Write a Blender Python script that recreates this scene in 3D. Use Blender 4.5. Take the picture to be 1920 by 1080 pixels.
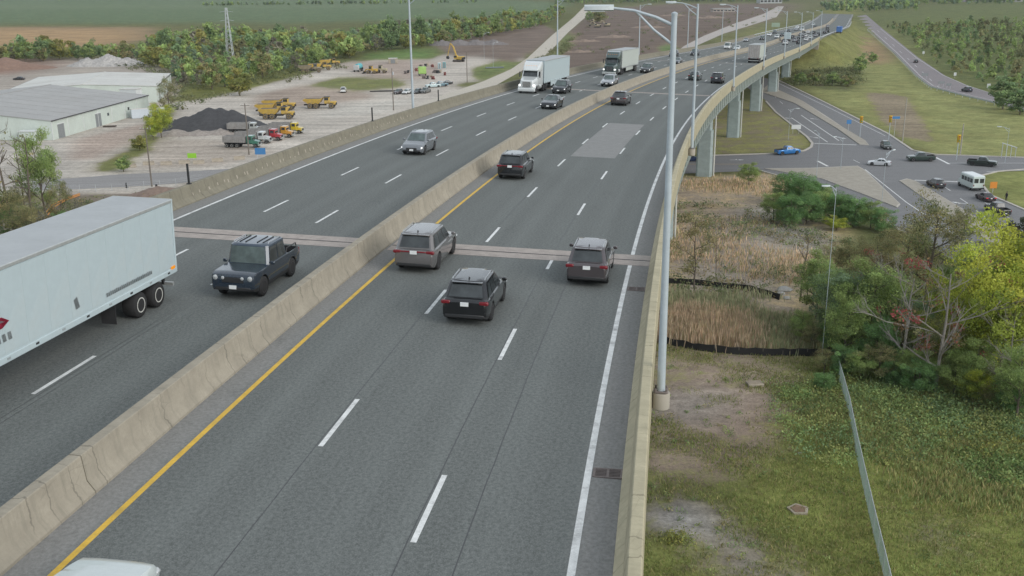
import bpy, bmesh, math, random
import numpy as np
from mathutils import Vector, Matrix
for o in list(bpy.data.objects): bpy.data.objects.remove(o)
scene = bpy.context.scene
COL = scene.collection
RND = random.Random(7)
R = math.radians

# ---------------------------------------------------------------- camera, sky, sun, exposure
FPX, PITCH, ROLL, HC = 1900.0, .2986, -.0105, 39.03
_f = np.array([0, math.cos(PITCH), -math.sin(PITCH)]); _r = np.array([1., 0, 0]); _u = np.cross(_r, _f)
CR = math.cos(ROLL) * _r + math.sin(ROLL) * _u; CU = np.cross(CR, _f); CF = _f; CC = np.array([0, 0, HC])
cd = bpy.data.cameras.new('camera'); cd.sensor_width = 36; cd.lens = FPX / 1920 * 36; cd.clip_start = .5; cd.clip_end = 30000
cam = bpy.data.objects.new('camera', cd); COL.objects.link(cam)
cam.matrix_world = Matrix(((CR[0], CU[0], -CF[0], 0), (CR[1], CU[1], -CF[1], 0), (CR[2], CU[2], -CF[2], HC), (0, 0, 0, 1)))
scene.camera = cam
SUN_EL, SUN_AZ = 28, 130          # degrees; overcast, the sun only a wide soft glow behind the camera on the right
w = bpy.data.worlds.new('World'); scene.world = w; w.use_nodes = True
nt = w.node_tree; nt.nodes.clear()
sk = nt.nodes.new('ShaderNodeTexSky'); sk.sky_type = 'NISHITA'; sk.sun_disc = False
sk.sun_elevation = R(SUN_EL); sk.sun_rotation = R(SUN_AZ); sk.dust_density = 1.5; sk.air_density = 1.
hs = nt.nodes.new('ShaderNodeHueSaturation'); hs.inputs['Saturation'].default_value = .5
ov = nt.nodes.new('ShaderNodeMix'); ov.data_type = 'RGBA'; ov.inputs[0].default_value = .78; ov.inputs[7].default_value = (4.7, 5.15, 5.55, 1)   # even cloud cover
bg = nt.nodes.new('ShaderNodeBackground'); bg.inputs[1].default_value = .13
wo = nt.nodes.new('ShaderNodeOutputWorld')
nt.links.new(sk.outputs[0], hs.inputs['Color']); nt.links.new(hs.outputs[0], ov.inputs[6]); nt.links.new(ov.outputs[2], bg.inputs[0]); nt.links.new(bg.outputs[0], wo.inputs[0])
sl = bpy.data.lights.new('sun', 'SUN'); sl.energy = 1.5; sl.angle = R(40); sl.color = (1, .96, .9)
sun = bpy.data.objects.new('sun', sl); COL.objects.link(sun)
_d = Vector((math.sin(R(SUN_AZ)) * math.cos(R(SUN_EL)), math.cos(R(SUN_AZ)) * math.cos(R(SUN_EL)), math.sin(R(SUN_EL))))
sun.rotation_euler = _d.to_track_quat('Z', 'Y').to_euler()
scene.view_settings.view_transform = 'Standard'; scene.view_settings.look = 'None'
scene.view_settings.gamma = 1; scene.view_settings.exposure = 0.28
scene.render.engine = 'CYCLES'
cy = scene.cycles; cy.max_bounces = 5; cy.diffuse_bounces = 3; cy.glossy_bounces = 2; cy.transmission_bounces = 2; cy.transparent_max_bounces = 4; cy.volume_bounces = 0

# ---------------------------------------------------------------- material helpers
MATS = {}
class N:
    """small node-tree writer"""
    def __init__(s, name):
        s.m = bpy.data.materials.new(name); s.m.use_nodes = True; s.t = s.m.node_tree
        s.b = s.t.nodes['Principled BSDF']; s.out = s.t.nodes['Material Output']
    def n(s, typ, **k):
        q = s.t.nodes.new('ShaderNode' + typ)
        for a, v in k.items(): setattr(q, a, v)
        return q
    def l(s, a, b): s.t.links.new(a, b)
    def val(s, sock, v):
        if hasattr(v, 'is_linked') or isinstance(v, bpy.types.NodeSocket): s.l(v, sock)
        else: sock.default_value = v
    def math(s, op, a, b=0., c=None, clamp=False):
        q = s.n('Math', operation=op, use_clamp=clamp); s.val(q.inputs[0], a); s.val(q.inputs[1], b)
        if c is not None: s.val(q.inputs[2], c)
        return q.outputs[0]
    def mix(s, f, a, b, mode='MIX'):
        q = s.n('Mix', data_type='RGBA', blend_type=mode); s.val(q.inputs[0], f)
        for i, v in ((6, a), (7, b)):
            if isinstance(v, tuple): v = (*v[:3], 1)
            s.val(q.inputs[i], v)
        return q.outputs[2]
    def noise(s, vec, scale, detail=3, rough=.55, dist=0.):
        q = s.n('TexNoise'); q.inputs['Scale'].default_value = scale; q.inputs['Detail'].default_value = detail
        q.inputs['Roughness'].default_value = rough; q.inputs['Distortion'].default_value = dist
        if vec is not None: s.l(vec, q.inputs['Vector'])
        return q.outputs['Fac']
    def maprange(s, v, a, b, c=0., d=1.):
        q = s.n('MapRange'); s.val(q.inputs[0], v)
        for i, x in enumerate((a, b, c, d)): q.inputs[i + 1].default_value = x
        return q.outputs[0]
    def vec(s, kind='Object', scale=None):
        if kind == 'UV': o = s.n('TexCoord').outputs['UV']
        elif kind == 'World': o = s.n('NewGeometry').outputs['Position']
        else: o = s.n('TexCoord').outputs[kind]
        if scale:
            q = s.n('Mapping'); q.inputs['Scale'].default_value = scale; s.l(o, q.inputs[0]); o = q.outputs[0]
        return o
    def bump(s, h, strength, dist=.02):
        q = s.n('Bump'); q.inputs['Strength'].default_value = strength; q.inputs['Distance'].default_value = dist
        s.l(h, q.inputs['Height']); s.l(q.outputs[0], s.b.inputs['Normal'])
    def done(s, color=None, rough=None, metal=None, spec=None):
        for k, v in (('Base Color', color), ('Roughness', rough), ('Metallic', metal), ('Specular IOR Level', spec)):
            if v is None: continue
            if isinstance(v, tuple): v = (*v[:3], 1)
            s.val(s.b.inputs[k], v)
        MATS[s.m.name] = s.m
        return s.m
def mat(name, col, rough=.6, metal=0., var=.12, scale=1.5, bump=0., kind='Object', spec=None, coat=0., dirt=None):
    """plain paint, steel, concrete ...: colour with soft wear from two noises"""
    if name in MATS: return MATS[name]
    a = N(name); v = a.vec(kind)
    n1 = a.noise(v, scale, 5, .65); n2 = a.noise(v, scale * 7, 3)
    f = a.math('ADD', a.math('MULTIPLY', n1, .65), a.math('MULTIPLY', n2, .35))
    dk = tuple(c * (1 - var * 2) for c in col); lt = tuple(min(1, c * (1 + var * 1.6)) for c in col)
    c = a.mix(a.maprange(f, .28, .72), dk, lt)
    if dirt: c = a.mix(a.maprange(a.noise(v, scale * .6, 5, .7), .5, .75, 0, dirt[3]), c, dirt[:3])
    if bump: a.bump(n2, bump)
    if coat: a.b.inputs['Coat Weight'].default_value = coat; a.b.inputs['Coat Roughness'].default_value = .06
    return a.done(c, rough, metal, spec)
def emis(name, col, strength):
    if name in MATS: return MATS[name]
    a = N(name); a.b.inputs['Emission Color'].default_value = (*col, 1); a.b.inputs['Emission Strength'].default_value = strength
    return a.done(col, .2)

# ---------------------------------------------------------------- mesh helpers
class MB:
    def __init__(s): s.v = []; s.f = []; s.m = []; s.uv = []
    def add(s, vs, fs, m=0, uvs=None):
        k = len(s.v); s.v += [tuple(map(float, p)) for p in vs]
        for i, f in enumerate(fs):
            s.f.append(tuple(k + j for j in f)); s.m.append(m)
            s.uv.append([uvs[j] for j in f] if uvs is not None else None)
        return s
    def box(s, c, d, rz=0, m=0, ry=0, taper=1.):
        x, y, z = (q / 2 for q in d); vs = []
        for (a, b, e) in ((-1,-1,-1),(1,-1,-1),(1,1,-1),(-1,1,-1),(-1,-1,1),(1,-1,1),(1,1,1),(-1,1,1)):
            t = taper if e > 0 else 1
            p = Vector((a * x * t, b * y * t, e * z))
            if ry: p.rotate(Matrix.Rotation(ry, 3, 'Y'))
            if rz: p.rotate(Matrix.Rotation(rz, 3, 'Z'))
            vs.append((p.x + c[0], p.y + c[1], p.z + c[2]))
        return s.add(vs, [(0,3,2,1),(4,5,6,7),(0,1,5,4),(1,2,6,5),(2,3,7,6),(3,0,4,7)], m)
    def bbox(s, c, d, bev=.03, m=0, rz=0):
        """box with chamfered edges (octagonal plan loft, smooth enough at this size)"""
        x, y, z = (q / 2 for q in d); b = min(bev, x * .9, y * .9, z * .9)
        def ring(i, zz): return [(x - i, y - b - i * .0, zz), (x - b, y - i, zz), (-x + b, y - i, zz), (-x + i, y - b, zz), (-x + i, -y + b, zz), (-x + b, -y + i, zz), (x - b, -y + i, zz), (x - i, -y + b, zz)]
        rg = [ring(b, -z), ring(0, -z + b), ring(0, z - b), ring(b, z)]
        cs, sn = math.cos(rz), math.sin(rz)
        rg = [[(p[0] * cs - p[1] * sn + c[0], p[0] * sn + p[1] * cs + c[1], p[2] + c[2]) for p in r] for r in rg]
        return s.loft(rg, True, m)
    def loft(s, rings, cap=True, m=0, closed=True, mf=None):
        n = len(rings[0]); vs = [p for r in rings for p in r]; fs = []; ms = []
        for i in range(len(rings) - 1):
            for j in range(n if closed else n - 1):
                k = (j + 1) % n; fs.append((i * n + j, i * n + k, (i + 1) * n + k, (i + 1) * n + j)); ms.append(mf(i, j) if mf else m)
        if cap:
            fs.append(tuple(reversed(range(n)))); ms.append(m); b = (len(rings) - 1) * n; fs.append(tuple(b + j for j in range(n))); ms.append(m)
        k = len(s.v); s.v += [tuple(map(float, p)) for p in vs]
        for f, q in zip(fs, ms): s.f.append(tuple(k + j for j in f)); s.m.append(q); s.uv.append(None)
        return s
    def tube(s, pts, r, n=6, m=0, cap=True):
        pts = [Vector(p) for p in pts]; rs = r if isinstance(r, (list, tuple)) else [r] * len(pts); rings = []
        for i, p in enumerate(pts):
            t = (pts[min(i + 1, len(pts) - 1)] - pts[max(i - 1, 0)]).normalized()
            a = t.orthogonal().normalized() if i == 0 else (a - a.dot(t) * t).normalized()
            b = t.cross(a)
            rings.append([p + (a * math.cos(q) + b * math.sin(q)) * rs[i] for q in (2 * math.pi * k / n for k in range(n))])
        return s.loft(rings, cap, m)
    def lathe(s, prof, axis='Y', c=(0, 0, 0), n=20, m=0, mf=None):
        """prof: list of (radius, along)"""
        rings = []
        for (r, h) in prof:
            rg = []
            for k in range(n):
                q = 2 * math.pi * k / n; a, b = r * math.cos(q), r * math.sin(q)
                p = (a, h, b) if axis == 'Y' else ((a, b, h) if axis == 'Z' else (h, a, b))
                rg.append((p[0] + c[0], p[1] + c[1], p[2] + c[2]))
            rings.append(rg)
        return s.loft(rings, True, m, True, mf)
    def prism(s, poly, z0, z1, m=0):
        n = len(poly); area = sum(poly[i][0] * poly[(i + 1) % n][1] - poly[(i + 1) % n][0] * poly[i][1] for i in range(n))
        if area < 0: poly = poly[::-1]
        vs = [(p[0], p[1], z0) for p in poly] + [(p[0], p[1], z1) for p in poly]
        return s.add(vs, [tuple(reversed(range(n))), tuple(range(n, 2 * n))] + [(i, (i + 1) % n, n + (i + 1) % n, n + i) for i in range(n)], m)
    def mesh(s, name, mats, smooth=40):
        me = bpy.data.meshes.new(name); me.from_pydata(s.v, [], s.f)
        for q in (mats if isinstance(mats, (list, tuple)) else [mats]): me.materials.append(q)
        if any(s.m): me.polygons.foreach_set('material_index', s.m)
        if any(u is not None for u in s.uv):
            ul = me.uv_layers.new(name='UVMap'); flat = []
            for f, u in zip(s.f, s.uv):
                for j in range(len(f)): flat += list(u[j]) if u is not None else [0, 0]
            ul.data.foreach_set('uv', flat)
        if smooth: me.shade_smooth(); me.set_sharp_from_angle(angle=R(smooth))
        me.update(); return me
    def build(s, name, mats, parent=None, smooth=40, **tags):
        return link(name, s.mesh(name, mats, smooth), parent, **tags)
def link(name, data, parent=None, loc=None, rz=None, **tags):
    o = bpy.data.objects.new(name, data); COL.objects.link(o)
    if parent: o.parent = parent
    if loc is not None: o.location = loc
    if rz is not None: o.rotation_euler = (0, 0, rz)
    for k, v in tags.items():
        if v is not None: o[k] = v
    return o
def thing(name, label, category, loc=(0, 0, 0), rz=0., group=None, data=None):
    return link(name, data, None, loc, rz, label=label, category=category, group=group)
def dup(root, loc, rz=None, sc=None, label=None, group=None):
    r = root.copy(); COL.objects.link(r); r.location = loc
    if rz is not None: r.rotation_euler = (0, 0, rz)
    if sc is not None: r.scale = sc if isinstance(sc, tuple) else (sc,) * 3
    if label: r['label'] = label
    if group: r['group'] = group
    for ch in list(root.children):
        c = ch.copy(); COL.objects.link(c); c.parent = r
        for g in list(ch.children):
            d = g.copy(); COL.objects.link(d); d.parent = c
    return r
def npmesh(name, V, F, mats, cols=None, smooth=False):
    """fast mesh from numpy arrays (F: n x 3 or n x 4)"""
    V = np.asarray(V, np.float32); F = np.asarray(F, np.int32); k = F.shape[1]
    me = bpy.data.meshes.new(name); me.vertices.add(len(V)); me.vertices.foreach_set('co', V.ravel())
    me.loops.add(F.size); me.loops.foreach_set('vertex_index', F.ravel())
    me.polygons.add(len(F)); me.polygons.foreach_set('loop_start', np.arange(0, F.size, k, dtype=np.int32))
    me.polygons.foreach_set('loop_total', np.full(len(F), k, np.int32))
    if smooth: me.polygons.foreach_set('use_smooth', np.ones(len(F), bool))
    for q in (mats if isinstance(mats, (list, tuple)) else [mats]): me.materials.append(q)
    if cols is not None:
        for nm, c in cols.items():
            c = np.asarray(c, np.float32)
            if c.ndim == 1: me.attributes.new(nm, 'FLOAT', 'POINT').data.foreach_set('value', c)
            else:
                c4 = np.ones((len(c), 4), np.float32); c4[:, :3] = c
                me.attributes.new(nm, 'FLOAT_COLOR', 'POINT').data.foreach_set('color', c4.ravel())
    me.update(); me.validate(); return me

# ---------------------------------------------------------------- where things are
KN = np.array([-10, 60, 130, 200, 270, 340, 420, 520, 700.]); TH = np.array([.1407, .2157, .2865, .3138, .3306, .3387, .338, .376, .325])
KZ = np.array([-10, 80, 160, 240, 330, 430, 540, 700.]); ZZ = np.array([-12.3165, -14.3481, -16.9149, -20.0929, -23.7608, -26.8346, -29.2387, -33.1048])
SUP = -.0262
def cub(K, V, s):
    n = len(K); h = np.diff(K); A = np.zeros((n, n)); b = np.zeros(n); A[0, 0] = A[-1, -1] = 1
    for i in range(1, n - 1):
        A[i, i-1] = h[i-1]; A[i, i] = 2 * (h[i-1] + h[i]); A[i, i+1] = h[i]; b[i] = 6 * ((V[i+1] - V[i]) / h[i] - (V[i] - V[i-1]) / h[i-1])
    M = np.linalg.solve(A, b); i = np.clip(np.searchsorted(K, s) - 1, 0, n - 2); a = (K[i+1] - s) / h[i]; t = (s - K[i]) / h[i]
    return a * V[i] + t * V[i+1] + ((a**3 - a) * M[i] + (t**3 - t) * M[i+1]) * h[i]**2 / 6
DS = .5; SS = np.arange(-60, 1500.01, DS)
_in = np.clip(SS, -10, 700)
THS = cub(KN, TH, _in) + np.minimum(SS + 10, 0) * .0010
ZS = cub(KZ, ZZ, _in) + HC + np.minimum(-(SS + 10), 0) * 0
ZS = ZS + np.where(SS < -10, -(SS + 10) * .018, 0) - np.where(SS > 700, np.minimum((SS - 700) * .022 - ((SS - 700) ** 2) * .00003, 4.0) * (SS < 1066) + 4.0 * (SS >= 1066), 0)
_i0 = int(round(50 / DS)); _tm = (THS[1:] + THS[:-1]) / 2
XS = np.concatenate([[0], np.cumsum(np.sin(_tm) * DS)]); YS = np.concatenate([[0], np.cumsum(np.cos(_tm) * DS)])
XS += -10.739 - XS[_i0]; YS += 15 - YS[_i0]
def road(s):
    return (np.interp(s, SS, XS), np.interp(s, SS, YS), np.interp(s, SS, ZS), np.interp(s, SS, THS))
def dp(s, o, h=0.):
    """point on the highway: s metres along it, o metres right of the yellow line, h above the pavement"""
    x, y, z, t = road(s)
    return Vector((x + o * math.cos(t), y - o * math.sin(t), z + SUP * o + h))
def dh(s): return float(-road(s)[3])      # rotation about z that turns +Y along the road
def embank(x, y):
    """height of the earth bank that carries the highway past the end of the viaduct"""
    x = np.atleast_1d(x).astype(float); y = np.atleast_1d(y).astype(float); out = np.zeros(len(x))
    idx = np.where((SS >= 395))[0][::20]; rx, ry, rz, rt = XS[idx], YS[idx], ZS[idx], THS[idx]; rs = SS[idx]
    for a in range(0, len(x), 20000):
        X, Y = x[a:a+20000], y[a:a+20000]; j = np.argmin((X[:, None] - rx) ** 2 + (Y[:, None] - ry) ** 2, 1)
        o = (X - rx[j]) * np.cos(rt[j]) - (Y - ry[j]) * np.sin(rt[j]); al = (X - rx[j]) * np.sin(rt[j]) + (Y - ry[j]) * np.cos(rt[j])
        s = rs[j] + al
        z = rz[j] + SUP * o - .55 - np.maximum(0, np.abs(o + 1.5) - 14.5) / 1.7 - np.maximum(0, 462 - s) / 1.6
        out[a:a+20000] = np.maximum(0, z)
    return out
def at(u, v, h=0.):
    """ground point (or point h above the ground plane) seen at photo pixel u, v of 1920 x 1080"""
    r = CF + CR * (u - 960) / FPX - CU * (v - 540) / FPX
    p = CC + r * ((h - HC) / r[2]); return Vector(p)
def at2(u, v): p = at(u, v); return (p.x, p.y)
def poly(px): return [at2(*p) for p in px]
def inpoly(X, Y, P):
    c = np.zeros(len(X), bool); n = len(P)
    for i in range(n):
        x1, y1 = P[i]; x2, y2 = P[(i + 1) % n]
        if y1 == y2: continue
        c ^= ((y1 > Y) != (y2 > Y)) & (X < (x2 - x1) * (Y - y1) / (y2 - y1) + x1)
    return c
# ---------------------------------------------------------------- terrain
def axis(fine0, fine1, step, far0, far1, g=1.09):
    a = list(np.arange(fine0, fine1 + .01, step)); st = step; x = fine1
    while x < far1: st *= g; x += st; a.append(x)
    st = step; x = fine0
    while x > far0: st *= g; x -= st; a.insert(0, x)
    return np.array(a)
gx = axis(-125, 125, 1.6, -9000, 9000); gy = axis(45, 300, 1.6, -1500, 15000, 1.045)
GX, GY = np.meshgrid(gx, gy); X, Y = GX.ravel(), GY.ravel()
bare = np.tile([.20, .17, .11], (len(X), 1)); veg = np.tile([.115, .125, .05], (len(X), 1)); dens = np.full(len(X), .72)
ZONES = [
 # far left: crop fields and scrub
 ([(-900, 49), (600, 42), (1000, 30), (1080, 6), (700, -12), (-900, -16)], (.15, .15, .07), (.115, .165, .088), .97),
 ([(-900, 19), (1000, 13), (1040, 8), (-900, 12)], (.13, .17, .08), (.14, .185, .105), .97),
 ([(-400, 58), (60, 52), (262, 52), (285, 70), (160, 92), (-400, 88)], (.44, .295, .16), (.30, .23, .10), .06),
 ([(-300, 135), (130, 110), (260, 105), (330, 150), (330, 205), (100, 262), (-300, 265)], (.44, .39, .34), (.2, .2, .1), .12),
 ([(-300, 128), (60, 108), (110, 122), (20, 140), (-300, 150)], (.27, .165, .125), (.16, .14, .08), .1),
 # contractor's yard
 ([(95, 264), (240, 222), (300, 200), (340, 175), (440, 168), (520, 150), (640, 118), (760, 108), (900, 100), (990, 112), (960, 135), (820, 190), (700, 240), (560, 290), (430, 326), (330, 362), (100, 366), (125, 300)], (.56, .51, .45), (.24, .24, .12), .12),
 ([(255, 255), (300, 205), (345, 190), (390, 185), (470, 166), (600, 132), (640, 118), (560, 110), (440, 130), (330, 170), (325, 235), (300, 262)], (.28, .25, .17), (.15, .16, .05), .72),
 ([(550, 166), (640, 143), (745, 147), (770, 162), (700, 170), (585, 176)], (.36, .32, .22), (.17, .185, .07), .68),
 ([(676, 102), (790, 90), (820, 97), (815, 110), (690, 112)], (.28, .25, .16), (.12, .19, .06), .9),
 ([(885, 128), (935, 114), (985, 114), (960, 130), (915, 150), (890, 148)], (.3, .27, .17), (.15, .19, .07), .85),
 ([(850, 160), (880, 153), (905, 154), (900, 162), (862, 164)], (.3, .27, .17), (.13, .15, .06), .85),
 ([(172, 322), (185, 304), (225, 290), (262, 258), (300, 252), (285, 282), (235, 312), (215, 323)], (.33, .29, .2), (.16, .17, .06), .75),
 ([(100, 364), (330, 360), (345, 345), (420, 326), (420, 340), (330, 390), (100, 470), (-100, 520), (-100, 400)], (.24, .20, .16), (.14, .145, .06), .45),
 ([(-300, 262), (100, 262), (130, 300), (126, 362), (-300, 384)], (.50, .46, .41), (.22, .22, .11), .16),
 ([(480, 178), (560, 160), (700, 176), (690, 186), (560, 200), (470, 205)], (.43, .35, .29), (.24, .24, .12), .12),
 ([(300, 262), (420, 262), (520, 285), (400, 312), (260, 318)], (.47, .41, .35), (.24, .24, .12), .14),
 ([(140, 262), (250, 236), (300, 226), (250, 262), (180, 300), (130, 300)], (.48, .39, .33), (.24, .24, .12), .1),
 ([(600, 205), (720, 190), (800, 182), (720, 212), (600, 222)], (.60, .56, .50), (.24, .24, .12), .05),
 ([(620, 120), (760, 112), (840, 118), (800, 150), (700, 146)], (.46, .375, .32), (.24, .24, .12), .14),
 # brown stripped soil north of the yard and beside the highway
 ([(800, 78), (900, 62), (1010, 42), (1045, 58), (1005, 95), (960, 118), (900, 108), (850, 106)], (.22, .17, .14), (.17, .17, .09), .3),
 ([(1068, 58), (1112, 18), (1250, 8), (1500, 6), (1450, 36), (1320, 72), (1270, 100), (1120, 122), (1000, 150), (975, 133)], (.188, .144, .118), (.17, .175, .09), .24),
 ([(985, 128), (1030, 98), (1062, 64), (1090, 62), (1060, 100), (1020, 128)], (.27, .2, .14), (.15, .19, .07), .62),
 ([(1235, 92), (1262, 78), (1268, 96), (1240, 100)], (.25, .2, .13), (.12, .2, .07), .9),
 ([(1330, 86), (1470, 34), (1500, 38), (1400, 78)], (.27, .23, .14), (.19, .19, .08), .75),
 # right of the viaduct
 ([(1230, 335), (1480, 325), (1580, 430), (1560, 520), (1500, 600), (1530, 660), (1230, 655)], (.48, .40, .32), (.52, .405, .255), .5),
 ([(1290, 430), (1400, 398), (1455, 470), (1445, 560), (1300, 585)], (.47, .41, .35), (.40, .34, .21), .33),
 ([(1380, 395), (1440, 380), (1560, 455), (1520, 480), (1440, 450)], (.40, .37, .325), (.22, .22, .11), .3),
 ([(1190, 650), (1400, 660), (1540, 680), (1500, 740), (1420, 820), (1380, 900), (1190, 920)], (.41, .325, .26), (.245, .24, .105), .44),
 ([(1225, 735), (1330, 728), (1400, 745), (1300, 800), (1225, 800)], (.43, .38, .335), (.25, .235, .12), .2),
 ([(1380, 740), (1500, 760), (1560, 850), (1450, 900), (1330, 880)], (.39, .305, .245), (.24, .23, .10), .42),
 ([(1190, 1015), (1260, 995), (1420, 900), (1520, 760), (1960, 700), (2100, 1300), (1190, 1300)], (.37, .31, .18), (.235, .265, .078), .70),
 ([(1200, 952), (1250, 938), (1325, 944), (1352, 975), (1325, 1010), (1255, 1000), (1200, 985)], (.40, .395, .40), (.2, .19, .1), .04),
 ([(1330, 1000), (1400, 985), (1500, 1060), (1560, 1200), (1400, 1200), (1340, 1060)], (.37, .335, .28), (.22, .215, .10), .40),
 ([(1690, 980), (1780, 970), (1840, 1030), (1760, 1060)], (.38, .34, .29), (.22, .22, .10), .42),
 ([(1530, 700), (1600, 560), (1750, 520), (2000, 480), (2000, 770), (1700, 740), (1600, 760)], (.34, .29, .19), (.27, .32, .12), .8),
 ([(1700, 740), (1860, 735), (1900, 800), (1760, 830)], (.24, .185, .115), (.17, .155, .055), .5),
 # interchange grass, right
 ([(1430, 60), (1560, 60), (1640, 50), (1700, 110), (1740, 160), (1860, 192), (2000, 240), (2000, 300), (1760, 292), (1660, 250), (1560, 195), (1480, 150)], (.32, .27, .17), (.25, .26, .105), .84),
 ([(1560, 62), (1625, 60), (1665, 95), (1680, 118), (1620, 125), (1590, 100)], (.34, .235, .13), (.22, .21, .08), .22),
 ([(1460, 140), (1600, 120), (1625, 150), (1590, 172), (1480, 160)], (.22, .17, .12), (.12, .14, .06), .6),
 ([(1618, 172), (1700, 178), (1735, 230), (1750, 268), (1690, 258), (1650, 225)], (.31, .255, .18), (.21, .21, .08), .3),
 ([(1600, 30), (1660, 50), (1730, 110), (1800, 150), (1900, 185), (2100, 230), (2600, 60), (1900, -10)], (.2, .18, .1), (.12, .145, .055), .85),
 ([(1290, 200), (1440, 185), (1500, 240), (1522, 272), (1500, 284), (1290, 291)], (.33, .27, .21), (.25, .25, .10), .56),
 ([(1842, 329), (1870, 322), (2000, 316), (2000, 412), (1910, 390), (1858, 366), (1838, 342)], (.26, .24, .13), (.235, .255, .09), .92),
]
_near = Y > 20
for P, b, v, d in ZONES:
    k = inpoly(X, Y, poly(P)) & _near
    bare[k] = b; veg[k] = v; dens[k] = d
# soften the zone borders a little: average with neighbours on the grid
def blur(A, n=1):
    A = A.reshape(len(gy), len(gx), -1)
    for _ in range(n):
        B = A.copy(); B[1:-1, 1:-1] = (A[1:-1, 1:-1] * 2 + A[:-2, 1:-1] + A[2:, 1:-1] + A[1:-1, :-2] + A[1:-1, 2:]) / 6; A = B
    return A
bare, veg = blur(bare, 3).reshape(-1, 3), blur(veg, 4).reshape(-1, 3); dens = blur(dens, 3).ravel()
Z = embank(X, Y); em = Z > .2
bare[em] = (.27, .22, .13); veg[em] = (.19, .195, .07); dens[em] = .78
a = N('ground_cover'); pos = a.vec('World')
def attr(nm): q = a.n('Attribute'); q.attribute_name = nm; return q
nb = a.noise(pos, .9, 8, .72); nf = a.noise(pos, 3.4, 6, .85); nl = a.noise(pos, .045, 4, .6); nm_ = a.noise(pos, .22, 6, .68, .6)
mk = a.math('ADD', a.math('MULTIPLY', nb, .62), a.math('MULTIPLY', nm_, .75))
mk = a.math('ADD', mk, a.math('MULTIPLY', a.math('SUBTRACT', attr('dens').outputs['Fac'], .5), .95))
mk = a.maprange(mk, .60, .80)
def vary(c, *fs):
    for f, lo, hi in fs:
        g = a.n('CombineColor'); r = a.maprange(f, .25, .75, lo, hi)
        for i in range(3): a.l(r, g.inputs[i])
        c = a.mix(1., c, g.outputs[0], 'MULTIPLY')
    return c
rut = a.noise(a.vec('World', (.03, .34, .3)), 1., 5, .7, .4)
cb = vary(attr('bare').outputs['Color'], (rut, .62, 1.22), (nb, .60, 1.32), (nf, .52, 1.48), (nl, .76, 1.2))
cv = vary(attr('veg').outputs['Color'], (nm_, .62, 1.4), (nf, .48, 1.5), (nb, .72, 1.3), (nl, .8, 1.2))
cv = a.mix(a.maprange(a.noise(pos, .11, 5, .7), .48, .70, 0, .55), cv, a.mix(.5, cv, (.30, .235, .10)))
a.bump(a.math('ADD', a.math('MULTIPLY', nb, .6), nf), .55, .16)
GROUND = a.done(a.mix(mk, cb, cv), .95, 0, .1)
nx = len(gx); ii = np.arange((len(gy) - 1) * (nx - 1)); r0 = (ii // (nx - 1)) * nx + ii % (nx - 1)
gm = npmesh('ground', np.stack([X, Y, Z], 1), np.stack([r0, r0 + 1, r0 + nx + 1, r0 + nx], 1), GROUND, {'bare': bare, 'veg': veg, 'dens': dens}, True)
ground = link('ground', gm, None, kind='structure')

# ---------------------------------------------------------------- pavement and concrete materials
def asphalt(name, base, shoulder=None, kind='UV'):
    a = N(name); v = a.vec(kind)
    grain = a.noise(v, 26, 2, .6); mid = a.noise(v, 2.2, 4, .6)
    st = a.noise(a.vec(kind, (.035, 1.1, 1)), 1., 5, .6); big = a.noise(v, .13, 4, .6)
    c = a.mix(a.maprange(st, .3, .7), tuple(q * .84 for q in base), tuple(q * 1.13 for q in base))
    if shoulder:
        sx = a.n('SeparateXYZ'); a.l(v, sx.inputs[0]); rp = a.n('ValToRGB')
        e = rp.color_ramp; e.interpolation = 'LINEAR'
        stops = [(-16.2, 1), (-14.5, 1), (-14.2, 0), (-2.7, 0), (-2.3, 1), (-.25, 1), (.05, 0), (11.0, 0), (11.35, 1), (13, 1)]
        while len(e.elements) < len(stops): e.elements.new(.5)
        for el, (q, t) in zip(e.elements, stops): el.position = (q + 20) / 40; el.color = (t, t, t, 1)
        a.l(a.math('DIVIDE', a.math('ADD', sx.outputs[1], 20), 40), rp.inputs[0])
        c = a.mix(rp.outputs[0], c, shoulder)
        # wheel paths polished a little darker in every lane
        ph = a.math('MULTIPLY', sx.outputs[1], 2 * math.pi / 1.905)
        wp = a.math('MULTIPLY', a.math('ADD', a.math('SINE', ph), 1), .5)
        wp = a.math('MULTIPLY', wp, a.math('SUBTRACT', 1, rp.outputs[0]))
        c = a.mix(a.math('MULTIPLY', wp, .42), c, tuple(q * .62 for q in base))
    c = a.mix(a.maprange(big, .35, .7, 0, .30), c, tuple(q * 1.18 for q in base))
    c = a.mix(a.maprange(grain, .36, .70, -.12, .55), c, tuple(q * 1.8 for q in base))
    c = a.mix(a.maprange(a.noise(v, 55, 1), .55, .75, 0, .5), c, tuple(q * .5 for q in base))
    sp_ = a.noise(a.vec(kind, (.5, 1.4, 1)), .55, 6, .75); c = a.mix(a.maprange(sp_, .58, .72, 0, .42), c, tuple(q * .68 for q in base))
    c = a.mix(a.maprange(mid, .52, .78, 0, .22), c, tuple(q * .6 for q in base))
    g2 = a.noise(v, 8.5, 2, .7); c = a.mix(a.maprange(g2, .34, .66), a.mix(.19, c, (0, 0, 0)), a.mix(.085, c, (.5, .5, .5)))
    a.bump(grain, .35, .01)
    return a.done(c, .88, 0, .25)
ASPH = asphalt('bridge_asphalt', (.138, .150, .144), (.27, .26, .25))
ASPH_G = asphalt('street_asphalt', (.19, .19, .195), None, 'World')
ASPH_OLD = asphalt('worn_asphalt', (.26, .25, .245), None, 'World')
ASPH_RAMP = asphalt('ramp_asphalt', (.225, .20, .205), None, 'World')
GRAVEL = asphalt('gravel', (.50, .455, .385), None, 'World')
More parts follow.
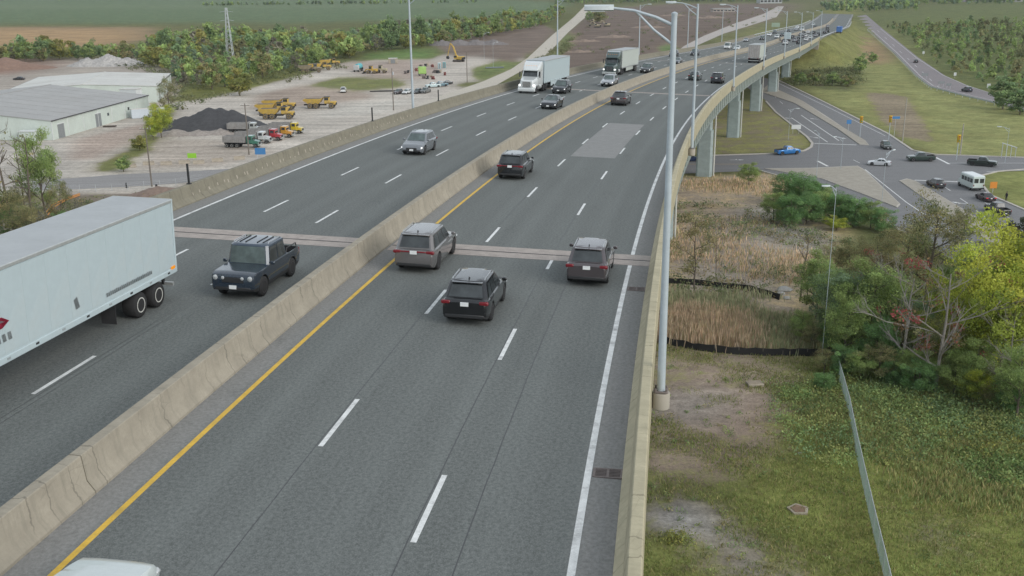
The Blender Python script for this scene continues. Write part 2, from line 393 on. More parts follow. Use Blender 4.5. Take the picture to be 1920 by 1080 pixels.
def concrete(name, col, crack=True, dark=.5):
    a = N(name); v = a.vec('UV'); n1 = a.noise(v, 1.1, 6, .65); n2 = a.noise(v, 11, 4, .6)
    c = a.mix(a.maprange(n1, .3, .7), tuple(q * .80 for q in col), tuple(q * 1.13 for q in col))
    c = a.mix(a.maprange(n2, .35, .7, 0, .5), c, tuple(q * .82 for q in col))
    streak = a.noise(a.vec('UV', (3.2, .35, 1)), 1., 4, .7)
    c = a.mix(a.maprange(streak, .50, .72, 0, .42), c, tuple(q * dark for q in (col[0] * .95, col[1], col[2] * 1.0)))
    if crack:
        sx = a.n('SeparateXYZ'); a.l(v, sx.inputs[0])
        w_ = a.math('ADD', sx.outputs[0], a.math('MULTIPLY', a.math('SUBTRACT', a.noise(v, 1.9, 3), .5), .55))
        vo = a.n('TexVoronoi', voronoi_dimensions='1D', feature='DISTANCE_TO_EDGE'); vo.inputs['Scale'].default_value = .95; a.l(w_, vo.inputs['W'])
        ln = a.maprange(vo.outputs['Distance'], .012, .034, 1, 0)
        ln = a.math('MULTIPLY', ln, a.maprange(a.noise(a.vec('UV', (.55, .25, 1)), 1., 2), .44, .54))
        v2 = a.n('TexVoronoi', feature='DISTANCE_TO_EDGE'); v2.inputs['Scale'].default_value = 1.15
        q = a.n('Mapping'); q.inputs['Scale'].default_value = (1, 2.1, 1); a.l(v, q.inputs[0])
        mx = a.n('Mix', data_type='VECTOR'); mx.inputs[0].default_value = .12; a.l(q.outputs[0], mx.inputs[4])
        nz = a.n('TexNoise'); nz.inputs['Scale'].default_value = 2.; a.l(v, nz.inputs['Vector']); a.l(nz.outputs['Color'], mx.inputs[5]); a.l(mx.outputs[1], v2.inputs['Vector'])
        l2 = a.math('MULTIPLY', a.maprange(v2.outputs['Distance'], .006, .022, 1, 0), a.maprange(a.noise(v, .45, 2), .52, .6))
        ln = a.math('MAXIMUM', ln, a.math('MULTIPLY', l2, .35))
        c = a.mix(a.math('MULTIPLY', ln, .46), c, tuple(q * .22 for q in col))
    a.bump(n2, .25, .01)
    return a.done(c, .9, 0, .2)
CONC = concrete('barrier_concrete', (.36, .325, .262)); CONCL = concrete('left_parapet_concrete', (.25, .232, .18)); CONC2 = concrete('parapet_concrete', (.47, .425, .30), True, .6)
CONCP = concrete('plain_concrete', (.42, .385, .33), False)
STEELG = concrete('girder_green_steel', (.29, .325, .30), False, .72)
PIERM = concrete('pier_concrete', (.37, .44, .44), False, .8)
PAINT = mat('white_road_paint', (.72, .73, .72), .6, 0, .14, 3, kind='World', dirt=(.22, .22, .22, .75))
YPAINT = mat('yellow_road_paint', (.68, .43, .055), .6, 0, .12, 3, kind='World', dirt=(.3, .24, .1, .5))
SEAM = mat('crack_sealant', (.06, .061, .064), .5, 0, .1, 3, kind='World')
BAND = mat('joint_concrete', (.37, .325, .295), .8, 0, .16, 2.5, kind='World')
DARKGAP = mat('joint_rubber', (.03, .03, .03), .6)
PATCH = mat('repair_concrete', (.235, .235, .23), .85, 0, .10, 1.6, kind='World', bump=.2)
RUST = mat('rusty_iron', (.19, .16, .15), .75, .1, .2, 12)
GALV = mat('galvanised_steel', (.50, .53, .55), .5, .25, .08, 2.2)
POLEP = mat('pole_grey_paint', (.47, .53, .57), .55, .1, .07, 1.2)

def sweep(prof, s0, s1, step=2.5, mb=None, closed=False, wig=0., m=0):
    """drag a profile of (offset, height) along the highway; UV in metres"""
    mb = mb or MB(); n = max(1, int(math.ceil((s1 - s0) / step))); ss = np.linspace(s0, s1, n + 1)
    t = [0.]
    for i in range(1, len(prof)): t.append(t[-1] + math.hypot(prof[i][0] - prof[i-1][0], prof[i][1] - prof[i-1][1]))
    if len(prof) == 2 and prof[0][1] == prof[1][1] or wig < 0: t = [p[0] for p in prof]
    vs = []; uv = []
    for s in ss:
        jit = (RND.random() - .5) * wig if wig > 0 else 0
        for p, q in zip(prof, t): vs.append(dp(s, p[0] + jit, p[1])); uv.append((s, q))
    k = len(prof); fs = []
    for i in range(n):
        for j in range(k if closed else k - 1):
            b = (j + 1) % k; fs.append((i * k + j, i * k + b, (i + 1) * k + b, (i + 1) * k + j))
    if closed: fs += [tuple(reversed(range(k))), tuple(n * k + j for j in range(k))]
    return mb.add(vs, [tuple(reversed(f)) for f in fs], m, uv)

# ---------------------------------------------------------------- highway deck
deck_mb = sweep([(-16.1, 0), (-12, 0), (-8, 0), (-4, 0), (0, 0), (4, 0), (8, 0), (12.6, 0)][::-1], -60, 1010, 2.5, wig=-1)
deck = deck_mb.build('highway_pavement', ASPH, None, 0, kind='structure')
def strip(name, o, w, s0, s1, m, h=.006, step=2.5, wig=0.):
    return sweep([(o + w / 2, h), (o - w / 2, h)], s0, s1, step, wig=wig).build(name, m, deck, 0)
strip('yellow_edge_line', 0, .17, -60, 900, YPAINT); strip('yellow_edge_line', -2.62, .16, -60, 900, YPAINT)
strip('white_edge_line', 11.19, .19, -60, 900, PAINT); strip('white_edge_line', -14.23, .19, -60, 900, PAINT)
for o, ph in ((3.6, 1.75), (7.41, -2.9), (-6.46, 3.7), (-10.36, 5.7)):
    k = -4
    while ph + 12.68 * k < 560:
        s = ph + 12.68 * k; strip('lane_dash', o + RND.uniform(-.02, .02), .15, s, s + 3.55, PAINT, .007, 1.8); k += 1
for o, s0, s1 in ((3.47, -60, 330), (7.29, -60, 330), (-6.28, -60, 330), (-6.05, -10, 24), (-10.2, -40, 330), (8.6, -6, 21), (-8.1, 30, 90)):
    strip('pavement_seam', o, .026, s0, s1, SEAM, .004, 1.3, .03)
for s, wd in ((25.2, 1.05), (120.3, .75), (215.5, .6), (311, .6), (-70.5, .6)):
    if s < -55: continue
    for o0, o1 in ((-15.35, -2.02), (-.92, 12.1)):
        sweep([(o1, .008), (o0, .008)], s - wd, s - .07, 1).build('joint_band', BAND, deck, 0)
        sweep([(o1, .008), (o0, .008)], s + .07, s + wd, 1).build('joint_band', BAND, deck, 0)
        sweep([(o1, .012), (o0, .012)], s - .06, s + .06, 1).build('joint_seal', DARKGAP, deck, 0)
sweep([(7.30, .005), (3.72, .005)], 57.8, 81.8, 2).build('repair_patch', PATCH, deck, 0)

def grate(s, o):
    g = thing('drain_grate', 'rusty drain grate set in the shoulder ' + ('near the bottom of the picture' if s < 5 else 'just before the near expansion joint'), 'drain grate', dp(s, o, .0), dh(s), 'drain grates in the right shoulder'); g.scale = (.74, .8, 1)
    mb = MB()
    for q in (-.3, .3): mb.box((0, q, .02), (1.0, .07, .03))
    for q in (-.5, 0, .5): mb.box((q, 0, .022), (.09, .62, .032))
    mb.build('frame', RUST, g)
    MB().box((0, 0, .008), (.98, .6, .008)).build('sump', DARKGAP, g)
    b = MB().box((0, 0, .02), (.42, .035, .028)).mesh('bar', RUST)
    for c in (-.25, .25):
        for k in range(5): link('bar', b, g, (c, -.2 + k * .1, 0))
grate(1.55, 11.72); grate(20.0, 11.72)

# ---------------------------------------------------------------- barriers
def barrier(name, label, cat, prof, cuts, m, cap=None):
    t = thing(name, label, cat)
    for s0, s1 in zip(cuts[:-1], cuts[1:]):
        sweep(prof, s0 + .02, s1 - .02, 2.5, closed=True).build('panel', m, t, 30)
    return t
MC = -1.47
med = [(MC - .43, 0), (MC - .43, .08), (MC - .24, .36), (MC - .17, 1.03), (MC - .15, 1.05), (MC + .15, 1.05), (MC + .17, 1.03), (MC + .24, .36), (MC + .43, .08), (MC + .43, 0)]
barrier('median_barrier', 'long cracked beige concrete barrier between the two carriageways', 'barrier', med, [-60, -28, -2, 25.2, 50, 75, 98.5, 120.3, 145, 169, 193, 215.5, 240, 264, 288, 311, 340, 380, 420, 460, 520, 600, 700, 850], CONC)
par = [(12.11, 0), (12.11, .06), (12.34, .34), (12.44, .97), (12.47, 1.0), (12.73, 1.0), (12.76, .97), (12.78, -.42), (12.3, -.42), (12.3, 0)]
barrier('right_parapet', 'pale beige concrete parapet along the right edge of the viaduct', 'parapet', par, [-60, -26, 25.2, 72, 120.3, 168, 215.5, 263, 311, 360, 410, 460], CONC2)
lpar = [(-16.1, -.42), (-16.1, .97), (-16.07, 1.0), (-15.84, 1.0), (-15.81, .97), (-15.68, .34), (-15.40, .06), (-15.40, 0), (-15.75, 0), (-15.75, -.42)]
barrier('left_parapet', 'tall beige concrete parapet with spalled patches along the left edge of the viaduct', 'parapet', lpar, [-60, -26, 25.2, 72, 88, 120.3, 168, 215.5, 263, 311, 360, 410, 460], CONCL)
# spalled pale scars low on the left parapet
_sc = thing('parapet_scars', 'row of pale spalled scars low on the left parapet', 'spalls')
SCAR = mat('fresh_concrete', (.40, .36, .30), .9, 0, .1, 8)
for k in range(46):
    s = 33 + k * .95 + RND.uniform(-.3, .3); hh = RND.uniform(.12, .3); w_ = RND.uniform(.05, .14); z0 = RND.uniform(.3, .4); x0 = -15.68 + .012
    q = [dp(s, x0 - (.13 * (z0 - .34) / .63), z0), dp(s + w_, x0 - (.13 * (z0 - .34) / .63), z0 + .03), dp(s + w_ * .8, x0 - (.13 * (z0 + hh - .34) / .63), z0 + hh), dp(s - w_ * .3, x0 - (.13 * (z0 + hh - .34) / .63), z0 + hh * .9)]
    MB().add(q + [v + Vector((-.03, 0, 0)) for v in q], [(0, 1, 2, 3), (0, 3, 7, 4), (1, 0, 4, 5), (2, 1, 5, 6), (3, 2, 6, 7)]).build('spall', SCAR, _sc, 0)
# steel guard rails beyond the viaduct
def w_rail(t, pts, mrail, mpost, step=4., h=.75):
    pts = [Vector(p) for p in pts]; L = [0.]
    for a_, b_ in zip(pts, pts[1:]): L.append(L[-1] + (b_ - a_).length)
    def ev(d):
        i = min(max(np.searchsorted(L, d) - 1, 0), len(pts) - 2); return pts[i].lerp(pts[i+1], (d - L[i]) / max(1e-6, L[i+1] - L[i]))
    n = max(2, int(L[-1] / step)); rings = []
    for k in range(n + 1):
        p = ev(L[-1] * k / n); q = ev(min(L[-1], L[-1] * k / n + .5)) - ev(max(0, L[-1] * k / n - .5)); s_ = Vector((q.y, -q.x, 0)).normalized()
        rings.append([p + s_ * a_ + Vector((0, 0, h + b_)) for a_, b_ in ((.04, -.16), (.08, -.08), (.03, 0), (.08, .08), (.04, .16), (0, .16), (.02, 0), (0, -.16))])
    MB().loft(rings, True).build('rail', mrail, t)
    pm = MB().box((0, 0, h / 2 - .1), (.12, .15, h + .3)).mesh('post', mpost)
    for k in range(n + 1):
        p = ev(L[-1] * k / n); link('post', pm, t, p)

# ---------------------------------------------------------------- viaduct structure
via = thing('viaduct', 'long elevated highway viaduct with grey green steel girders on concrete piers', 'viaduct')
def ibeam(o, d=1.85, fl=.22): return [(o - fl, -.44 - d), (o - fl, -.38 - d), (o - .05, -.34 - d), (o - .05, -.5), (o - fl, -.46), (o - fl, -.42), (o + fl, -.42), (o + fl, -.46), (o + .05, -.5), (o + .05, -.34 - d), (o + fl, -.38 - d), (o + fl, -.44 - d)]
for o in (12.2, 8.4, 4.6, .8, -4.2, -8, -11.8, -15.5):
    sweep(ibeam(o), -60, 456, 6, closed=True).build('girder', STEELG, via, 30)
sweep([(12.2, -.02), (-15.7, -.02), (-15.7, -.40), (12.2, -.40)], -60, 456, 6, closed=True).build('deck_slab', CONCP, via, 0)
stiff = MB()
for k in range(150):
    s = -56 + k * 3.4
    a_, b_ = dp(s, 12.26, -.5), dp(s, 12.40, -2.2); t_ = dh(s)
    p0, p1 = dp(s, 12.25, -.5), dp(s, 12.36, -.5); q0, q1 = dp(s, 12.25, -2.2), dp(s, 12.36, -2.2); dv = (dp(s + .03, 12.3) - dp(s, 12.3))
    stiff.add([p0, p1, q1, q0, p0 + dv, p1 + dv, q1 + dv, q0 + dv], [(0, 1, 2, 3), (4, 7, 6, 5), (0, 4, 5, 1), (1, 5, 6, 2)])
stiff.build('web_stiffeners', STEELG, via, 0, kind='stuff')
PIPE = mat('white_drain_pipe', (.60, .60, .56), .6, 0, .08, 1.5)
for k in range(9):
    s = 25 + 53.2 * k
    if s > 455: break
    x, y, z, t = road(s); top = z - 2.45; gz = float(embank([x], [y])[0])
    if top - gz < 1.5: continue
    for oc in (3.9, -8.6):
        p = dp(s, oc); R_ = -t; hh = top + SUP * oc
        pr = MB()
        low = min(9.3, hh * .55)
        def ring(w_, d_, z_, ch=.35):
            q = [(w_ - ch, d_), (-w_ + ch, d_), (-w_, d_ - ch), (-w_, -d_ + ch), (-w_ + ch, -d_), (w_ - ch, -d_), (w_, -d_ + ch), (w_, d_ - ch)]
            return [(p.x + a_ * math.cos(R_) - b_ * math.sin(R_), p.y + a_ * math.sin(R_) + b_ * math.cos(R_), z_) for a_, b_ in q]
        rg = [ring(1.55, 1.1, gz - .5), ring(1.5, 1.05, gz + low), ring(1.5, 1.05, gz + low + .02), ring(1.25, .85, gz + low + .03), ring(1.25, .85, hh - 1.9)]
        def uvq(mb):
            for i, f in enumerate(mb.f): mb.uv[i] = [((mb.v[j][0] + mb.v[j][1]) * .8, mb.v[j][2]) for j in f]
            return mb
        sh = uvq(MB().loft(rg)).build('pier', PIERM, via, 20)
        cp = MB().loft([ring(1.3, .9, hh - 1.9), ring(5.6, .95, hh - 1.0, .2), ring(5.7, .95, hh - .25, .2)])
        uvq(cp).build('pier_cap', PIERM, sh, 20)
        bl = MB()
        for q in (-4.6, -.8, 3.0, 4.9) if oc > 0 else (-5., -1., 3.):
            bl = MB().box((p.x + q * math.cos(R_), p.y + q * math.sin(R_), hh - .14), (.6, .6, .3), R_); bl.build('bearing', CONCP, sh)
    e = dp(s + .4, 5.75); b0 = (e.x, e.y, float(embank([e.x], [e.y])[0]))
    dr = MB().tube([(e.x, e.y, z - 2.1), b0], .16, 8); dr.build('drain_pipe', PIPE, via)
# abutment wall
ab = MB(); c0, c1 = dp(456, 12.6), dp(456, -16); c2, c3 = dp(459, -16), dp(459, 12.6)
ab.add([(c.x, c.y, c.z - .03 - (0 if i > 1 else 0)) for i, c in enumerate((c0, c1, c2, c3))] + [(c.x, c.y, c.z - 6) for c in (c0, c1, c2, c3)], [(0, 1, 2, 3), (0, 4, 5, 1), (1, 5, 6, 2), (2, 6, 7, 3), (3, 7, 4, 0)]).build('abutment', CONCP, via, 0)
for sd, o, nm in ((1, 13.2, 'steel guard rail on the right verge beyond the viaduct'), (-1, -16.3, 'steel guard rail on the left verge beyond the viaduct')):
    t = thing('guard_rail', nm, 'guard rail', group='highway guard rails')
    w_rail(t, [dp(s, o, -.1) for s in range(462, 800, 12)], GALV, GALV, 8)

# ---------------------------------------------------------------- streets at ground level
def sheet(name, px, m, z=.03, kind='structure', parent=None, world=None):
    P = world or poly(px); bm = bmesh.new(); f = bm.faces.new([bm.verts.new((x, y, z)) for x, y in P]); bmesh.ops.triangulate(bm, faces=[f])
    bmesh.ops.recalc_face_normals(bm, faces=bm.faces)
    for g in bm.faces:
        if g.normal.z < 0: g.normal_flip()
    me = bpy.data.meshes.new(name); bm.to_mesh(me); bm.free(); me.materials.append(m)
    return link(name, me, parent, kind=kind if parent is None else None)
street = sheet('street', [(1150, 304), (1250, 297), (1343, 292), (1452, 289), (1508, 284), (1521, 277), (1523, 270), (1513, 258), (1484, 235), (1455, 212), (1438, 190), (1380, 150), (1400, 138), (1455, 151), (1540, 190), (1600, 220), (1665, 252), (1711, 283), (1753, 291), (2100, 297), (2100, 314), (1870, 322), (1842, 329), (1836, 340), (1856, 366), (1960, 410), (2100, 480), (2100, 640), (1960, 575), (1850, 522), (1720, 452), (1640, 404), (1594, 377), (1488, 338), (1424, 320), (1250, 327), (1150, 334)], ASPH_G, .03)
KERB = mat('kerb_concrete', (.47, .44, .40), .9, 0, .1, 1.2, kind='World')
ISLAND = mat('island_paving', (.36, .33, .28), .9, 0, .12, .8, kind='World', bump=.2)
def raised(name, px, lab, inset=.22):
    P = [Vector((*p, 0)) for p in poly(px)]; n = len(P)
    t = thing(name, lab, 'traffic island')
    MB().prism([(p.x, p.y) for p in P], .0, .16).build('kerb', KERB, t, 0)
    c = sum(P, Vector()) / n
    MB().prism([(p.x + (c - p).normalized().x * inset * 2.2, p.y + (c - p).normalized().y * inset * 2.2) for p in P], .1, .175).build('paving', ISLAND, t, 0)
    return t
raised('traffic_island', [(1425, 172), (1490, 194), (1570, 242), (1612, 272), (1629, 273), (1622, 264), (1580, 239), (1547, 217), (1505, 190), (1440, 160)], 'long narrow tan concrete island between the approach lanes and the ramp lane')
raised('traffic_island', [(1432, 317), (1520, 316), (1608, 312), (1622, 320), (1688, 384), (1682, 390), (1610, 362), (1541, 336)], 'large triangular tan concrete island in the middle of the junction')
raised('traffic_island', [(1686, 340), (1700, 336), (1716, 340), (1800, 390), (1895, 449), (1960, 492), (1950, 510), (1866, 462), (1770, 398)], 'tan concrete median island beside the queue of waiting vehicles')
def pline(name, pts, w_, m=PAINT, z=.038, parent=street):
    P = [Vector((*at2(*p), 0)) for p in pts]; mb = MB()
    for a_, b_ in zip(P, P[1:]):
        n_ = Vector((-(b_ - a_).y, (b_ - a_).x, 0)).normalized() * w_ / 2
        mb.add([(q.x, q.y, z) for q in (a_ - n_, b_ - n_, b_ + n_, a_ + n_)], [(0, 1, 2, 3)])
    return mb.build(name, m, parent, 0)
for pts in ([(1484, 221), (1552, 267)], [(1502, 216), (1573, 264)], [(1705, 345), (1890, 452)]): pline('lane_line', pts, .25)
for pts in ([(1527, 269), (1606, 272)], [(1715, 338), (1795, 341)], [(1533, 302), (1552, 312)], [(1754, 295), (1780, 308)]): pline('stop_line', pts, .55)
pline('edge_line', [(1622, 318), (1700, 380), (1790, 440), (1900, 505)], .2); pline('edge_line', [(1780, 306), (1920, 306)], .2); pline('edge_line', [(1850, 322), (1920, 319)], .2)
pline('edge_line', [(1290, 308), (1420, 308)], .15, YPAINT); pline('edge_line', [(1455, 154), (1560, 205), (1660, 255)], .16)
for a_, b_ in (((1770, 350), (1782, 358)), ((1800, 372), (1815, 382)), ((1830, 395), (1848, 408)), ((1865, 420), (1885, 434)), ((1478, 205), (1484, 210)), ((1462, 190), (1468, 195)), ((1450, 179), (1455, 183)), ((1838, 374), (1852, 383)), ((1872, 396), (1892, 409)), ((1600, 300), (1612, 306))): pline('lane_dash', [a_, b_], .16)
def arrow(px, ang, parent=street):
    p = at2(*px); mb = MB(); c, s_ = math.cos(ang), math.sin(ang)
    for Pq in ([(-1.6, -.12), (.5, -.12), (.5, .12), (-1.6, .12)], [(.4, -.5), (1.6, 0), (.4, .5)], [(-.3, .1), (-.1, .1), (.1, .9), (-.1, .9)]):
        mb.add([(p[0] + x * c - y * s_, p[1] + x * s_ + y * c, .04) for x, y in Pq], [tuple(range(len(Pq)))])
    mb.build('lane_arrow', PAINT, parent, 0)
for px, ang in (((1479, 222), R(120)), ((1526, 223), R(120)), ((1527, 258), R(-60)), ((1578, 259), R(-60)), ((1800, 381), R(135)), ((1382, 300), R(0))): arrow(px, ang)
# pale concrete kerb line round the grass corners
def kerb_line(pts, name='kerb', w_=.35):
    P = [Vector((*at2(*p), 0)) for p in pts]; mb = MB(); rings = []
    for i, p in enumerate(P):
        q = P[min(i + 1, len(P) - 1)] - P[max(i - 1, 0)]; n_ = Vector((-q.y, q.x, 0)).normalized()
        rings.append([p + n_ * w_ / 2 + Vector((0, 0, .0)), p + n_ * w_ / 2 + Vector((0, 0, .15)), p - n_ * w_ / 2 + Vector((0, 0, .15)), p - n_ * w_ / 2])
    return mb.loft(rings).build(name, KERB, street, 0)
kerb_line([(1330, 292), (1452, 288), (1508, 283), (1521, 276), (1523, 269), (1513, 257), (1484, 234), (1455, 211), (1436, 190)], w_=.6)
kerb_line([(1460, 151), (1540, 189), (1600, 219), (1665, 251), (1711, 282), (1753, 290), (1930, 296)], w_=.6)
kerb_line([(1930, 317), (1870, 322), (1842, 329), (1836, 340), (1856, 366), (1940, 402)], w_=.5)
kerb_line([(1424, 320), (1488, 338), (1594, 377), (1640, 404), (1720, 452)], w_=.4)
# ramp road, right; yard road and gravel track, left; ramp beyond
ramp = sheet('ramp_road', [(1590, 12), (1628, 54), (1678, 100), (1722, 145), (1746, 164), (1810, 181), (1862, 193), (2000, 228), (2000, 208), (1876, 180), (1815, 161), (1772, 142), (1722, 108), (1655, 54), (1605, 12)], ASPH_RAMP, .03)
pline('edge_line', [(1632, 54), (1682, 99), (1727, 144), (1750, 161), (1812, 177), (1864, 189)], .18, PAINT, .04, ramp)
pline('edge_line', [(1651, 54), (1718, 108), (1768, 141), (1812, 160), (1872, 179)], .18, PAINT, .04, ramp)
for k in range(9):
    a_ = (1645 + k * 14, 57 + k * 13.0); pline('lane_dash', [a_, (a_[0] + 4, a_[1] + 3.7)], .16, PAINT, .04, ramp)
sheet('yard_road', [(60, 338), (140, 334), (225, 327), (330, 323), (440, 316), (520, 300), (500, 318), (400, 337), (330, 344), (265, 349), (140, 355), (60, 358)], ASPH_OLD, .03)
sheet('gravel_track', [(700, 232), (820, 182), (905, 153), (958, 130), (990, 108), (1034, 67), (1075, 33), (1098, 10), (1108, 8), (1112, 20), (1066, 60), (1028, 100), (978, 133), (930, 160), (840, 190), (720, 240)], GRAVEL, .03)
sheet('far_ramp_road', [(1270, 96), (1283, 86), (1320, 67), (1378, 44), (1432, 26), (1458, 12), (1470, 12), (1456, 32), (1400, 50), (1357, 63), (1310, 84), (1290, 97)], mat('pale_concrete_road', (.42, .38, .35), .9, 0, .06, .2, kind='World'), .03)
GREENSTEEL = mat('weathered_green_rail', (.38, .45, .42), .6, .2, .1, 1)
t = thing('guard_rail', 'pale green guard rail along the inner edge of the ramp road', 'guard rail', group='ramp guard rails')
w_rail(t, [Vector((*at2(*p), 0)) for p in [(1626, 57), (1676, 102), (1719, 147), (1744, 167), (1808, 184), (1860, 196), (1960, 222)]], GREENSTEEL, GALV, 5, .8)
# ---------------------------------------------------------------- vehicles
TYRE = mat('tyre_rubber', (.022, .022, .023), .85, 0, .1, 6); RIM = mat('alloy_rim', (.34, .35, .36), .35, .7, .1, 6); RIMD = mat('dark_rim', (.06, .06, .065), .4, .5, .1, 6); RIMW = mat('white_rim', (.62, .62, .58), .5, .1, .12, 6)
PLAST = mat('black_plastic', (.028, .029, .031), .55, 0, .1, 4); PLATE = mat('plate_white', (.78, .80, .80), .4, 0, .04, 8)
CHROME = mat('chrome_trim', (.62, .63, .64), .18, .9, .05, 4); TAIL = emis('tail_lamp_red', (.16, .010, .016), .05); TAILON = emis('tail_lamp_lit', (.5, .02, .03), .6)
HEAD = emis('head_lamp_lit', (.9, .9, .88), .75); HEADOFF = mat('head_lamp_clear', (.55, .57, .58), .12, .3, .05, 9); AMBER = emis('amber_marker', (.75, .27, .02), .3)
def glassm(name, col):
    a = N(name); v = a.vec('Object'); n_ = a.noise(v, 1.6, 3)
    c = a.mix(a.maprange(n_, .35, .7), tuple(q * .7 for q in col), tuple(q * 1.5 for q in col))
    return a.done(c, .07, 0, .7)
GLASS = glassm('car_glass', (.040, .047, .050)); GLASSL = glassm('windshield_glass', (.075, .10, .098))
def paint(col, metal=.35):
    nm = 'car_paint_%02x%02x%02x' % tuple(int(255 * min(1, c)) for c in col)
    return mat(nm, col, .26, metal, .04, 1.4, coat=1., dirt=(.16, .16, .16, .05))
SPEC = dict(
 suv=dict(L=4.65, W=1.88, H=1.68, wb=2.70, rw=.36, gc=.24, zb=1.06, zh=.86, yfb=.88, yft=.22, yrt=-1.72, yrb=-2.13, ws=[(.03, .34), (.37, .66), (.69, .93)], rt=.755, clad=1),
 bigsuv=dict(L=5.05, W=1.95, H=1.78, wb=3.02, rw=.39, gc=.25, zb=1.12, zh=.95, yfb=1.02, yft=.30, yrt=-1.98, yrb=-2.36, ws=[(.03, .32), (.35, .63), (.67, .93)], rt=.77, clad=0),
 hatch=dict(L=4.42, W=1.82, H=1.62, wb=2.60, rw=.34, gc=.20, zb=1.02, zh=.82, yfb=1.02, yft=.30, yrt=-1.62, yrb=-2.06, ws=[(.05, .36), (.39, .68), (.71, .92)], rt=.74, clad=0),
 sedan=dict(L=4.75, W=1.84, H=1.45, wb=2.78, rw=.335, gc=.17, zb=.95, zh=.74, yfb=.92, yft=.12, yrt=-.98, yrb=-1.72, ws=[(.05, .46), (.50, .90)], rt=.68, clad=0, trunk=.93),
 coupe=dict(L=4.72, W=1.93, H=1.62, wb=2.85, rw=.37, gc=.21, zb=1.02, zh=.84, yfb=.95, yft=.22, yrt=-1.05, yrb=-2.02, ws=[(.04, .38), (.41, .72), (.75, .9)], rt=.70, clad=1),
 pickup=dict(L=5.75, W=2.0, H=1.92, wb=3.65, rw=.41, gc=.30, zb=1.22, zh=1.10, yfb=1.22, yft=.66, yrt=-.58, yrb=-.82, ws=[(.04, .46), (.50, .93)], rt=.78, clad=0, bed=(-.95, -2.82, .72)),
 offroad=dict(L=5.15, W=1.95, H=2.0, wb=3.15, rw=.42, gc=.34, zb=1.18, zh=1.10, yfb=1.02, yft=.80, yrt=-.95, yrb=-1.05, ws=[(.03, .48), (.52, .95)], rt=.86, clad=1, bed=(-1.18, -2.5, .82), boxy=1),
 van=dict(L=5.5, W=2.02, H=2.35, wb=3.5, rw=.36, gc=.22, zb=1.22, zh=1.05, yfb=2.15, yft=1.45, yrt=-2.62, yrb=-2.70, ws=[(.03, .22), (.26, .55), (.6, .93)], rt=.86, clad=0))
def car_ring(y, hw, zb, z1, zs, zt, crown=.03, floor=None, sq=.90):
    R_ = [(hw * .93, zb), (hw * .992, z1), (hw, z1 + (zs - z1) * .5), (hw * .968, zs), (hw * sq, zt)]
    R_ += [(hw * .55, zt + crown * .8), (0, zt + crown)] if floor is None else [(hw * (sq - .035), floor), (0, floor)]
    return [(x, y, z) for x, z in R_] + [(-x, y, z) for x, z in reversed(R_[:-1])]
_cache = {}
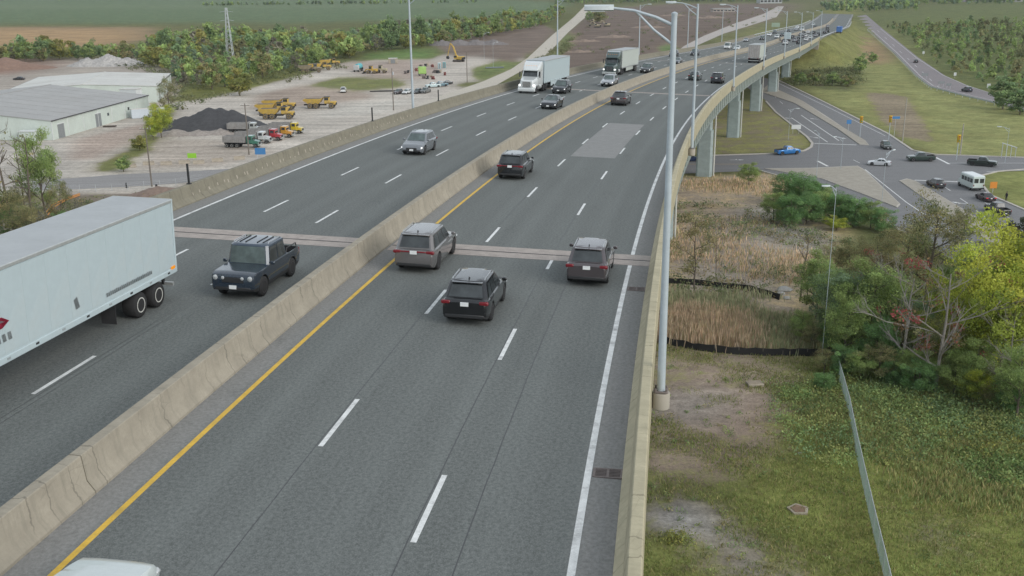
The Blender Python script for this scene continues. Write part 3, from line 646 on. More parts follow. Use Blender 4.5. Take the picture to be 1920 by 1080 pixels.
def car_parts(kind):
    """list of (name, mesh, parent index or None, role); role says which material the first slot takes"""
    if kind in _cache: return _cache[kind]
    p = SPEC[kind]; L, W, H, gc, zb, zh = (p[k] for k in ('L', 'W', 'H', 'gc', 'zb', 'zh')); h = L / 2; hw0 = W / 2; out = []
    ya = [p['wb'] / 2 + .04, -p['wb'] / 2 + .02]; ra = p['rw'] + .075; bx = p.get('boxy', 0)
    top = [(-h, p.get('trunk', zb) - .10), (-h + .12, p.get('trunk', zb)), (p['yrb'] - .1 if 'trunk' in p else -h + .3, p.get('trunk', zb)), (p['yrb'] + .25, zb), (p['yfb'] - .2, zb), (p['yfb'] + .12, zb - .03), (h - .55, zh + .05), (h - .12, zh - .03), (h, zh - .20)]
    if bx: top[-4:] = [(p['yfb'] + .1, zb - .01), (h - .3, zh + .05), (h - .1, zh + .02), (h, zh - .08)]
    zt = lambda y: float(np.interp(y, [q[0] for q in top], [q[1] for q in top]))
    def hw(y):
        t = abs(y) / h; e = .10 if not bx else .05
        return hw0 * (1 - e * max(0, (t - .70) / .30) ** 2)
    def zbt(y):
        z = gc + .10 * max(0, (abs(y) / h - .86) / .14)
        for yw in ya:
            if abs(y - yw) < ra: z = max(z, p['rw'] + math.sqrt(ra * ra - (y - yw) ** 2) * .98)
        return z
    ys = set(np.round(np.linspace(-h, h, 27), 4)) | {-h + .06, h - .06}
    for yw in ya: ys |= {yw - ra - .004, yw + ra + .004} | set(np.round(np.linspace(yw - ra, yw + ra, 11), 4))
    bed = p.get('bed')
    if bed: ys |= {bed[0] + .005, bed[0] - .005, bed[1] + .005, bed[1] - .005}
    ys = sorted(ys); rings = []; isbed = []
    for y in ys:
        b = zbt(y); t_ = zt(y); k = 1.; fl = bed[2] if bed and bed[1] < y < bed[0] else None
        if abs(y) > h - .02: k = .93
        z1 = max(b + .02, gc + .20); zs = max(z1 + .05, t_ - (.07 if not bx else .03))
        rings.append(car_ring(y, hw(y) * k, b + (0 if k == 1 else .06), z1, zs, t_ - (0 if k == 1 else .03), .03, fl, .90 if not bx else .955)); isbed.append(fl is not None)
    dark = {12} | ({0, 11} if p['clad'] else set())
    mf = lambda i, j: 1 if (j in dark or ((isbed[i] or isbed[i + 1]) and 4 <= j <= 7)) else 0
    out.append(('body', MB().loft(rings, True, 0, True, mf).mesh('body', [PLAST, PLAST], 32), None, 'paint'))
    # cabin
    wb_, wt = hw0 * (.925 if not bx else .955), hw0 * p['rt']; bow = .07 if not bx else .02; rc = .10
    def cring(z, yf, yr, w_):
        P = []
        for k in range(5): x = (-1 + k / 2) * (w_ - rc); P.append((x, yf + bow * (1 - (x / w_) ** 2), z))
        for k in range(5): P.append((w_, yf - rc - (yf - yr - 2 * rc) * k / 4, z))
        for k in range(5): x = (1 - k / 2) * (w_ - rc); P.append((x, yr - bow * .6 * (1 - (x / w_) ** 2), z))
        for k in range(5): P.append((-w_, yr + rc + (yf - yr - 2 * rc) * k / 4, z))
        return P[::-1]
    z0, z1 = zb - .04, H - .07
    cr = [cring(z0, p['yfb'], p['yrb'], wb_), cring(z1, p['yft'], p['yrt'], wt), cring(H - .015, p['yft'] - .07, p['yrt'] + .07, wt - .07), cring(H, p['yft'] - .35, p['yrt'] + .35, wt - .3)]
    out.append(('cabin', MB().loft(cr).mesh('cabin', PLAST, 28), None, 'paint'))
    le = lambda a, b, t_: a + (b - a) * t_
    def pane(name, f, us, vs):
        n_, m_ = len(us), len(vs); g = [f(u, v) for v in vs for u in us]; mb = MB()
        fs = [(j * n_ + i, j * n_ + i + 1, (j + 1) * n_ + i + 1, (j + 1) * n_ + i) for j in range(m_ - 1) for i in range(n_ - 1)]
        c = Vector((0, (p['yft'] + p['yrt']) / 2, H * .7))
        a_, b_, d_ = (Vector(g[k]) for k in fs[0][:3]); nn = (b_ - a_).cross(d_ - a_)
        if nn.dot((a_ + d_) / 2 - c) < 0: fs = [tuple(reversed(q)) for q in fs]
        return mb.add(g, fs).mesh(name, GLASS, 60)
    def front(u, v): w_ = le(wb_, wt, v); return (u * w_, le(p['yfb'], p['yft'], v) + bow * (1 - u * u) + .014, le(z0, z1, v) + .008)
    def back(u, v): w_ = le(wb_, wt, v); return (u * w_, le(p['yrb'], p['yrt'], v) - bow * .6 * (1 - u * u) - .014, le(z0, z1, v) + .008)
    out.append(('windshield', pane('windshield', front, np.linspace(-.86, .86, 7), (.08, .5, .94)), None, 'wind'))
    out.append(('rear_window', pane('rear_window', back, np.linspace(-.80, .80, 7), (.16, .5, .90)), None, 'glass'))
    for sx in (-1, 1):
        for (a_, b_) in p['ws']:
            def side(u, v):
                yf, yr = le(p['yfb'], p['yft'], v) - rc, le(p['yrb'], p['yrt'], v) + rc
                return (sx * (le(wb_, wt, v) + .012), le(yf, yr, u), le(z0, z1, v))
            out.append(('side_window', pane('side_window', side, (a_, (a_ + b_) / 2, b_), (.10, .5, .90)), None, 'glass'))
    # wheels
    rw = p['rw']; wd = .235
    ty = MB().lathe([(rw * .62, -wd / 2), (rw * .90, -wd / 2), (rw, -wd / 2 + .035), (rw, wd / 2 - .035), (rw * .90, wd / 2), (rw * .62, wd / 2)], 'X', n=22).mesh('wheel', TYRE, 50)
    rm = MB().lathe([(rw * .63, -.02), (rw * .66, wd / 2 + .004), (rw * .60, wd / 2 + .004), (rw * .57, wd / 2 - .05), (.03, wd / 2 - .045)], 'X', n=18)
    for k in range(5):
        q = k * 2 * math.pi / 5; rm.add([(wd / 2 - .005, math.cos(q + e) * r_, math.sin(q + e) * r_) for r_, e in ((rw * .1, -.7), (rw * .1, .7), (rw * .6, .17), (rw * .6, -.17))], [(0, 1, 2, 3), (3, 2, 1, 0)])
    rm = rm.mesh('rim', RIM, 40)
    for yw in ya:
        for sx in (-1, 1): out.append(('wheel', ty, None, 'tyre', (sx * (hw0 - wd / 2 - .012), yw, rw), 0 if sx > 0 else math.pi)); out.append(('rim', rm, len(out) - 1, 'rim'))
    # front: grille, lamps, plate, bumper
    zf = zt(h - .1)
    out.append(('grille', MB().bbox((0, h - .035, zf - .24), (W * .50, .10, .20 if not bx else .26), .03).mesh('grille', PLAST), None, 'plast'))
    out.append(('bumper', MB().bbox((0, h - .05, gc + .17), (W * .80, .14, .17), .04).mesh('bumper', PLAST), None, 'plast'))
    out.append(('bumper', MB().bbox((0, -h + .05, gc + .17), (W * .84, .14, .17), .04).mesh('bumper', PLAST), None, 'plast'))
    for sx in (-1, 1):
        if bx: hm = MB().lathe([(.105, -.02), (.105, .04), (.085, .055), (.0, .065)], 'Y', (sx * W * .385, h - .03, zf - .16), 14)
        else: hm = MB().bbox((sx * W * .385, h - .14, zf - .15), (W * .19, .22, .13), .05)
        out.append(('headlight', hm.mesh('headlight', HEADOFF), None, 'head'))
        zr_ = zt(-h + .2)
        if bed: tm = MB().bbox((sx * (hw(-h + .05) - .075), -h + .035, zr_ - .22), (.12, .08, .34), .02)
        else: tm = MB().bbox((sx * W * .395, -h + .075, zr_ - .12), (W * .20, .17, .15), .04)
        out.append(('taillight', tm.mesh('taillight', TAIL), None, 'tail'))
        out.append(('mirror', MB().bbox((sx * (hw0 + .09), p['yfb'] - .12, zb + .07), (.19, .09, .15), .03).mesh('mirror', PLAST), None, 'paint2'))
        if kind in ('suv', 'bigsuv', 'hatch', 'offroad'):
            out.append(('roof_rail', MB().tube([(sx * (wt - .07), p['yft'] - .22, H - .02), (sx * (wt - .07), p['yft'] - .32, H + .035), (sx * (wt - .07), p['yrt'] + .3, H + .03), (sx * (wt - .07), p['yrt'] + .2, H - .02)], .02, 6).mesh('roof_rail', CHROME), None, 'rail'))
    if not bed:
        out.append(('spoiler' if kind != 'sedan' else 'trunk_lip', MB().bbox((0, p['yrt'] - .05, H - .06) if kind != 'sedan' else (0, -h + .12, zt(-h + .15) + .02), (wt * 1.75, .24 if kind != 'sedan' else .1, .05 if kind != 'sedan' else .03), .02).mesh('spoiler', PLAST), None, 'paint2'))
        out.append(('antenna', MB().loft([[(-.03, p['yrt'] + .42, H - .01), (.03, p['yrt'] + .42, H - .01), (.02, p['yrt'] + .24, H - .01), (-.02, p['yrt'] + .24, H - .01)], [(-.008, p['yrt'] + .30, H + .075), (.008, p['yrt'] + .30, H + .075), (.008, p['yrt'] + .24, H + .075), (-.008, p['yrt'] + .24, H + .075)]]).mesh('antenna', PLAST), None, 'plast'))
        pz = zt(-h + .2) - (.17 if kind != 'bigsuv' else .13)
    else: pz = gc + .28
    out.append(('licence_plate', MB().box((0, -h - .005, pz), (.32, .03, .16)).mesh('licence_plate', PLATE, 0), None, 'plate'))
    out.append(('licence_plate', MB().box((0, h + .02, gc + .24), (.31, .03, .155)).mesh('licence_plate', PLATE, 0), None, 'plate'))
    if kind == 'bigsuv': out.append(('light_bar', MB().bbox((0, -h + .015, zt(-h + .2) - .10), (W * .62, .06, .07), .02).mesh('light_bar', TAIL), None, 'tail'))
    if kind == 'offroad':
        for sx in (-1, 1):
            out.append(('fog_lamp', MB().lathe([(.07, -.02), (.07, .03), (.05, .045)], 'Y', (sx * W * .215, h - .0, zf - .16), 12).mesh('fog_lamp', HEADOFF), None, 'headoff'))
            for q in (.26, .52): out.append(('roof_strip', MB().box((sx * q, -.05, H + .012), (.04, 1.15, .03)).mesh('roof_strip', PLAST), None, 'plast'))
            out.append(('bed_rail', MB().tube([(sx * .80, -1.25, zb + .0), (sx * .80, -1.35, zb + .16), (sx * .80, -2.4, zb + .16), (sx * .80, -2.48, zb)], .025, 6).mesh('bed_rail', PLAST), None, 'plast'))
    _cache[kind] = out; return out
def car(kind, label, cat, loc, rz, col, group=None, lights=False, brake=False, roof=None, rim=RIM, sc=None, metal=.35, name=None, mir=None, dark_glass=True):
    root = thing(name or {'suv': 'suv', 'bigsuv': 'suv', 'hatch': 'hatchback_car', 'sedan': 'sedan_car', 'coupe': 'suv', 'pickup': 'pickup_truck', 'offroad': 'pickup_truck', 'van': 'van'}[kind], label, cat, loc, rz, group)
    if sc: root.scale = sc
    pm = paint(col, metal); role = dict(paint=pm, paint2=mir or pm, glass=GLASS, wind=GLASSL, tyre=TYRE, rim=rim, plast=PLAST, head=HEAD if lights else HEADOFF, headoff=HEADOFF, tail=TAILON if brake else TAIL, plate=PLATE, rail=CHROME if col[0] < .3 else PLAST)
    objs = []
    for q in car_parts(kind):
        o = link(q[0], q[1], root if q[2] is None else objs[q[2]])
        if len(q) > 4: o.location = q[4]; o.rotation_euler = (0, 0, q[5])
        m_ = role[q[3]]
        if q[0] == 'cabin' and roof: m_ = paint(roof, metal)
        o.material_slots[0].link = 'OBJECT'; o.material_slots[0].material = m_
        objs.append(o)
    return root
def on_deck(kind, label, cat, s, o, col, inbound=False, nose=0., **k):
    """s is where the end nearest the camera touches down"""
    L = SPEC[kind]['L']; c = s + L / 2
    x, y, z, t = road(c); rr = car(kind, label, cat, dp(c, o, .005), 0, col, lights=inbound and kind != 'offroad', **k)
    g = (ZS[np.searchsorted(SS, c + 2)] - ZS[np.searchsorted(SS, c - 2)]) / 4
    e = Matrix.Rotation(-t, 3, 'Z') @ Matrix.Rotation(math.atan(g), 3, 'X') @ Matrix.Rotation(-math.atan(SUP), 3, 'Y')
    if inbound: e = e @ Matrix.Rotation(math.pi, 3, 'Z')
    rr.rotation_euler = e.to_euler(); return rr
GO, CO = 'vehicles heading away on the right carriageway', 'vehicles coming on the left carriageway'
DKG, SIL, BLK, WHT = (.045, .048, .052), (.33, .34, .36), (.018, .019, .021), (.70, .72, .72)
on_deck('sedan', 'white car cut off by the bottom edge of the picture, only its roof showing', 'car', -10.5, 1.78, (.56, .61, .60), group=GO, metal=.05)
on_deck('bigsuv', 'silver grey SUV with red lamp bar close to the median at the near expansion joint', 'SUV', 20.2, 1.55, (.155, .148, .148), group=GO, rim=RIMD)
on_deck('suv', 'black SUV with silver roof rails, nearest car in the middle lane', 'SUV', 13.2, 5.42, (.010, .011, .013), group=GO, rim=RIMD)
on_deck('suv', 'brown grey SUV in the lane beside the white edge line', 'SUV', 19.8, 9.5, (.085, .072, .076), group=GO, brake=False)
on_deck('bigsuv', 'black SUV beside the median between the near and second expansion joints', 'SUV', 45.2, 1.3, (.011, .013, .016), group=GO, sc=(.96, .93, .97))
on_deck('coupe', 'dark maroon grey SUV just before the second expansion joint', 'SUV', 99.8, 1.9, (.05, .04, .042), group=GO)
on_deck('sedan', 'dark grey green car in the middle lane behind the second lamp post', 'car', 149.3, 5.5, (.05, .062, .058), group=GO)
on_deck('suv', 'dark blue grey SUV in the lane next to the right parapet', 'SUV', 144.3, 9.7, (.045, .05, .062), group=GO)
on_deck('suv', 'white SUV following a white box truck far down the right carriageway', 'SUV', 381, 4.2, WHT, group=GO, metal=.05)
on_deck('suv', 'black SUV far down the right carriageway near the parapet', 'SUV', 391.5, 8.4, BLK, group=GO)
on_deck('sedan', 'white car far ahead near the end of the viaduct parapet', 'car', 452, 8.9, WHT, group=GO, metal=.05)
on_deck('suv', 'grey SUV far ahead in the middle lane beyond the white box truck', 'SUV', 458, 5.2, (.2, .2, .21), group=GO)
on_deck('suv', 'dark SUV on the embankment road past the viaduct end', 'SUV', 494, 9.5, DKG, group=GO)
on_deck('sedan', 'dark car farthest ahead beside the right guard rail', 'car', 526, 9.6, DKG, group=GO)
on_deck('sedan', 'white car between the black SUV and the viaduct end on the right carriageway', 'car', 428, 8.8, WHT, group=GO, metal=.05)
on_deck('suv', 'dark SUV in the left lane beyond the white box truck', 'SUV', 447, 1.9, DKG, group=GO)
on_deck('sedan', 'silver car in the left lane on the embankment road', 'car', 486, 1.9, SIL, group=GO)
on_deck('suv', 'black SUV in the middle lane past the viaduct end', 'SUV', 512, 5.6, BLK, group=GO)
on_deck('sedan', 'grey car beside the left parapet ahead of the far white van', 'car', 398, -12.3, SIL, True, group=CO)
on_deck('suv', 'white SUV beside the median between the van and the dark car', 'SUV', 446, -4.7, WHT, True, group=CO, metal=.05)
on_deck('suv', 'dark SUV at the left edge past the viaduct end', 'SUV', 502, -12., DKG, True, group=CO)
on_deck('sedan', 'silver car in the middle lane next to the farthest white van', 'car', 560, -8.4, SIL, True, group=CO)
for s_, o_, k_, c_, inb, lab in ((590, 5.5, 'suv', DKG, False, 'tiny dark SUV far out on the outbound lanes'), (625, 9.2, 'sedan', WHT, False, 'tiny white car farthest out on the outbound side'), (640, 1.9, 'suv', SIL, False, 'tiny silver SUV farthest out beside the median'), (600, -12., 'sedan', WHT, True, 'tiny white car far out at the left edge'), (630, -4.6, 'suv', BLK, True, 'tiny black SUV far out beside the median'), (670, -8.4, 'suv', WHT, True, 'tiny white SUV farthest out on the inbound lanes')):
    on_deck(k_, lab, 'SUV' if k_ == 'suv' else 'car', s_, o_, c_, inb, group=CO if inb else GO)
ORDQ = 'first second third fourth fifth sixth seventh eighth'.split()
for k_, (s_, o_, kd, c_) in enumerate(((404, 1.9, 'sedan', DKG), (412, 5.5, 'suv', SIL), (436, 5.3, 'sedan', BLK), (470, 5.4, 'suv', WHT), (478, 9.3, 'sedan', SIL), (502, 1.8, 'suv', DKG), (520, 1.9, 'sedan', WHT), (545, 9.2, 'suv', BLK))):
    on_deck(kd, 'small far vehicle queuing on the right carriageway, %s of eight from the near end' % ORDQ[k_], 'SUV' if kd == 'suv' else 'car', s_, o_, c_, group='far queue on the right carriageway')
on_deck('offroad', 'dark slate four door pickup with round headlights coming past the white trailer', 'pickup truck', 14.4, -4.55, (.018, .030, .048), True, group=CO, roof=(.035, .055, .085), rim=RIMD, metal=.1)  # lighter roof colour paints in the sky reflection on the cabin top
on_deck('hatch', 'silver grey hatchback alone on the left carriageway', 'car', 53.8, -8.35, (.20, .215, .235), True, group=CO)
on_deck('sedan', 'black car leading beside the median in front of the white semi', 'car', 91.8, -4.9, (.014, .017, .022), True, group=CO)
on_deck('suv', 'dark grey SUV alongside the white semi truck', 'SUV', 111.8, -8.1, (.020, .023, .028), True, group=CO)
on_deck('suv', 'pale silver SUV beside the median in front of the dark green semi', 'SUV', 127.3, -4.5, (.42, .44, .47), True, group=CO)
on_deck('suv', 'dark grey SUV to the right of the dark green semi', 'SUV', 163, -4.9, (.06, .065, .07), True, group=CO)
on_deck('sedan', 'dark blue car half hidden behind the near lamp post', 'car', 199, -5., (.07, .08, .10), True, group=CO)
on_deck('suv', 'black SUV at the left parapet behind the near lamp post', 'SUV', 239, -12.2, BLK, True, group=CO)
on_deck('suv', 'dark blue SUV in the centre of the far left carriageway', 'SUV', 252, -8.9, (.03, .035, .05), True, group=CO)
on_deck('van', 'white van in the middle lane of the far left carriageway', 'van', 316, -8.6, (.68, .70, .70), True, group=CO, metal=.05, sc=(.98, .92, .86))
on_deck('sedan', 'white sedan beside the median next to the white van', 'car', 310, -4.8, (.6, .62, .62), True, group=CO, metal=.05)
on_deck('suv', 'dark car with bright lamps far along the left carriageway', 'SUV', 423, -8.6, DKG, True, group=CO)
on_deck('sedan', 'white car at the left edge of the far left carriageway', 'car', 470, -10.6, WHT, True, group=CO, metal=.05)
on_deck('suv', 'dark SUV beside the median far along the left carriageway', 'SUV', 474, -5.3, DKG, True, group=CO)
on_deck('suv', 'black SUV in the middle lane beyond the viaduct on the left carriageway', 'SUV', 525, -8.0, BLK, True, group=CO)
on_deck('van', 'white van farthest along the left carriageway', 'van', 556, -4.6, WHT, True, group=CO, metal=.05, sc=(.98, .92, .9))

# ---- trucks
TRW = mat('trailer_white', (.46, .545, .57), .42, 0, .04, .7, dirt=(.45, .45, .42, .3)); TRR = mat('trailer_roof', (.39, .41, .42), .6, 0, .06, .5); TRG = mat('trailer_grey_green', (.50, .54, .50), .5, 0, .06, .7)
ALU = mat('aluminium_rail', (.52, .54, .53), .45, .5, .1, 3); REDP = mat('red_print', (.36, .025, .06), .5, 0, .06, 3); GREYP = mat('grey_print', (.30, .33, .34), .6, 0, .1, 5); CHAS = mat('chassis_black', (.03, .03, .032), .7, 0, .15, 3)
def wheel_truck(root, x, y, r=.5, wd=.56, rim=RIMW, name='wheel'):
    if ('tw', r, wd) not in _cache:
        _cache[('tw', r, wd)] = (MB().lathe([(r * .55, -wd / 2), (r * .9, -wd / 2), (r, -wd / 2 + .05), (r, wd / 2 - .05), (r * .9, wd / 2), (r * .55, wd / 2)], 'X', n=22).mesh('wheel', TYRE, 50),
            MB().lathe([(r * .56, -.02), (r * .60, wd / 2 + .004), (r * .52, wd / 2 + .004), (r * .46, wd / 2 - .12), (r * .22, wd / 2 - .12), (r * .20, wd / 2 - .02), (.02, wd / 2 - .01)], 'X', n=18).mesh('rim', RIMW, 40))
    a_, b_ = _cache[('tw', r, wd)]
    o = link(name, a_, root, (x, y, r), 0 if x > 0 else math.pi); q = link('rim', b_, o); q.material_slots[0].link = 'OBJECT'; q.material_slots[0].material = rim
    return o
def trailer(root, yr=0., L=16.1, m=TRW, doors=TRW, skirt=False, wheels=True, W=2.6, z0=1.12, z1=4.1):
    """box trailer, rear at yr, nose towards +Y, wheels on the ground"""
    D = lambda mb, nm, mm, **k: mb.build(nm, mm, root, 30, **k)
    D(MB().box((0, yr + L / 2, (z0 + z1) / 2 + .05), (W - .05, L - .06, z1 - z0 - .22)), 'cargo_box', m)
    D(MB().box((0, yr + L / 2, z1 - .02), (W - .07, L - .07, .05)), 'roof_panel', TRR)
    pl = MB().box((0, 0, 0), (.03, (L - .3) / int(L / 1.22) - .004, z1 - z0 - .40)).mesh('side_panel', m, 0)
    n_ = int(L / 1.22)
    for sx in (-1, 1):
        for k in range(n_): link('side_panel', pl, root, (sx * (W / 2 - .022), yr + .15 + (k + .5) * (L - .3) / n_, (z0 + z1) / 2 + .04))
        D(MB().bbox((sx * (W / 2 - .015), yr + L / 2, z1 - .06), (.07, L, .13), .02), 'top_rail', ALU)
        D(MB().bbox((sx * (W / 2 - .015), yr + L / 2, z0 + .05), (.07, L, .22), .02), 'bottom_rail', ALU if m is not TRW else TRW)
        for k in range(11): D(MB().box((sx * (W / 2 + .022), yr + .7 + k * (L - 1.4) / 10, z0 + .06), (.02, .16, .07)), 'marker', GREYP if k % 2 else CHAS)
        D(MB().bbox((sx * (W / 2 - .02), yr + .03, (z0 + z1) / 2), (.09, .10, z1 - z0), .02), 'corner_post', ALU if m is not TRW else TRW)
        D(MB().bbox((sx * (W / 2 - .02), yr + L - .05, (z0 + z1) / 2), (.09, .14, z1 - z0), .03), 'corner_post', ALU if m is not TRW else TRW)
        D(MB().box((sx * .62, yr - .01, (z0 + z1) / 2), (W / 2 - .14, .05, z1 - z0 - .26)), 'rear_door', doors)
        for q in (.35, .85): D(MB().tube([(sx * q, yr - .06, z0 + .1), (sx * q, yr - .06, z1 - .12)], .022, 6), 'lock_rod', GALV)
        D(MB().bbox((sx * 1.0, yr - .03, z0 - .05), (.34, .08, .14), .02), 'tail_lamp', TAIL)
        D(MB().box((sx * .72, yr + .12, .82), (.1, .1, .6)), 'guard_post', CHAS)
        D(MB().box((sx * .85, yr + 2.0 + 2.55, .58), (.6, .03, .75)), 'mud_flap', CHAS)
        D(MB().box((sx * .8, yr + L - 3.2, .75), (.16, .16, .85)), 'landing_leg', CHAS)
        if skirt: D(MB().box((sx * (W / 2 - .07), yr + L * .52, .78), (.05, L * .42, .62)), 'side_skirt', m)
    D(MB().box((0, yr - .015, z1 - .06), (W, .09, .14)), 'rear_header', ALU); D(MB().box((0, yr - .015, z0 + .02), (W, .09, .14)), 'rear_sill', ALU)
    D(MB().box((0, yr + .08, .55), (2.3, .12, .14)), 'underride_guard', ALU)
    D(MB().box((0, yr + L / 2, z0 - .12), (1.1, L - .5, .20)), 'floor_frame', CHAS)
    D(MB().box((0, yr + 2.6, .75), (1.0, 2.9, .35)), 'bogie', CHAS)
    if wheels:
        for sx in (-1, 1):
            for y in (1.55, 2.95): wheel_truck(root, sx * (W / 2 - .30), yr + y)
def tractor(root, col, roofc=None, dark=False, hi=True):
    """sleeper tractor, front bumper at y = 0, towards +Y"""
    pm = paint(col, .1); rm = paint(roofc or col, .1); D = lambda mb, nm, mm, s_=30: mb.build(nm, mm, root, s_)
    def rr(y, w_, z0, z1, tp=.9): return [(w_, y, z0), (w_, y, z0 + (z1 - z0) * .7), (w_ * tp, y, z1), (-w_ * tp, y, z1), (-w_, y, z0 + (z1 - z0) * .7), (-w_, y, z0)]
    D(MB().loft([rr(-.02, .78, .62, 1.62), rr(-.12, .92, .6, 1.74), rr(-.9, 1.05, .6, 1.92), rr(-1.85, 1.14, .6, 2.12)]), 'hood', pm)
    D(MB().bbox((0, -.02, .46), (2.38, .34, .44), .1), 'bumper', pm if not dark else ALU)
    D(MB().bbox((0, .015, 1.18), (1.12, .08, .78), .04), 'grille', CHROME if not dark else PLAST)
    for k in range(5): D(MB().box((0, .065, .92 + k * .13), (1.0, .02, .03)), 'grille_bar', PLAST if not dark else CHROME)
    for sx in (-1, 1):
        D(MB().bbox((sx * .93, -.16, 1.05), (.36, .34, .28), .08), 'headlight', HEAD)
        D(MB().loft([[(sx * q, y, z) for q in (.72, 1.22)] + [(sx * q, y, z - .1) for q in (1.22, .72)] for y, z in ((-.2, .75), (-.42, 1.02), (-.9, 1.15), (-1.4, 1.05), (-1.62, .75))]), 'fender', pm)
        wheel_truck(root, sx * 1.05, -.95, .5, .3, RIM)
        for y in (-4.6, -5.95): wheel_truck(root, sx * .98, y, .5, .56, RIM)
        D(MB().lathe([(.3, -2.9), (.33, -2.86), (.33, -1.92), (.3, -1.88)], 'Y', (sx * .98, -.35, .78), 16), 'fuel_tank', ALU)
        D(MB().bbox((sx * 1.38, -1.65, 2.35), (.12, .22, .72), .03), 'mirror', PLAST)
        D(MB().box((sx * 1.27, -1.72, 2.55), (.2, .03, .03)), 'mirror_arm', PLAST)
        D(MB().add([(sx * 1.175, -1.95, 2.15), (sx * 1.175, -2.75, 2.15), (sx * 1.165, -2.75, 2.78), (sx * 1.165, -2.2, 2.78)], [(0, 1, 2, 3), (3, 2, 1, 0)]), 'side_window', GLASS)
        D(MB().box((sx * 1.16, -4.05, 2.4), (.05, .45, 3.0)), 'side_fairing', pm)
    cab = [rr(-1.78, 1.14, 1.0, 2.05, .98), rr(-2.18, 1.15, 1.0, 2.86, .93), rr(-2.9, 1.16, 1.0, 2.9, .93)]
    D(MB().loft(cab), 'cab', pm); D(MB().add([(-.98, -1.775, 2.10), (.98, -1.775, 2.10), (.93, -2.14, 2.80), (-.93, -2.14, 2.80), (0, -1.74, 2.10), (0, -2.10, 2.80)], [(0, 4, 5, 3), (4, 1, 2, 5)]), 'windshield', GLASS, 60)
    D(MB().loft([rr(-2.88, 1.17, .95, 3.0, .95), rr(-4.0, 1.17, .95, 3.05, .95)]), 'sleeper', pm)
    zt = 4.0 if hi else 3.5
    D(MB().loft([rr(-1.98, .98, 2.88, 2.98, .9), rr(-2.35, 1.08, 2.88, 3.42, .9), rr(-2.95, 1.15, 2.88, zt - .12, .92), rr(-4.0, 1.17, 2.9, zt, .95)]), 'roof_fairing', rm)
    D(MB().box((0, -1.92, 2.90), (1.9, .28, .04)), 'sun_visor', pm if not dark else PLAST)
    for k in range(5): D(MB().box((-.7 + k * .35, -2.42, zt - .5 + .0), (.1, .06, .05)), 'marker_lamp', AMBER)
    D(MB().box((0, -4.0, .82), (.95, 5.4, .3)), 'chassis', CHAS); D(MB().box((0, -5.3, 1.05), (1.0, 1.1, .12)), 'fifth_wheel', CHAS)
def truck_at(label, s, o, inbound, build, name='semi_truck', cat='truck', group=None):
    x, y, z, t = road(s); r_ = thing(name, label, cat, dp(s, o, .01), -t + (math.pi if inbound else 0), group); build(r_)
    g = (np.interp(s + 10, SS, ZS) - np.interp(s, SS, ZS)) / 10
    e = Matrix.Rotation(-t, 3, 'Z') @ Matrix.Rotation(math.atan(g), 3, 'X') @ Matrix.Rotation(-math.atan(SUP), 3, 'Y')
    if inbound: e = e @ Matrix.Rotation(math.pi, 3, 'Z')
    r_.rotation_euler = e.to_euler(); return r_
def near_trailer(r_):
    trailer(r_, 0, 16.1)
    D = lambda mb, nm, mm: mb.build(nm, mm, r_, 0)
    x = -1.3 - .012        # the side that faces the median and the camera
    def pr(pts, nm, mm): D(MB().add([(x - .004, y, z) for y, z in pts], [tuple(range(len(pts))), tuple(reversed(range(len(pts))))]), nm, mm)
    pr([(10.75, 2.35), (11.1, 2.55), (13.1, 2.55), (13.1, 2.2), (11.1, 2.2)], 'red_arrow_mark', REDP)
    pr([(10.95, 2.37), (11.2, 2.47), (11.9, 2.47), (11.9, 2.40)], 'white_arrow_stripe', TRW)
    for k in range(9):
        y = 10.7 + k * .27; pr([(y, 1.75), (y + .16, 1.75), (y + .2, 2.0), (y + .05, 2.0)], 'print_stroke', GREYP)
    for k in range(26):
        y = 2.0 + k * .128; pr([(y, 1.50), (y + .09, 1.50), (y + .10, 1.64 + .02 * (k % 3)), (y + .02, 1.64)], 'print_stroke', GREYP)
    pr([(7.0, 1.65), (7.22, 1.62), (7.3, 1.98), (7.12, 2.05)], 'scuff_mark', GREYP)
    sub = link('tractor_unit', None, r_, (0, 20.9, 0)); tractor(sub, (.6, .62, .62))
    MB().box((-1.31, .3, 1.32), (.03, .3, .12)).build('side_lamp', AMBER, r_, 0)
truck_at('long white box trailer filling the left edge of the picture', 14.5, -8.32, True, near_trailer, 'box_trailer', 'trailer', CO)
def semi(col, tm, **k):
    def f(r_):
        sub = link('tractor_unit', None, r_, (0, 0, 0)); tractor(sub, col, **k); sub2 = link('trailer_unit', None, r_, (0, 0, 0)); trailer(sub2, -20.6, 16.1, tm, tm, True)
    return f
truck_at('white semi truck with white box trailer leading on the left carriageway', 110.5, -12.1, True, semi((.66, .69, .69), TRW), group=CO)
truck_at('dark green semi truck with pale trailer behind the white semi', 151.5, -9.0, True, semi((.055, .085, .082), TRG, dark=True), group=CO)
GDOOR = mat('grey_trailer_doors', (.36, .335, .32), .6, 0, .2, 2.5)
def away_semi(r_):
    trailer(r_, 0, 16.1, TRG, GDOOR, True); sub = link('tractor_unit', None, r_, (0, 20.8, 0)); tractor(sub, (.35, .37, .38))
truck_at('grey box trailer truck driving away in the lane beside the right parapet', 222.3, 9.2, False, away_semi, group=GO)
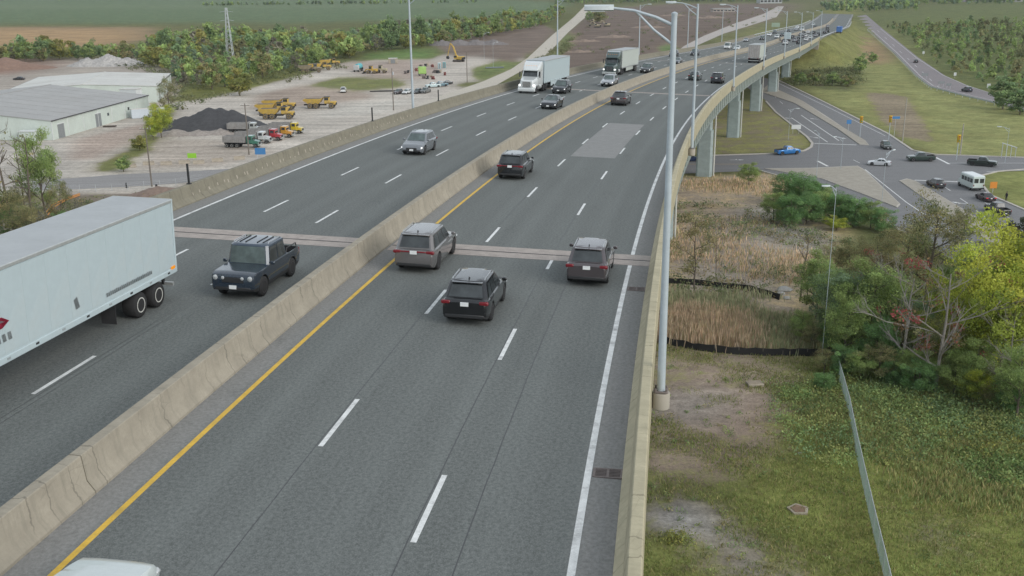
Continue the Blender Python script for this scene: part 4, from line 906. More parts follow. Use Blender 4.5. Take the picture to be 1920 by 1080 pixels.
def box_truck(col, boxm, L=6.2):
    def f(r_):
        D = lambda mb, nm, mm: mb.build(nm, mm, r_, 30)
        D(MB().box((0, L / 2, 2.1), (2.4, L, 2.6)), 'cargo_box', boxm); D(MB().box((0, -.02, 2.05), (2.1, .05, 2.35)), 'rear_door', boxm); D(MB().box((0, L / 2 + 1, .7), (1., L + 2.4, .25)), 'chassis', CHAS)
        D(MB().loft([[(w_ * sx, y, z) for sx, z in ((1, .5), (1, z1), (-1, z1), (-1, .5))] for y, w_, z1 in ((L + .05, 1.05, 2.35), (L + 1.2, 1.05, 2.3), (L + 1.6, 1.02, 1.55), (L + 2.3, .95, 1.35))]), 'cab', paint(col, .1))
        D(MB().add([(-.9, L + 1.64, 1.55), (.9, L + 1.64, 1.55), (.9, L + 1.24, 2.25), (-.9, L + 1.24, 2.25)], [(0, 1, 2, 3)]), 'windshield', GLASS)
        for sx in (-1, 1):
            wheel_truck(r_, sx * .95, L + 1.35, .42, .28); wheel_truck(r_, sx * .9, 1.4, .42, .5); D(MB().bbox((sx * 1.0, -.04, .75), (.25, .06, .12), .02), 'tail_lamp', TAIL)
        D(MB().box((0, .05, .5), (2.2, .12, .14)), 'bumper', CHAS)
    return f
truck_at('white box truck in front of the white SUV far down the right carriageway', 420, 1.8, False, box_truck((.7, .72, .72), TRW, 5.), 'box_truck', group=GO)
truck_at('blue truck with white cab stopped on the verge past the viaduct end', 536, 15.6, False, box_truck((.7, .72, .72), mat('blue_tarpaulin', (.06, .16, .42), .6, 0, .1, 1), 8.), 'box_truck', group=GO)

# ---- vehicles on the streets below
def on_ground(kind, label, cat, rear, front, col, group='vehicles at the junction below the viaduct', **k):
    """rear and front: photo pixels under the two bumpers, which give place and heading"""
    a_, b_ = at(*rear), at(*front); c = (a_ + b_) / 2; d_ = b_ - a_
    return car(kind, label, cat, (c.x, c.y, .034), math.atan2(-d_.x, d_.y), col, group, **k)
on_ground('pickup', 'bright blue pickup truck turning at the corner by the viaduct', 'pickup truck', (1452, 291), (1500, 288), (.03, .20, .52), rim=RIM)
on_ground('sedan', 'dark blue car passing behind the first viaduct pier', 'car', (1275, 302), (1313, 302), (.03, .055, .13))
on_ground('sedan', 'silver white sedan crossing the middle of the junction', 'car', (1669, 311), (1627, 309), (.58, .61, .64), metal=.1)
on_ground('suv', 'dark green grey SUV entering the junction from the ramp lane', 'SUV', (1655, 274), (1667, 283), (.045, .055, .05))
on_ground('pickup', 'dark green pickup with a tonneau behind the signal pole', 'pickup truck', (1751, 302), (1701, 302), (.04, .065, .055))
on_ground('pickup', 'dark green black pickup leaving the junction on the right', 'pickup truck', (1815, 309), (1867, 313), (.022, .035, .03), rim=RIMD)
on_ground('suv', 'dark grey SUV first in the queue beside the median island', 'SUV', (1769, 357), (1739, 344), (.05, .05, .055), rim=RIM)
on_ground('sedan', 'maroon black sedan with red tail lamps waiting behind the white van', 'car', (1861, 382), (1833, 369), (.055, .028, .032), brake=True)
on_ground('pickup', 'black pickup truck last in the waiting queue on the right', 'pickup truck', (1889, 409), (1850, 392), (.03, .03, .033), rim=RIMD)
on_ground('sedan', 'dark car heading away on the ramp road', 'car', (1722, 122), (1712, 113), (.03, .03, .033), group='cars on the ramp road')
on_ground('suv', 'dark blue SUV on the lower bend of the ramp road', 'SUV', (1822, 174), (1803, 170), (.04, .05, .075), group='cars on the ramp road')
# white shuttle bus
def shuttle(rear, front):
    a_, b_ = at(*rear), at(*front); p = (a_ + b_) / 2; ang = math.degrees(math.atan2(-(b_ - a_).x, (b_ - a_).y)); r_ = thing('shuttle_bus', 'white shuttle bus waiting at the stop line on the right', 'bus', (p.x, p.y, .034), R(ang), 'vehicles at the junction below the viaduct'); wm = paint((.62, .70, .68), .05)
    D = lambda mb, nm, mm: mb.build(nm, mm, r_, 30)
    D(MB().bbox((0, -.7, 1.62), (2.3, 4.9, 2.3), .12), 'body', wm); D(MB().bbox((0, -.7, 2.78), (2.1, 4.7, .12), .05), 'roof', paint((.74, .78, .78), .05))
    D(MB().loft([[(w_ * sx, y, z) for sx, z in ((1, .5), (1, z1), (-1, z1), (-1, .5))] for y, w_, z1 in ((1.7, 1.05, 2.3), (2.25, 1.02, 1.5), (3.1, .92, 1.2), (3.25, .85, 1.0))]), 'hood', wm)
    D(MB().add([(-.9, 2.29, 1.5), (.9, 2.29, 1.5), (.9, 1.77, 2.25), (-.9, 1.77, 2.25)], [(0, 1, 2, 3)]), 'windshield', GLASS)
    for q in (-.52, .52): D(MB().box((q, -3.16, 1.95), (.78, .04, .8)), 'rear_window', GLASS)
    for sx in (-1, 1):
        for k in range(4): D(MB().box((sx * 1.15, -2.5 + k * 1.1, 1.95), (.05, .9, .75)), 'side_window', GLASS)
        for y in (2.15, -1.9): wheel_truck(r_, sx * .98, y, .39, .3)
        D(MB().bbox((sx * .95, -3.17, 1.1), (.2, .05, .3), .02), 'tail_lamp', TAIL); D(MB().bbox((sx * .75, 3.2, .9), (.25, .1, .18), .03), 'headlight', HEADOFF)
    D(MB().bbox((0, -3.2, .55), (2.2, .16, .22), .04), 'bumper', PLAST)
shuttle((1838, 361), (1799, 345))
# ---------------------------------------------------------------- lamp posts and poles
LUM = mat('luminaire_grey', (.60, .65, .66), .5, .1, .06, 2); WOOD = mat('grey_wood_pole', (.19, .165, .14), .9, 0, .2, 3, bump=.3); LENS = mat('lamp_lens', (.72, .76, .76), .2, 0, .03, 4)
def lamp(label, foot, ang, h=12., arm=1.8, base=True, r0=.135, group='lamp posts on the viaduct'):
    """ang: direction the arm points, about z, 0 = +X"""
    t = thing('lamp_post', label, 'lamp post', foot, ang, group)
    if base:
        MB().lathe([(.25, -.42), (.29, -.38), (.29, .12), (.27, .16), (.0, .16)], 'Z', n=18).build('pedestal', CONCP, t)
        MB().bbox((0, 0, .20), (.44, .44, .05), .02).build('base_plate', RUST, t)
        for a_ in (-1, 1):
            for b_ in (-1, 1): MB().tube([(a_ * .17, b_ * .17, .2), (a_ * .17, b_ * .17, .32)], .03, 6).build('anchor_bolt', RUST, t)
    MB().tube([(0, 0, .18 if base else 0), (0, 0, h * .5), (0, 0, h)], [r0, r0 * .82, r0 * .62], 12).build('pole', POLEP, t)
    MB().lathe([(r0 * .66, h - .02), (r0 * .70, h + .05), (.02, h + .09)], 'Z', n=12).build('cap', POLEP, t)
    up = MB().tube([(0, 0, h - .30), (arm * .3, 0, h - .06), (arm * .65, 0, h + .13), (arm, 0, h + .20)], [.05, .045, .04, .035], 8).build('arm', POLEP, t)
    MB().tube([(0, 0, h - .85), (arm * .32, 0, h - .42), (arm * .60, 0, h + .08)], [.04, .035, .03], 8).build('brace', POLEP, up)
    lm = MB().loft([[(x, y * w_, h + .20 + z) for y, z in ((-1, -.05), (-.9, .06), (0, .10), (.9, .06), (1, -.05), (0, -.08))] for x, w_ in ((arm - .05, .06), (arm + .15, .14), (arm + .62, .17), (arm + .80, .10))]).build('luminaire', LUM, t)
    MB().box((arm + .4, 0, h + .115), (.4, .2, .03)).build('lens', LENS, lm)
    return t
for s, lab in ((7.5, 'tall grey lamp post rising from the near right parapet across the picture'), (64.5, 'second lamp post along the right parapet'), (136.5, 'third lamp post along the right parapet'), (203, 'fourth lamp post along the right parapet'), (268, 'fifth lamp post along the right parapet'), (330, 'sixth lamp post along the right parapet'), (392, 'seventh lamp post along the right parapet'), (455, 'last lamp post on the right parapet by the viaduct end')):
    x, y, z, t_ = road(s); lamp(lab, dp(s, 13.06, 0), math.pi - t_, 11.9)
def s_for(u, o, h):
    ss = np.arange(-20, 600, .5); us = []
    for q in ss:
        d_ = np.array(dp(q, o, h)) - CC; us.append(960 + FPX * (d_ @ CR) / (d_ @ CF))
    return float(ss[np.argmin(abs(np.array(us) - u))])
for u, lab in ((775, 'pale lamp post on the left parapet in front of the parked cars'), (1046, 'lamp post on the left parapet behind the white semi'), (1199, 'lamp post on the left parapet behind the dark green semi'), (1290, 'lamp post on the left parapet just right of the near tall post'), (1354, 'lamp post on the far left parapet near the white van')):
    s = s_for(u, -16.4, 3); x, y, z, t_ = road(s); lamp(lab, dp(s, -16.45, -.1), -t_, 12.2)
for u, lab in ((351, 'short black marker post on the left parapet near the white trailer'), (697, 'short black marker post on the left parapet above the silver hatchback'), (822, 'short black marker post on the left parapet below the parked cars')):
    s = s_for(u, -15.95, 1.5); t = thing('marker_post', lab, 'post', dp(s, -15.95, .99), dh(s), 'black posts on the left parapet')
    MB().box((0, 0, .62), (.10, .10, 1.25)).build('post', PLAST, t); MB().box((0, 0, .03), (.24, .24, .05)).build('foot_plate', PLAST, t)
def vheight(base, vtop):
    """height above the ground of a plumb line from pixel base up to picture row vtop"""
    p = np.array(at(*base)); lo, hi = 0., 60.
    for _ in range(40):
        m_ = (lo + hi) / 2; d_ = p + [0, 0, m_] - CC; v = 540 - FPX * (d_ @ CU) / (d_ @ CF)
        if v > vtop: lo = m_
        else: hi = m_
    return lo
for b, vt, lab, arms in (((285, 350), 237, 'grey wooden utility pole beside the yard road', 1), ((467, 290), 194, 'wooden utility pole in front of the green dump truck', 1), ((738, 207), 128, 'wooden utility pole left of the parked cars', 0), ((876, 155), 97, 'wooden pole on the small grass mound by the gravel track', 0), ((1692, 266), 184, 'tall pale wooden pole on the junction grass', 0), ((1800, 291), 232, 'pale wooden pole on the grass behind the dark pickups', 0)):
    h = vheight(b, vt); t = thing('utility_pole', lab, 'utility pole', at(*b), group='wooden poles')
    MB().tube([(0, 0, -.2), (0, 0, h)], [.17, .11], 8).build('pole', WOOD if vt != 184 and vt != 232 else mat('pale_wood_pole', (.40, .37, .32), .9, 0, .15, 3), t)
    if arms:
        MB().box((0, 0, h - .5), (2.2, .12, .14)).build('crossarm', WOOD, t)
        for q in (-1, -.4, .4, 1): MB().lathe([(.05, 0), (.07, .08), (.03, .18)], 'Z', (q, 0, h - .43), 8).build('insulator', LENS, t)
    else: MB().lathe([(.2, -.5), (.2, .4), (.16, .45)], 'Z', (.3, 0, h - 1.5), 10).build('transformer', GALV, t) if vt == 128 else MB().box((0, 0, h - 1.2), (.5, .08, .1)).build('bracket', WOOD, t)
for b, vt, ang, arm, lab in (((1541, 672), 352, 180, .7, 'slim grey lamp post rising from the reed bed edge'), ((1530, 342), 250, 100, 1.6, 'lamp post at the corner of the triangular island'), ((1650, 412), 287, 45, 2.2, 'curved arm lamp post at the tip of the triangular island'), ((1576, 318), 258, 180, 1.4, 'slim lamp post on the triangular island'), ((1478, 262), 205, 0, 1.4, 'lamp post under the viaduct by the corner'), ((1884, 306), 240, 160, 1.6, 'lamp post at the right end of the junction'), ((908, 112), 62, 10, 2., 'lamp post by the brown soil field'), ((925, 128), 80, 10, 1.5, 'thin lamp post at the yard edge')):
    lamp(lab, at(*b), R(ang), vheight(b, vt), arm, False, .042, 'lamp posts at ground level')
# ---------------------------------------------------------------- traffic signals and signs
SIGY = mat('signal_yellow', (.62, .40, .03), .5, 0, .05, 4); SGN = mat('sign_green', (.05, .18, .11), .5, 0, .05, 2); SWH = mat('sign_white', (.66, .68, .68), .5, 0, .04, 2); SBL = mat('sign_blue', (.06, .22, .48), .5, 0, .05, 2); SOR = mat('sign_orange', (.70, .26, .04), .5, 0, .05, 2); SLIME = mat('sign_lime', (.30, .62, .05), .5, 0, .05, 2); SBACK = mat('sign_back_aluminium', (.26, .28, .29), .5, .4, .08, 2)
LAMPS = [mat('signal_lens_red', (.30, .02, .02), .3), mat('signal_lens_amber', (.35, .18, .02), .3), mat('signal_lens_green', (.02, .2, .12), .3)]
def signal(lab, b, h, faces=-90, head=True):
    t = thing('traffic_signal', lab, 'traffic signal', at(*b), R(faces), 'yellow traffic signals')
    MB().tube([(0, 0, 0), (0, 0, h)], [.09, .07], 10).build('pole', POLEP, t)
    hd = MB().bbox((.16, 0, h - .55), (.26, .55, 1.5), .05).build('head', SIGY, t)
    for k in range(3): MB().lathe([(.15, 0), (.15, .16), (.11, .17)], 'X', (.29, 0, h - .12 - k * .43), 12).build('lens', LAMPS[k], hd)
    MB().box((.02, 0, h - .55), (.03, .75, 1.7)).build('backboard', SIGY, hd)
    return t
signal('yellow traffic signal left of the erosion patch', (1612, 258), 5.0); signal('yellow traffic signal on the grass next to a blue sign', (1666, 262), 5.6); signal('yellow traffic signal on the right side of the junction', (1793, 300), 5.2)
def sign(lab, b, h, w_, hh, m, ang=-90, posts=2, name='road_sign', group='road signs', diamond=False):
    t = thing(name, lab, 'sign', at(*b), R(ang), group)
    if diamond: MB().prism([(0, -w_ / 2), (w_ / 2, 0), (0, w_ / 2), (-w_ / 2, 0)], -.03, .03).build('panel', m, t, 0); t.children[0].rotation_euler = (0, R(90), 0); t.children[0].location = (.06, 0, h - w_ / 2)
    else: MB().bbox((.05, 0, h - hh / 2), (.05, w_, hh), .02).build('panel', m, t)
    for q in ((-w_ * .32, w_ * .32) if posts == 2 else (0,)): MB().box((0, q, h / 2), (.07, .07, h)).build('post', GALV, t)
    return t
sign('white rectangular sign at the corner under the viaduct', (1492, 251), 2.3, 2.4, 1.1, SWH); sign('small blue sign at the ramp lane', (1590, 250), 3.4, 1.2, 1.0, SBL, posts=1); sign('blue green street name sign beside a signal', (1676, 258), 5.2, 2.0, .6, SBL, posts=1)
sign('orange construction sign on the grass corner', (1861, 361), 2.0, 1.3, 1.2, SOR, posts=1); sign('grey back of a wide sign on the ramp road', (1733, 150), 2.6, 2.6, 1.1, SBACK); sign('grey back of a sign lower on the ramp road', (1764, 164), 2.2, 2.4, .9, SBACK); sign('small grey sign back nearest the ramp car', (1778, 168), 2.2, 1.8, .9, SBACK)
sign('bright lime green board in the gravel yard', (361, 303), 1.9, 2.0, 1.1, SLIME); sign('bright blue board beside the left parapet', (489, 297), 2.4, 2.4, 1.5, SBL)
sign('pale green highway sign left of the far carriageway', (1454, 56), 5.0, 6.0, 3.0, mat('pale_sign_green', (.28, .36, .28), .6, 0, .05, 1)); sign('small white sign on the ramp verge', (1790, 146), 2.0, 1., 1.2, SWH, posts=1); sign('white marker sign on the upper ramp verge', (1731, 104), 2.0, 1., 1.2, SWH, posts=1); sign('white sign on the lower ramp verge', (1853, 168), 2.0, 1.2, 1.4, SWH, posts=1)
for u, v in ((1676, 99), (1701, 124), (1720, 140)):
    pass
# overhead frame by the right-hand pole
t = thing('sign_frame', 'grey frame of slim posts behind the dark pickup on the right', 'frame', at(1890, 296), 0)
for k in range(4): MB().tube([(-1.5 + k, 0, 0), (-1.5 + k, 0, 3.2 - .3 * k)], .07, 6).build('post', GALV, t)
MB().tube([(-1.7, 0, 3.3), (1.7, 0, 2.2)], .09, 6).build('beam', GALV, t)
# ---------------------------------------------------------------- chain-link fence, silt fences, slabs
FENW = mat('green_vinyl_wire', (.33, .43, .38), .5, .1, .08, 2)
fp = [Vector((*at2(*p), 0)) for p in [(1672, 1150), (1655, 1076), (1637, 1000), (1621, 928), (1604, 850), (1590, 778), (1580, 740), (1570, 705), (1563, 680)]]
t = thing('chain_link_fence', 'pale green chain link fence running up the grass on the right', 'fence')
for a_, b_ in zip(fp, fp[1:]):
    d_ = (b_ - a_); L_ = d_.length; d_.normalize(); mb = MB(); H_ = 1.75; up = Vector((0, 0, 1)); sp = .15
    n_ = int((L_ + H_) / sp)
    for k in range(n_):
        x0 = k * sp - H_
        for fl in (0, 1):
            q0, q1 = x0, x0 + H_; z0, z1 = 0., H_
            if q0 < 0: z0 -= q0; q0 = 0
            if q1 > L_: z1 -= (q1 - L_); q1 = L_
            if z1 - z0 < .05: continue
            if fl: q0, q1 = L_ - q0, L_ - q1
            mb.tube([a_ + d_ * q0 + up * z0, a_ + d_ * q1 + up * z1], .007, 3, cap=False)
    w_ = mb.build('wire_mesh', FENW, t, 0); w_['kind'] = 'stuff'
    MB().tube([a_ + up * 1.78, b_ + up * 1.78], .035, 6).build('top_rail', GALV, t)
    m_ = max(1, round(L_ / 3))
    for k in range(m_): q = a_ + d_ * (L_ * k / m_); MB().tube([q - up * .2, q + up * 1.85], .04, 6).build('post', GALV, t)
SILT = mat('black_silt_fabric', (.020, .020, .021), .75, 0, .15, 2)
def silt(px, h, lab):
    P = [Vector((*at2(*p), 0)) for p in px]; t = thing('silt_fence', lab, 'silt fence', group='black silt fences'); rings = []; L = [0]
    pts = []
    for a_, b_ in zip(P, P[1:]):
        n_ = max(2, int((b_ - a_).length / .7))
        for k in range(n_): pts.append(a_.lerp(b_, k / n_))
    for i, p in enumerate(pts):
        q = (pts[min(i + 1, len(pts) - 1)] - pts[max(i - 1, 0)]); s_ = Vector((-q.y, q.x, 0)).normalized(); j = RND.uniform(-.10, .10); hh = h * RND.uniform(.85, 1.08)
        rings.append([p + s_ * (.02 + j), p + s_ * (.02 - j * .6) + Vector((0, 0, hh)), p + s_ * (-.02 - j * .6) + Vector((0, 0, hh)), p + s_ * (-.02 + j)])
    MB().loft(rings).build('fabric', SILT, t, 50)
    st = MB().box((0, 0, h * .55), (.05, .05, h * 1.1)).mesh('stake', WOOD)
    for p in pts[::3]: link('stake', st, t, p)
silt([(1225, 640), (1262, 648), (1310, 658), (1370, 664), (1430, 667), (1480, 667), (1530, 668), (1570, 670), (1620, 674), (1680, 676)], .85, 'black silt fence crossing from the parapet toward the trees')
silt([(1240, 530), (1300, 534), (1360, 540), (1410, 546), (1445, 556), (1470, 566)], .75, 'shorter black silt fence farther back in the reed bed')
SLAB = mat('slab_concrete', (.40, .35, .28), .9, 0, .15, 2, bump=.2); SLABD = mat('slab_brown_lid', (.24, .16, .11), .9, 0, .15, 2)
p = at(1497, 957); t = thing('manhole_slab', 'five sided concrete manhole slab on the near grass', 'manhole slab', p)
R5 = lambda r_, n_=5, o_=.3: [(r_ * math.cos(o_ + 2 * math.pi * k / n_), r_ * math.sin(o_ + 2 * math.pi * k / n_)) for k in range(n_)]
MB().prism(R5(.86), -.1, .14).build('collar', SLAB, t, 0); MB().prism(R5(.62), .1, .165).build('lid', SLABD, t, 0)
p = at(1415, 722); t = thing('concrete_slab', 'flat rectangular concrete slab below the silt fence', 'slab', p, R(4)); MB().bbox((0, 0, .14), (1.55, 1.1, .3), .04).build('slab_block', SLAB, t); MB().box((0, 0, .30), (1.3, .85, .03)).build('slab_top', mat('slab_top', (.36, .30, .23), .9, 0, .15, 2), t)
for k, (px, sz) in enumerate((((1613, 852), .22), ((1470, 545), 1.1), ((1464, 552), .7), ((1476, 560), .6), ((1500, 850), .2))):
    p = at(*px); mb = MB(); rg = []
    for z, r_ in ((-.1, .9), (.15, 1.), (.4, .75), (.5, .3)): rg.append([(r_ * sz * RND.uniform(.75, 1.1) * math.cos(a_), r_ * sz * RND.uniform(.6, .9) * math.sin(a_), z * sz) for a_ in np.linspace(0, 2 * math.pi, 8)[:-1]])
    o_ = mb.loft(rg).build('boulder', mat('pale_rock', (.46, .45, .43), .9, 0, .15, 2, bump=.3), None, 50, label=['small white stone on the bare patch left of the fence', 'large pale boulder at the end of the far silt fence', 'pale boulder touching the large boulder by the silt fence', 'lowest pale boulder of the three by the far silt fence', 'small pale stone on the near gravel'][k], category='boulder', group='loose boulders'); o_.location = p
yf = [Vector((*at2(*p), 0)) for p in [(60, 366), (150, 361), (240, 357), (330, 349), (380, 340)]]
t = thing('wire_fence', 'low wire fence on thin posts along the near side of the yard road', 'fence')
for a_, b_ in zip(yf, yf[1:]):
    L_ = (b_ - a_).length; n_ = max(2, int(L_ / 2.6))
    for k in range(n_): q = a_.lerp(b_, k / n_); MB().tube([q, q + Vector((0, 0, 1.5))], .045, 5).build('post', GALV, t)
    for h_ in (.4, .8, 1.2, 1.45): MB().tube([a_ + Vector((0, 0, h_)), b_ + Vector((0, 0, h_))], .014, 4).build('wire', GALV, t)
for u, v, lab in ((238, 352, 'left of the utility pole'), (294, 355, 'right of the utility pole')):
    t = thing('bollard', 'squat black bollard by the yard road, ' + lab, 'bollard', at(u, v), 0, 'black bollards by the yard road'); MB().lathe([(.22, 0), (.22, .9), (.18, 1.0), (.02, 1.02)], 'Z', n=12).build('tube', PLAST, t); MB().lathe([(.3, 0), (.3, .06), (.24, .08)], 'Z', n=12).build('foot', PLAST, t)
# ---------------------------------------------------------------- person by the roadside
def person(px, lab, ang):
    t = thing('person', lab, 'person', at(*px), R(ang)); V = [(0, 0, .95), (0, .01, 1.2), (0, .0, 1.42), (0, .01, 1.52), (0, .02, 1.66), (.10, 0, .90), (.13, .02, .50), (.14, -.02, .08), (.14, .12, .04), (-.10, 0, .90), (-.12, -.01, .50), (-.13, -.05, .08), (-.13, .09, .04), (.20, 0, 1.40), (.27, .02, 1.12), (.25, .14, .90), (.25, .2, .82), (-.20, 0, 1.40), (-.27, .02, 1.12), (-.24, .12, .90), (-.24, .18, .82)]
    E = [(0, 1), (1, 2), (2, 3), (3, 4), (0, 5), (5, 6), (6, 7), (7, 8), (0, 9), (9, 10), (10, 11), (11, 12), (2, 13), (13, 14), (14, 15), (15, 16), (2, 17), (17, 18), (18, 19), (19, 20)]
    rad = [.15, .14, .16, .06, .10, .10, .07, .05, .045, .10, .07, .05, .045, .07, .05, .04, .035, .07, .05, .04, .035]
    me = bpy.data.meshes.new('body'); me.from_pydata(V, E, []); me.materials.append(mat('dark_clothing', (.03, .03, .034), .9, 0, .2, 6)); o_ = link('body', me, t)
    md = o_.modifiers.new('skin', 'SKIN')
    for k, q in enumerate(me.skin_vertices[0].data): q.radius = (rad[k], rad[k] * .85); q.use_root = k == 0
    o_.modifiers.new('sub', 'SUBSURF').levels = 1
    MB().lathe([(.02, 1.54), (.075, 1.57), (.09, 1.66), (.08, 1.74), (.02, 1.79)], 'Z', (0, .035, 0), 10).build('face', mat('skin_tone', (.36, .22, .16), .7), t); MB().lathe([(.098, 1.64), (.102, 1.72), (.08, 1.80), (.01, 1.83)], 'Z', (0, .01, 0), 10).build('cap', PLAST, t)
person((1886, 378), 'person in dark clothes standing on the grass corner by the waiting cars', 110)
# ---------------------------------------------------------------- the contractor's yard: buildings
WALLG = mat('pale_mint_cladding', (.56, .62, .57), .6, 0, .06, .25, dirt=(.4, .4, .36, .3)); ROOFG = mat('grey_metal_roof', (.36, .355, .345), .6, 0, .07, .12, dirt=(.28, .26, .24, .35)); ROOFL = mat('pale_metal_roof', (.58, .575, .54), .6, 0, .07, .12, dirt=(.42, .38, .34, .45)); DOORD = mat('grey_overhead_door', (.24, .255, .26), .5, 0, .08, 1); DARKT = mat('dark_eave_trim', (.07, .07, .075), .6)
def shed(name, lab, c, ang, Wd, Ln, h, ridge, roofm, doors=(), windows=()):
    """gable hall: local x across (0..-Wd from the right wall), local y along (0..Ln)"""
    t = thing(name, lab, 'building', c, ang)
    mb = MB(); e = .25
    mb.add([(0, 0, 0), (-Wd, 0, 0), (-Wd, Ln, 0), (0, Ln, 0), (0, 0, h), (-Wd, 0, h), (-Wd, Ln, h), (0, Ln, h), (-Wd / 2, 0, h + ridge), (-Wd / 2, Ln, h + ridge)], [(0, 4, 8, 5, 1), (3, 2, 6, 9, 7), (0, 3, 7, 4), (1, 5, 6, 2)])
    mb.build('wall', WALLG, t, 0)
    for sx in (0, 1):
        x0, x1 = (e, -Wd / 2) if not sx else (-Wd - e, -Wd / 2); dz = -e * ridge / (Wd / 2)
        P = [(x0, -e, h + dz + .06), (x0, Ln + e, h + dz + .06), (x1, Ln + e, h + ridge + .06), (x1, -e, h + ridge + .06)]; n_ = int(Ln / 6)
        for k in range(n_):
            f0, f1 = k / n_, (k + 1) / n_ - .004; q = lambda f, a_: (a_[0], -e + (Ln + 2 * e) * f, a_[2])
            MB().add([q(f0, P[0]), q(f1, P[0]), q(f1, P[2]), q(f0, P[2])] + [(a_[0], a_[1], a_[2] - .12) for a_ in (q(f0, P[0]), q(f1, P[0]), q(f1, P[2]), q(f0, P[2]))], [(0, 1, 2, 3), (4, 7, 6, 5), (0, 4, 5, 1), (1, 5, 6, 2), (2, 6, 7, 3), (3, 7, 4, 0)]).build('roof_panel', roofm, t, 0)
        MB().box((x0 - (.06 if not sx else -.06) * -1, Ln / 2, h + dz - .06), (.14, Ln + 2 * e, .26)).build('gutter', DARKT, t, 0)
    MB().box((-Wd / 2, Ln / 2, h + ridge + .1), (.6, Ln + .6, .12)).build('ridge_cap', roofm, t, 0)
    for (y, w_, hh) in doors:
        d_ = MB().box((.03, y, hh / 2), (.08, w_, hh)).build('door', DOORD, t, 0); MB().box((.05, y, hh + .08), (.12, w_ + .3, .16)).build('lintel', SWH, d_, 0)
        for k in range(4): MB().box((.08, y, hh * (k + .5) / 4), (.03, w_ - .1, .06)).build('rib', SBACK, d_, 0)
    for (y, z) in windows: MB().box((.03, y, z), (.08, 1.0, .8)).build('window', GLASS, t, 0)
    n_ = int(Ln / 8)
    for k in range(n_ + 1): MB().box((.06, Ln * k / n_, h / 2), (.12, .14, h)).build('downpipe', SWH, t, 0)
    return t
A = at(100, 263); B = at(236, 222); dv = (B - A); an = math.atan2(-dv.x, dv.y)
shed('warehouse', 'low warehouse with pale mint walls and grey metal roof at the left edge', (A.x, A.y, 0), an, 62, 58, 5.0, 3.2, ROOFG, ((4.5, 3.2, 3.6), (25, 3.2, 3.6)), ((31, 2.6), (44, 2.6)))
A2 = at(297, 192); B2 = at(322, 165); d2 = B2 - A2; t = shed('warehouse', 'second hall with a pale roof behind the grey roofed warehouse', (A2.x, A2.y, 0), math.atan2(-d2.x, d2.y), 46, d2.length, 5.4, 1.2, ROOFL, ((6, 3.5, 3.8),), ((20, 2.8), (26, 2.8)))
p = at(258, 207); t = thing('office_annex', 'small white two storey annex at the corner of the warehouse', 'building', (p.x, p.y, 0), an)
MB().box((-2.2, 1.5, 4.6), (5.2, 4.2, 3.8)).build('wall', SWH, t, 0); MB().box((-2.2, 1.5, 6.6), (5.6, 4.6, .2)).build('roof', ROOFL, t, 0)
for q in (-4.4, -2.2, 0): MB().box((q, -.4, 1.4), (.2, .2, 2.8)).build('post', WOOD, t, 0)
for q in (-3.4, -1.2): MB().box((q, -.63, 4.8), (.8, .06, 1.1)).build('window', GLASS, t, 0)
p = at(100, 250); t = thing('side_shed', 'little lean to shed on the front wall of the warehouse', 'shed', (A.x - 5.2, A.y - 1.4, 0), an)
MB().box((0, 0, 1.3), (4.2, 2.4, 2.6)).build('wall', WALLG, t, 0); MB().box((0, 0, 2.7), (4.6, 2.8, .14)).build('roof', SWH, t, 0)
p = at(278, 220); t = thing('storage_container', 'pale blue white storage container beside the yellow shrub', 'container', (p.x, p.y, 0), R(-62)); CW = mat('container_white', (.56, .61, .66), .5, 0, .06, .6)
MB().bbox((0, 0, 1.35), (2.6, 9.5, 2.6), .05).build('box', CW, t); rb = MB().box((0, 0, 0), (.06, .12, 2.3)).mesh('rib', CW, 0)
for sx in (-1, 1):
    for k in range(20): link('rib', rb, t, (sx * 1.31, -4.5 + k * .47, 1.35))
MB().box((0, 0, 2.67), (2.5, 9.4, .04)).build('roof', mat('container_roof', (.60, .57, .52), .7, 0, .1, .6), t, 0)
for k, q in enumerate((0, 1, 2, 3, 4)):
    p = at(196 + q * 8.4, 225 - q * 3.0); t = thing('pallet_stack', 'stack of brown pallets leaning along the warehouse wall, number %s from the door' % ['first', 'second', 'third', 'fourth', 'fifth'][k], 'pallets', (p.x, p.y, 0), an + RND.uniform(-.1, .1), 'pallet stacks by the warehouse')
    for j in range(RND.randint(8, 13)): MB().box((RND.uniform(-.06, .06), RND.uniform(-.06, .06), .09 + j * .19), (2.0, 2.4, .14)).build('pallet', mat('pallet_wood', (.22, .15, .11), .9, 0, .25, 2), t, 0)
t = thing('plank_pile', 'low dark pile of planks lying on the yard in front of the warehouse', 'planks', at(206, 238), R(5))
for k in range(5): MB().box((0, (k - 2) * .35, .15 + .12 * (k % 2)), (3.4, .3, .14), RND.uniform(-.05, .05)).build('plank', mat('dark_plank', (.09, .07, .06), .9), t, 0)

# ---------------------------------------------------------------- heaps
def heap(name, lab, c, lobes, m, seed, n_=46, ext=16, rough=.25):
    rr = np.random.RandomState(seed); xs = np.linspace(-ext, ext, n_); XX, YY = np.meshgrid(xs, xs); zz = np.full(XX.shape, -1.)
    for (x, y, r_, h) in lobes: zz = np.maximum(zz, h * (1 - np.hypot(XX - x, (YY - y) * 1.25) / r_))
    zz += (rr.rand(*zz.shape) - .5) * rough; zz = np.maximum(zz, -.3)
    i = np.arange((n_ - 1) * (n_ - 1)); r0 = (i // (n_ - 1)) * n_ + i % (n_ - 1)
    F = np.stack([r0, r0 + 1, r0 + n_ + 1, r0 + n_], 1); k = (zz.ravel()[F].max(1) > -.25); V = np.stack([XX.ravel(), YY.ravel(), zz.ravel()], 1)
    return thing(name, lab, 'heap', c, 0, 'heaps of material in the yard', npmesh(name, V, F[k], m, None, True))
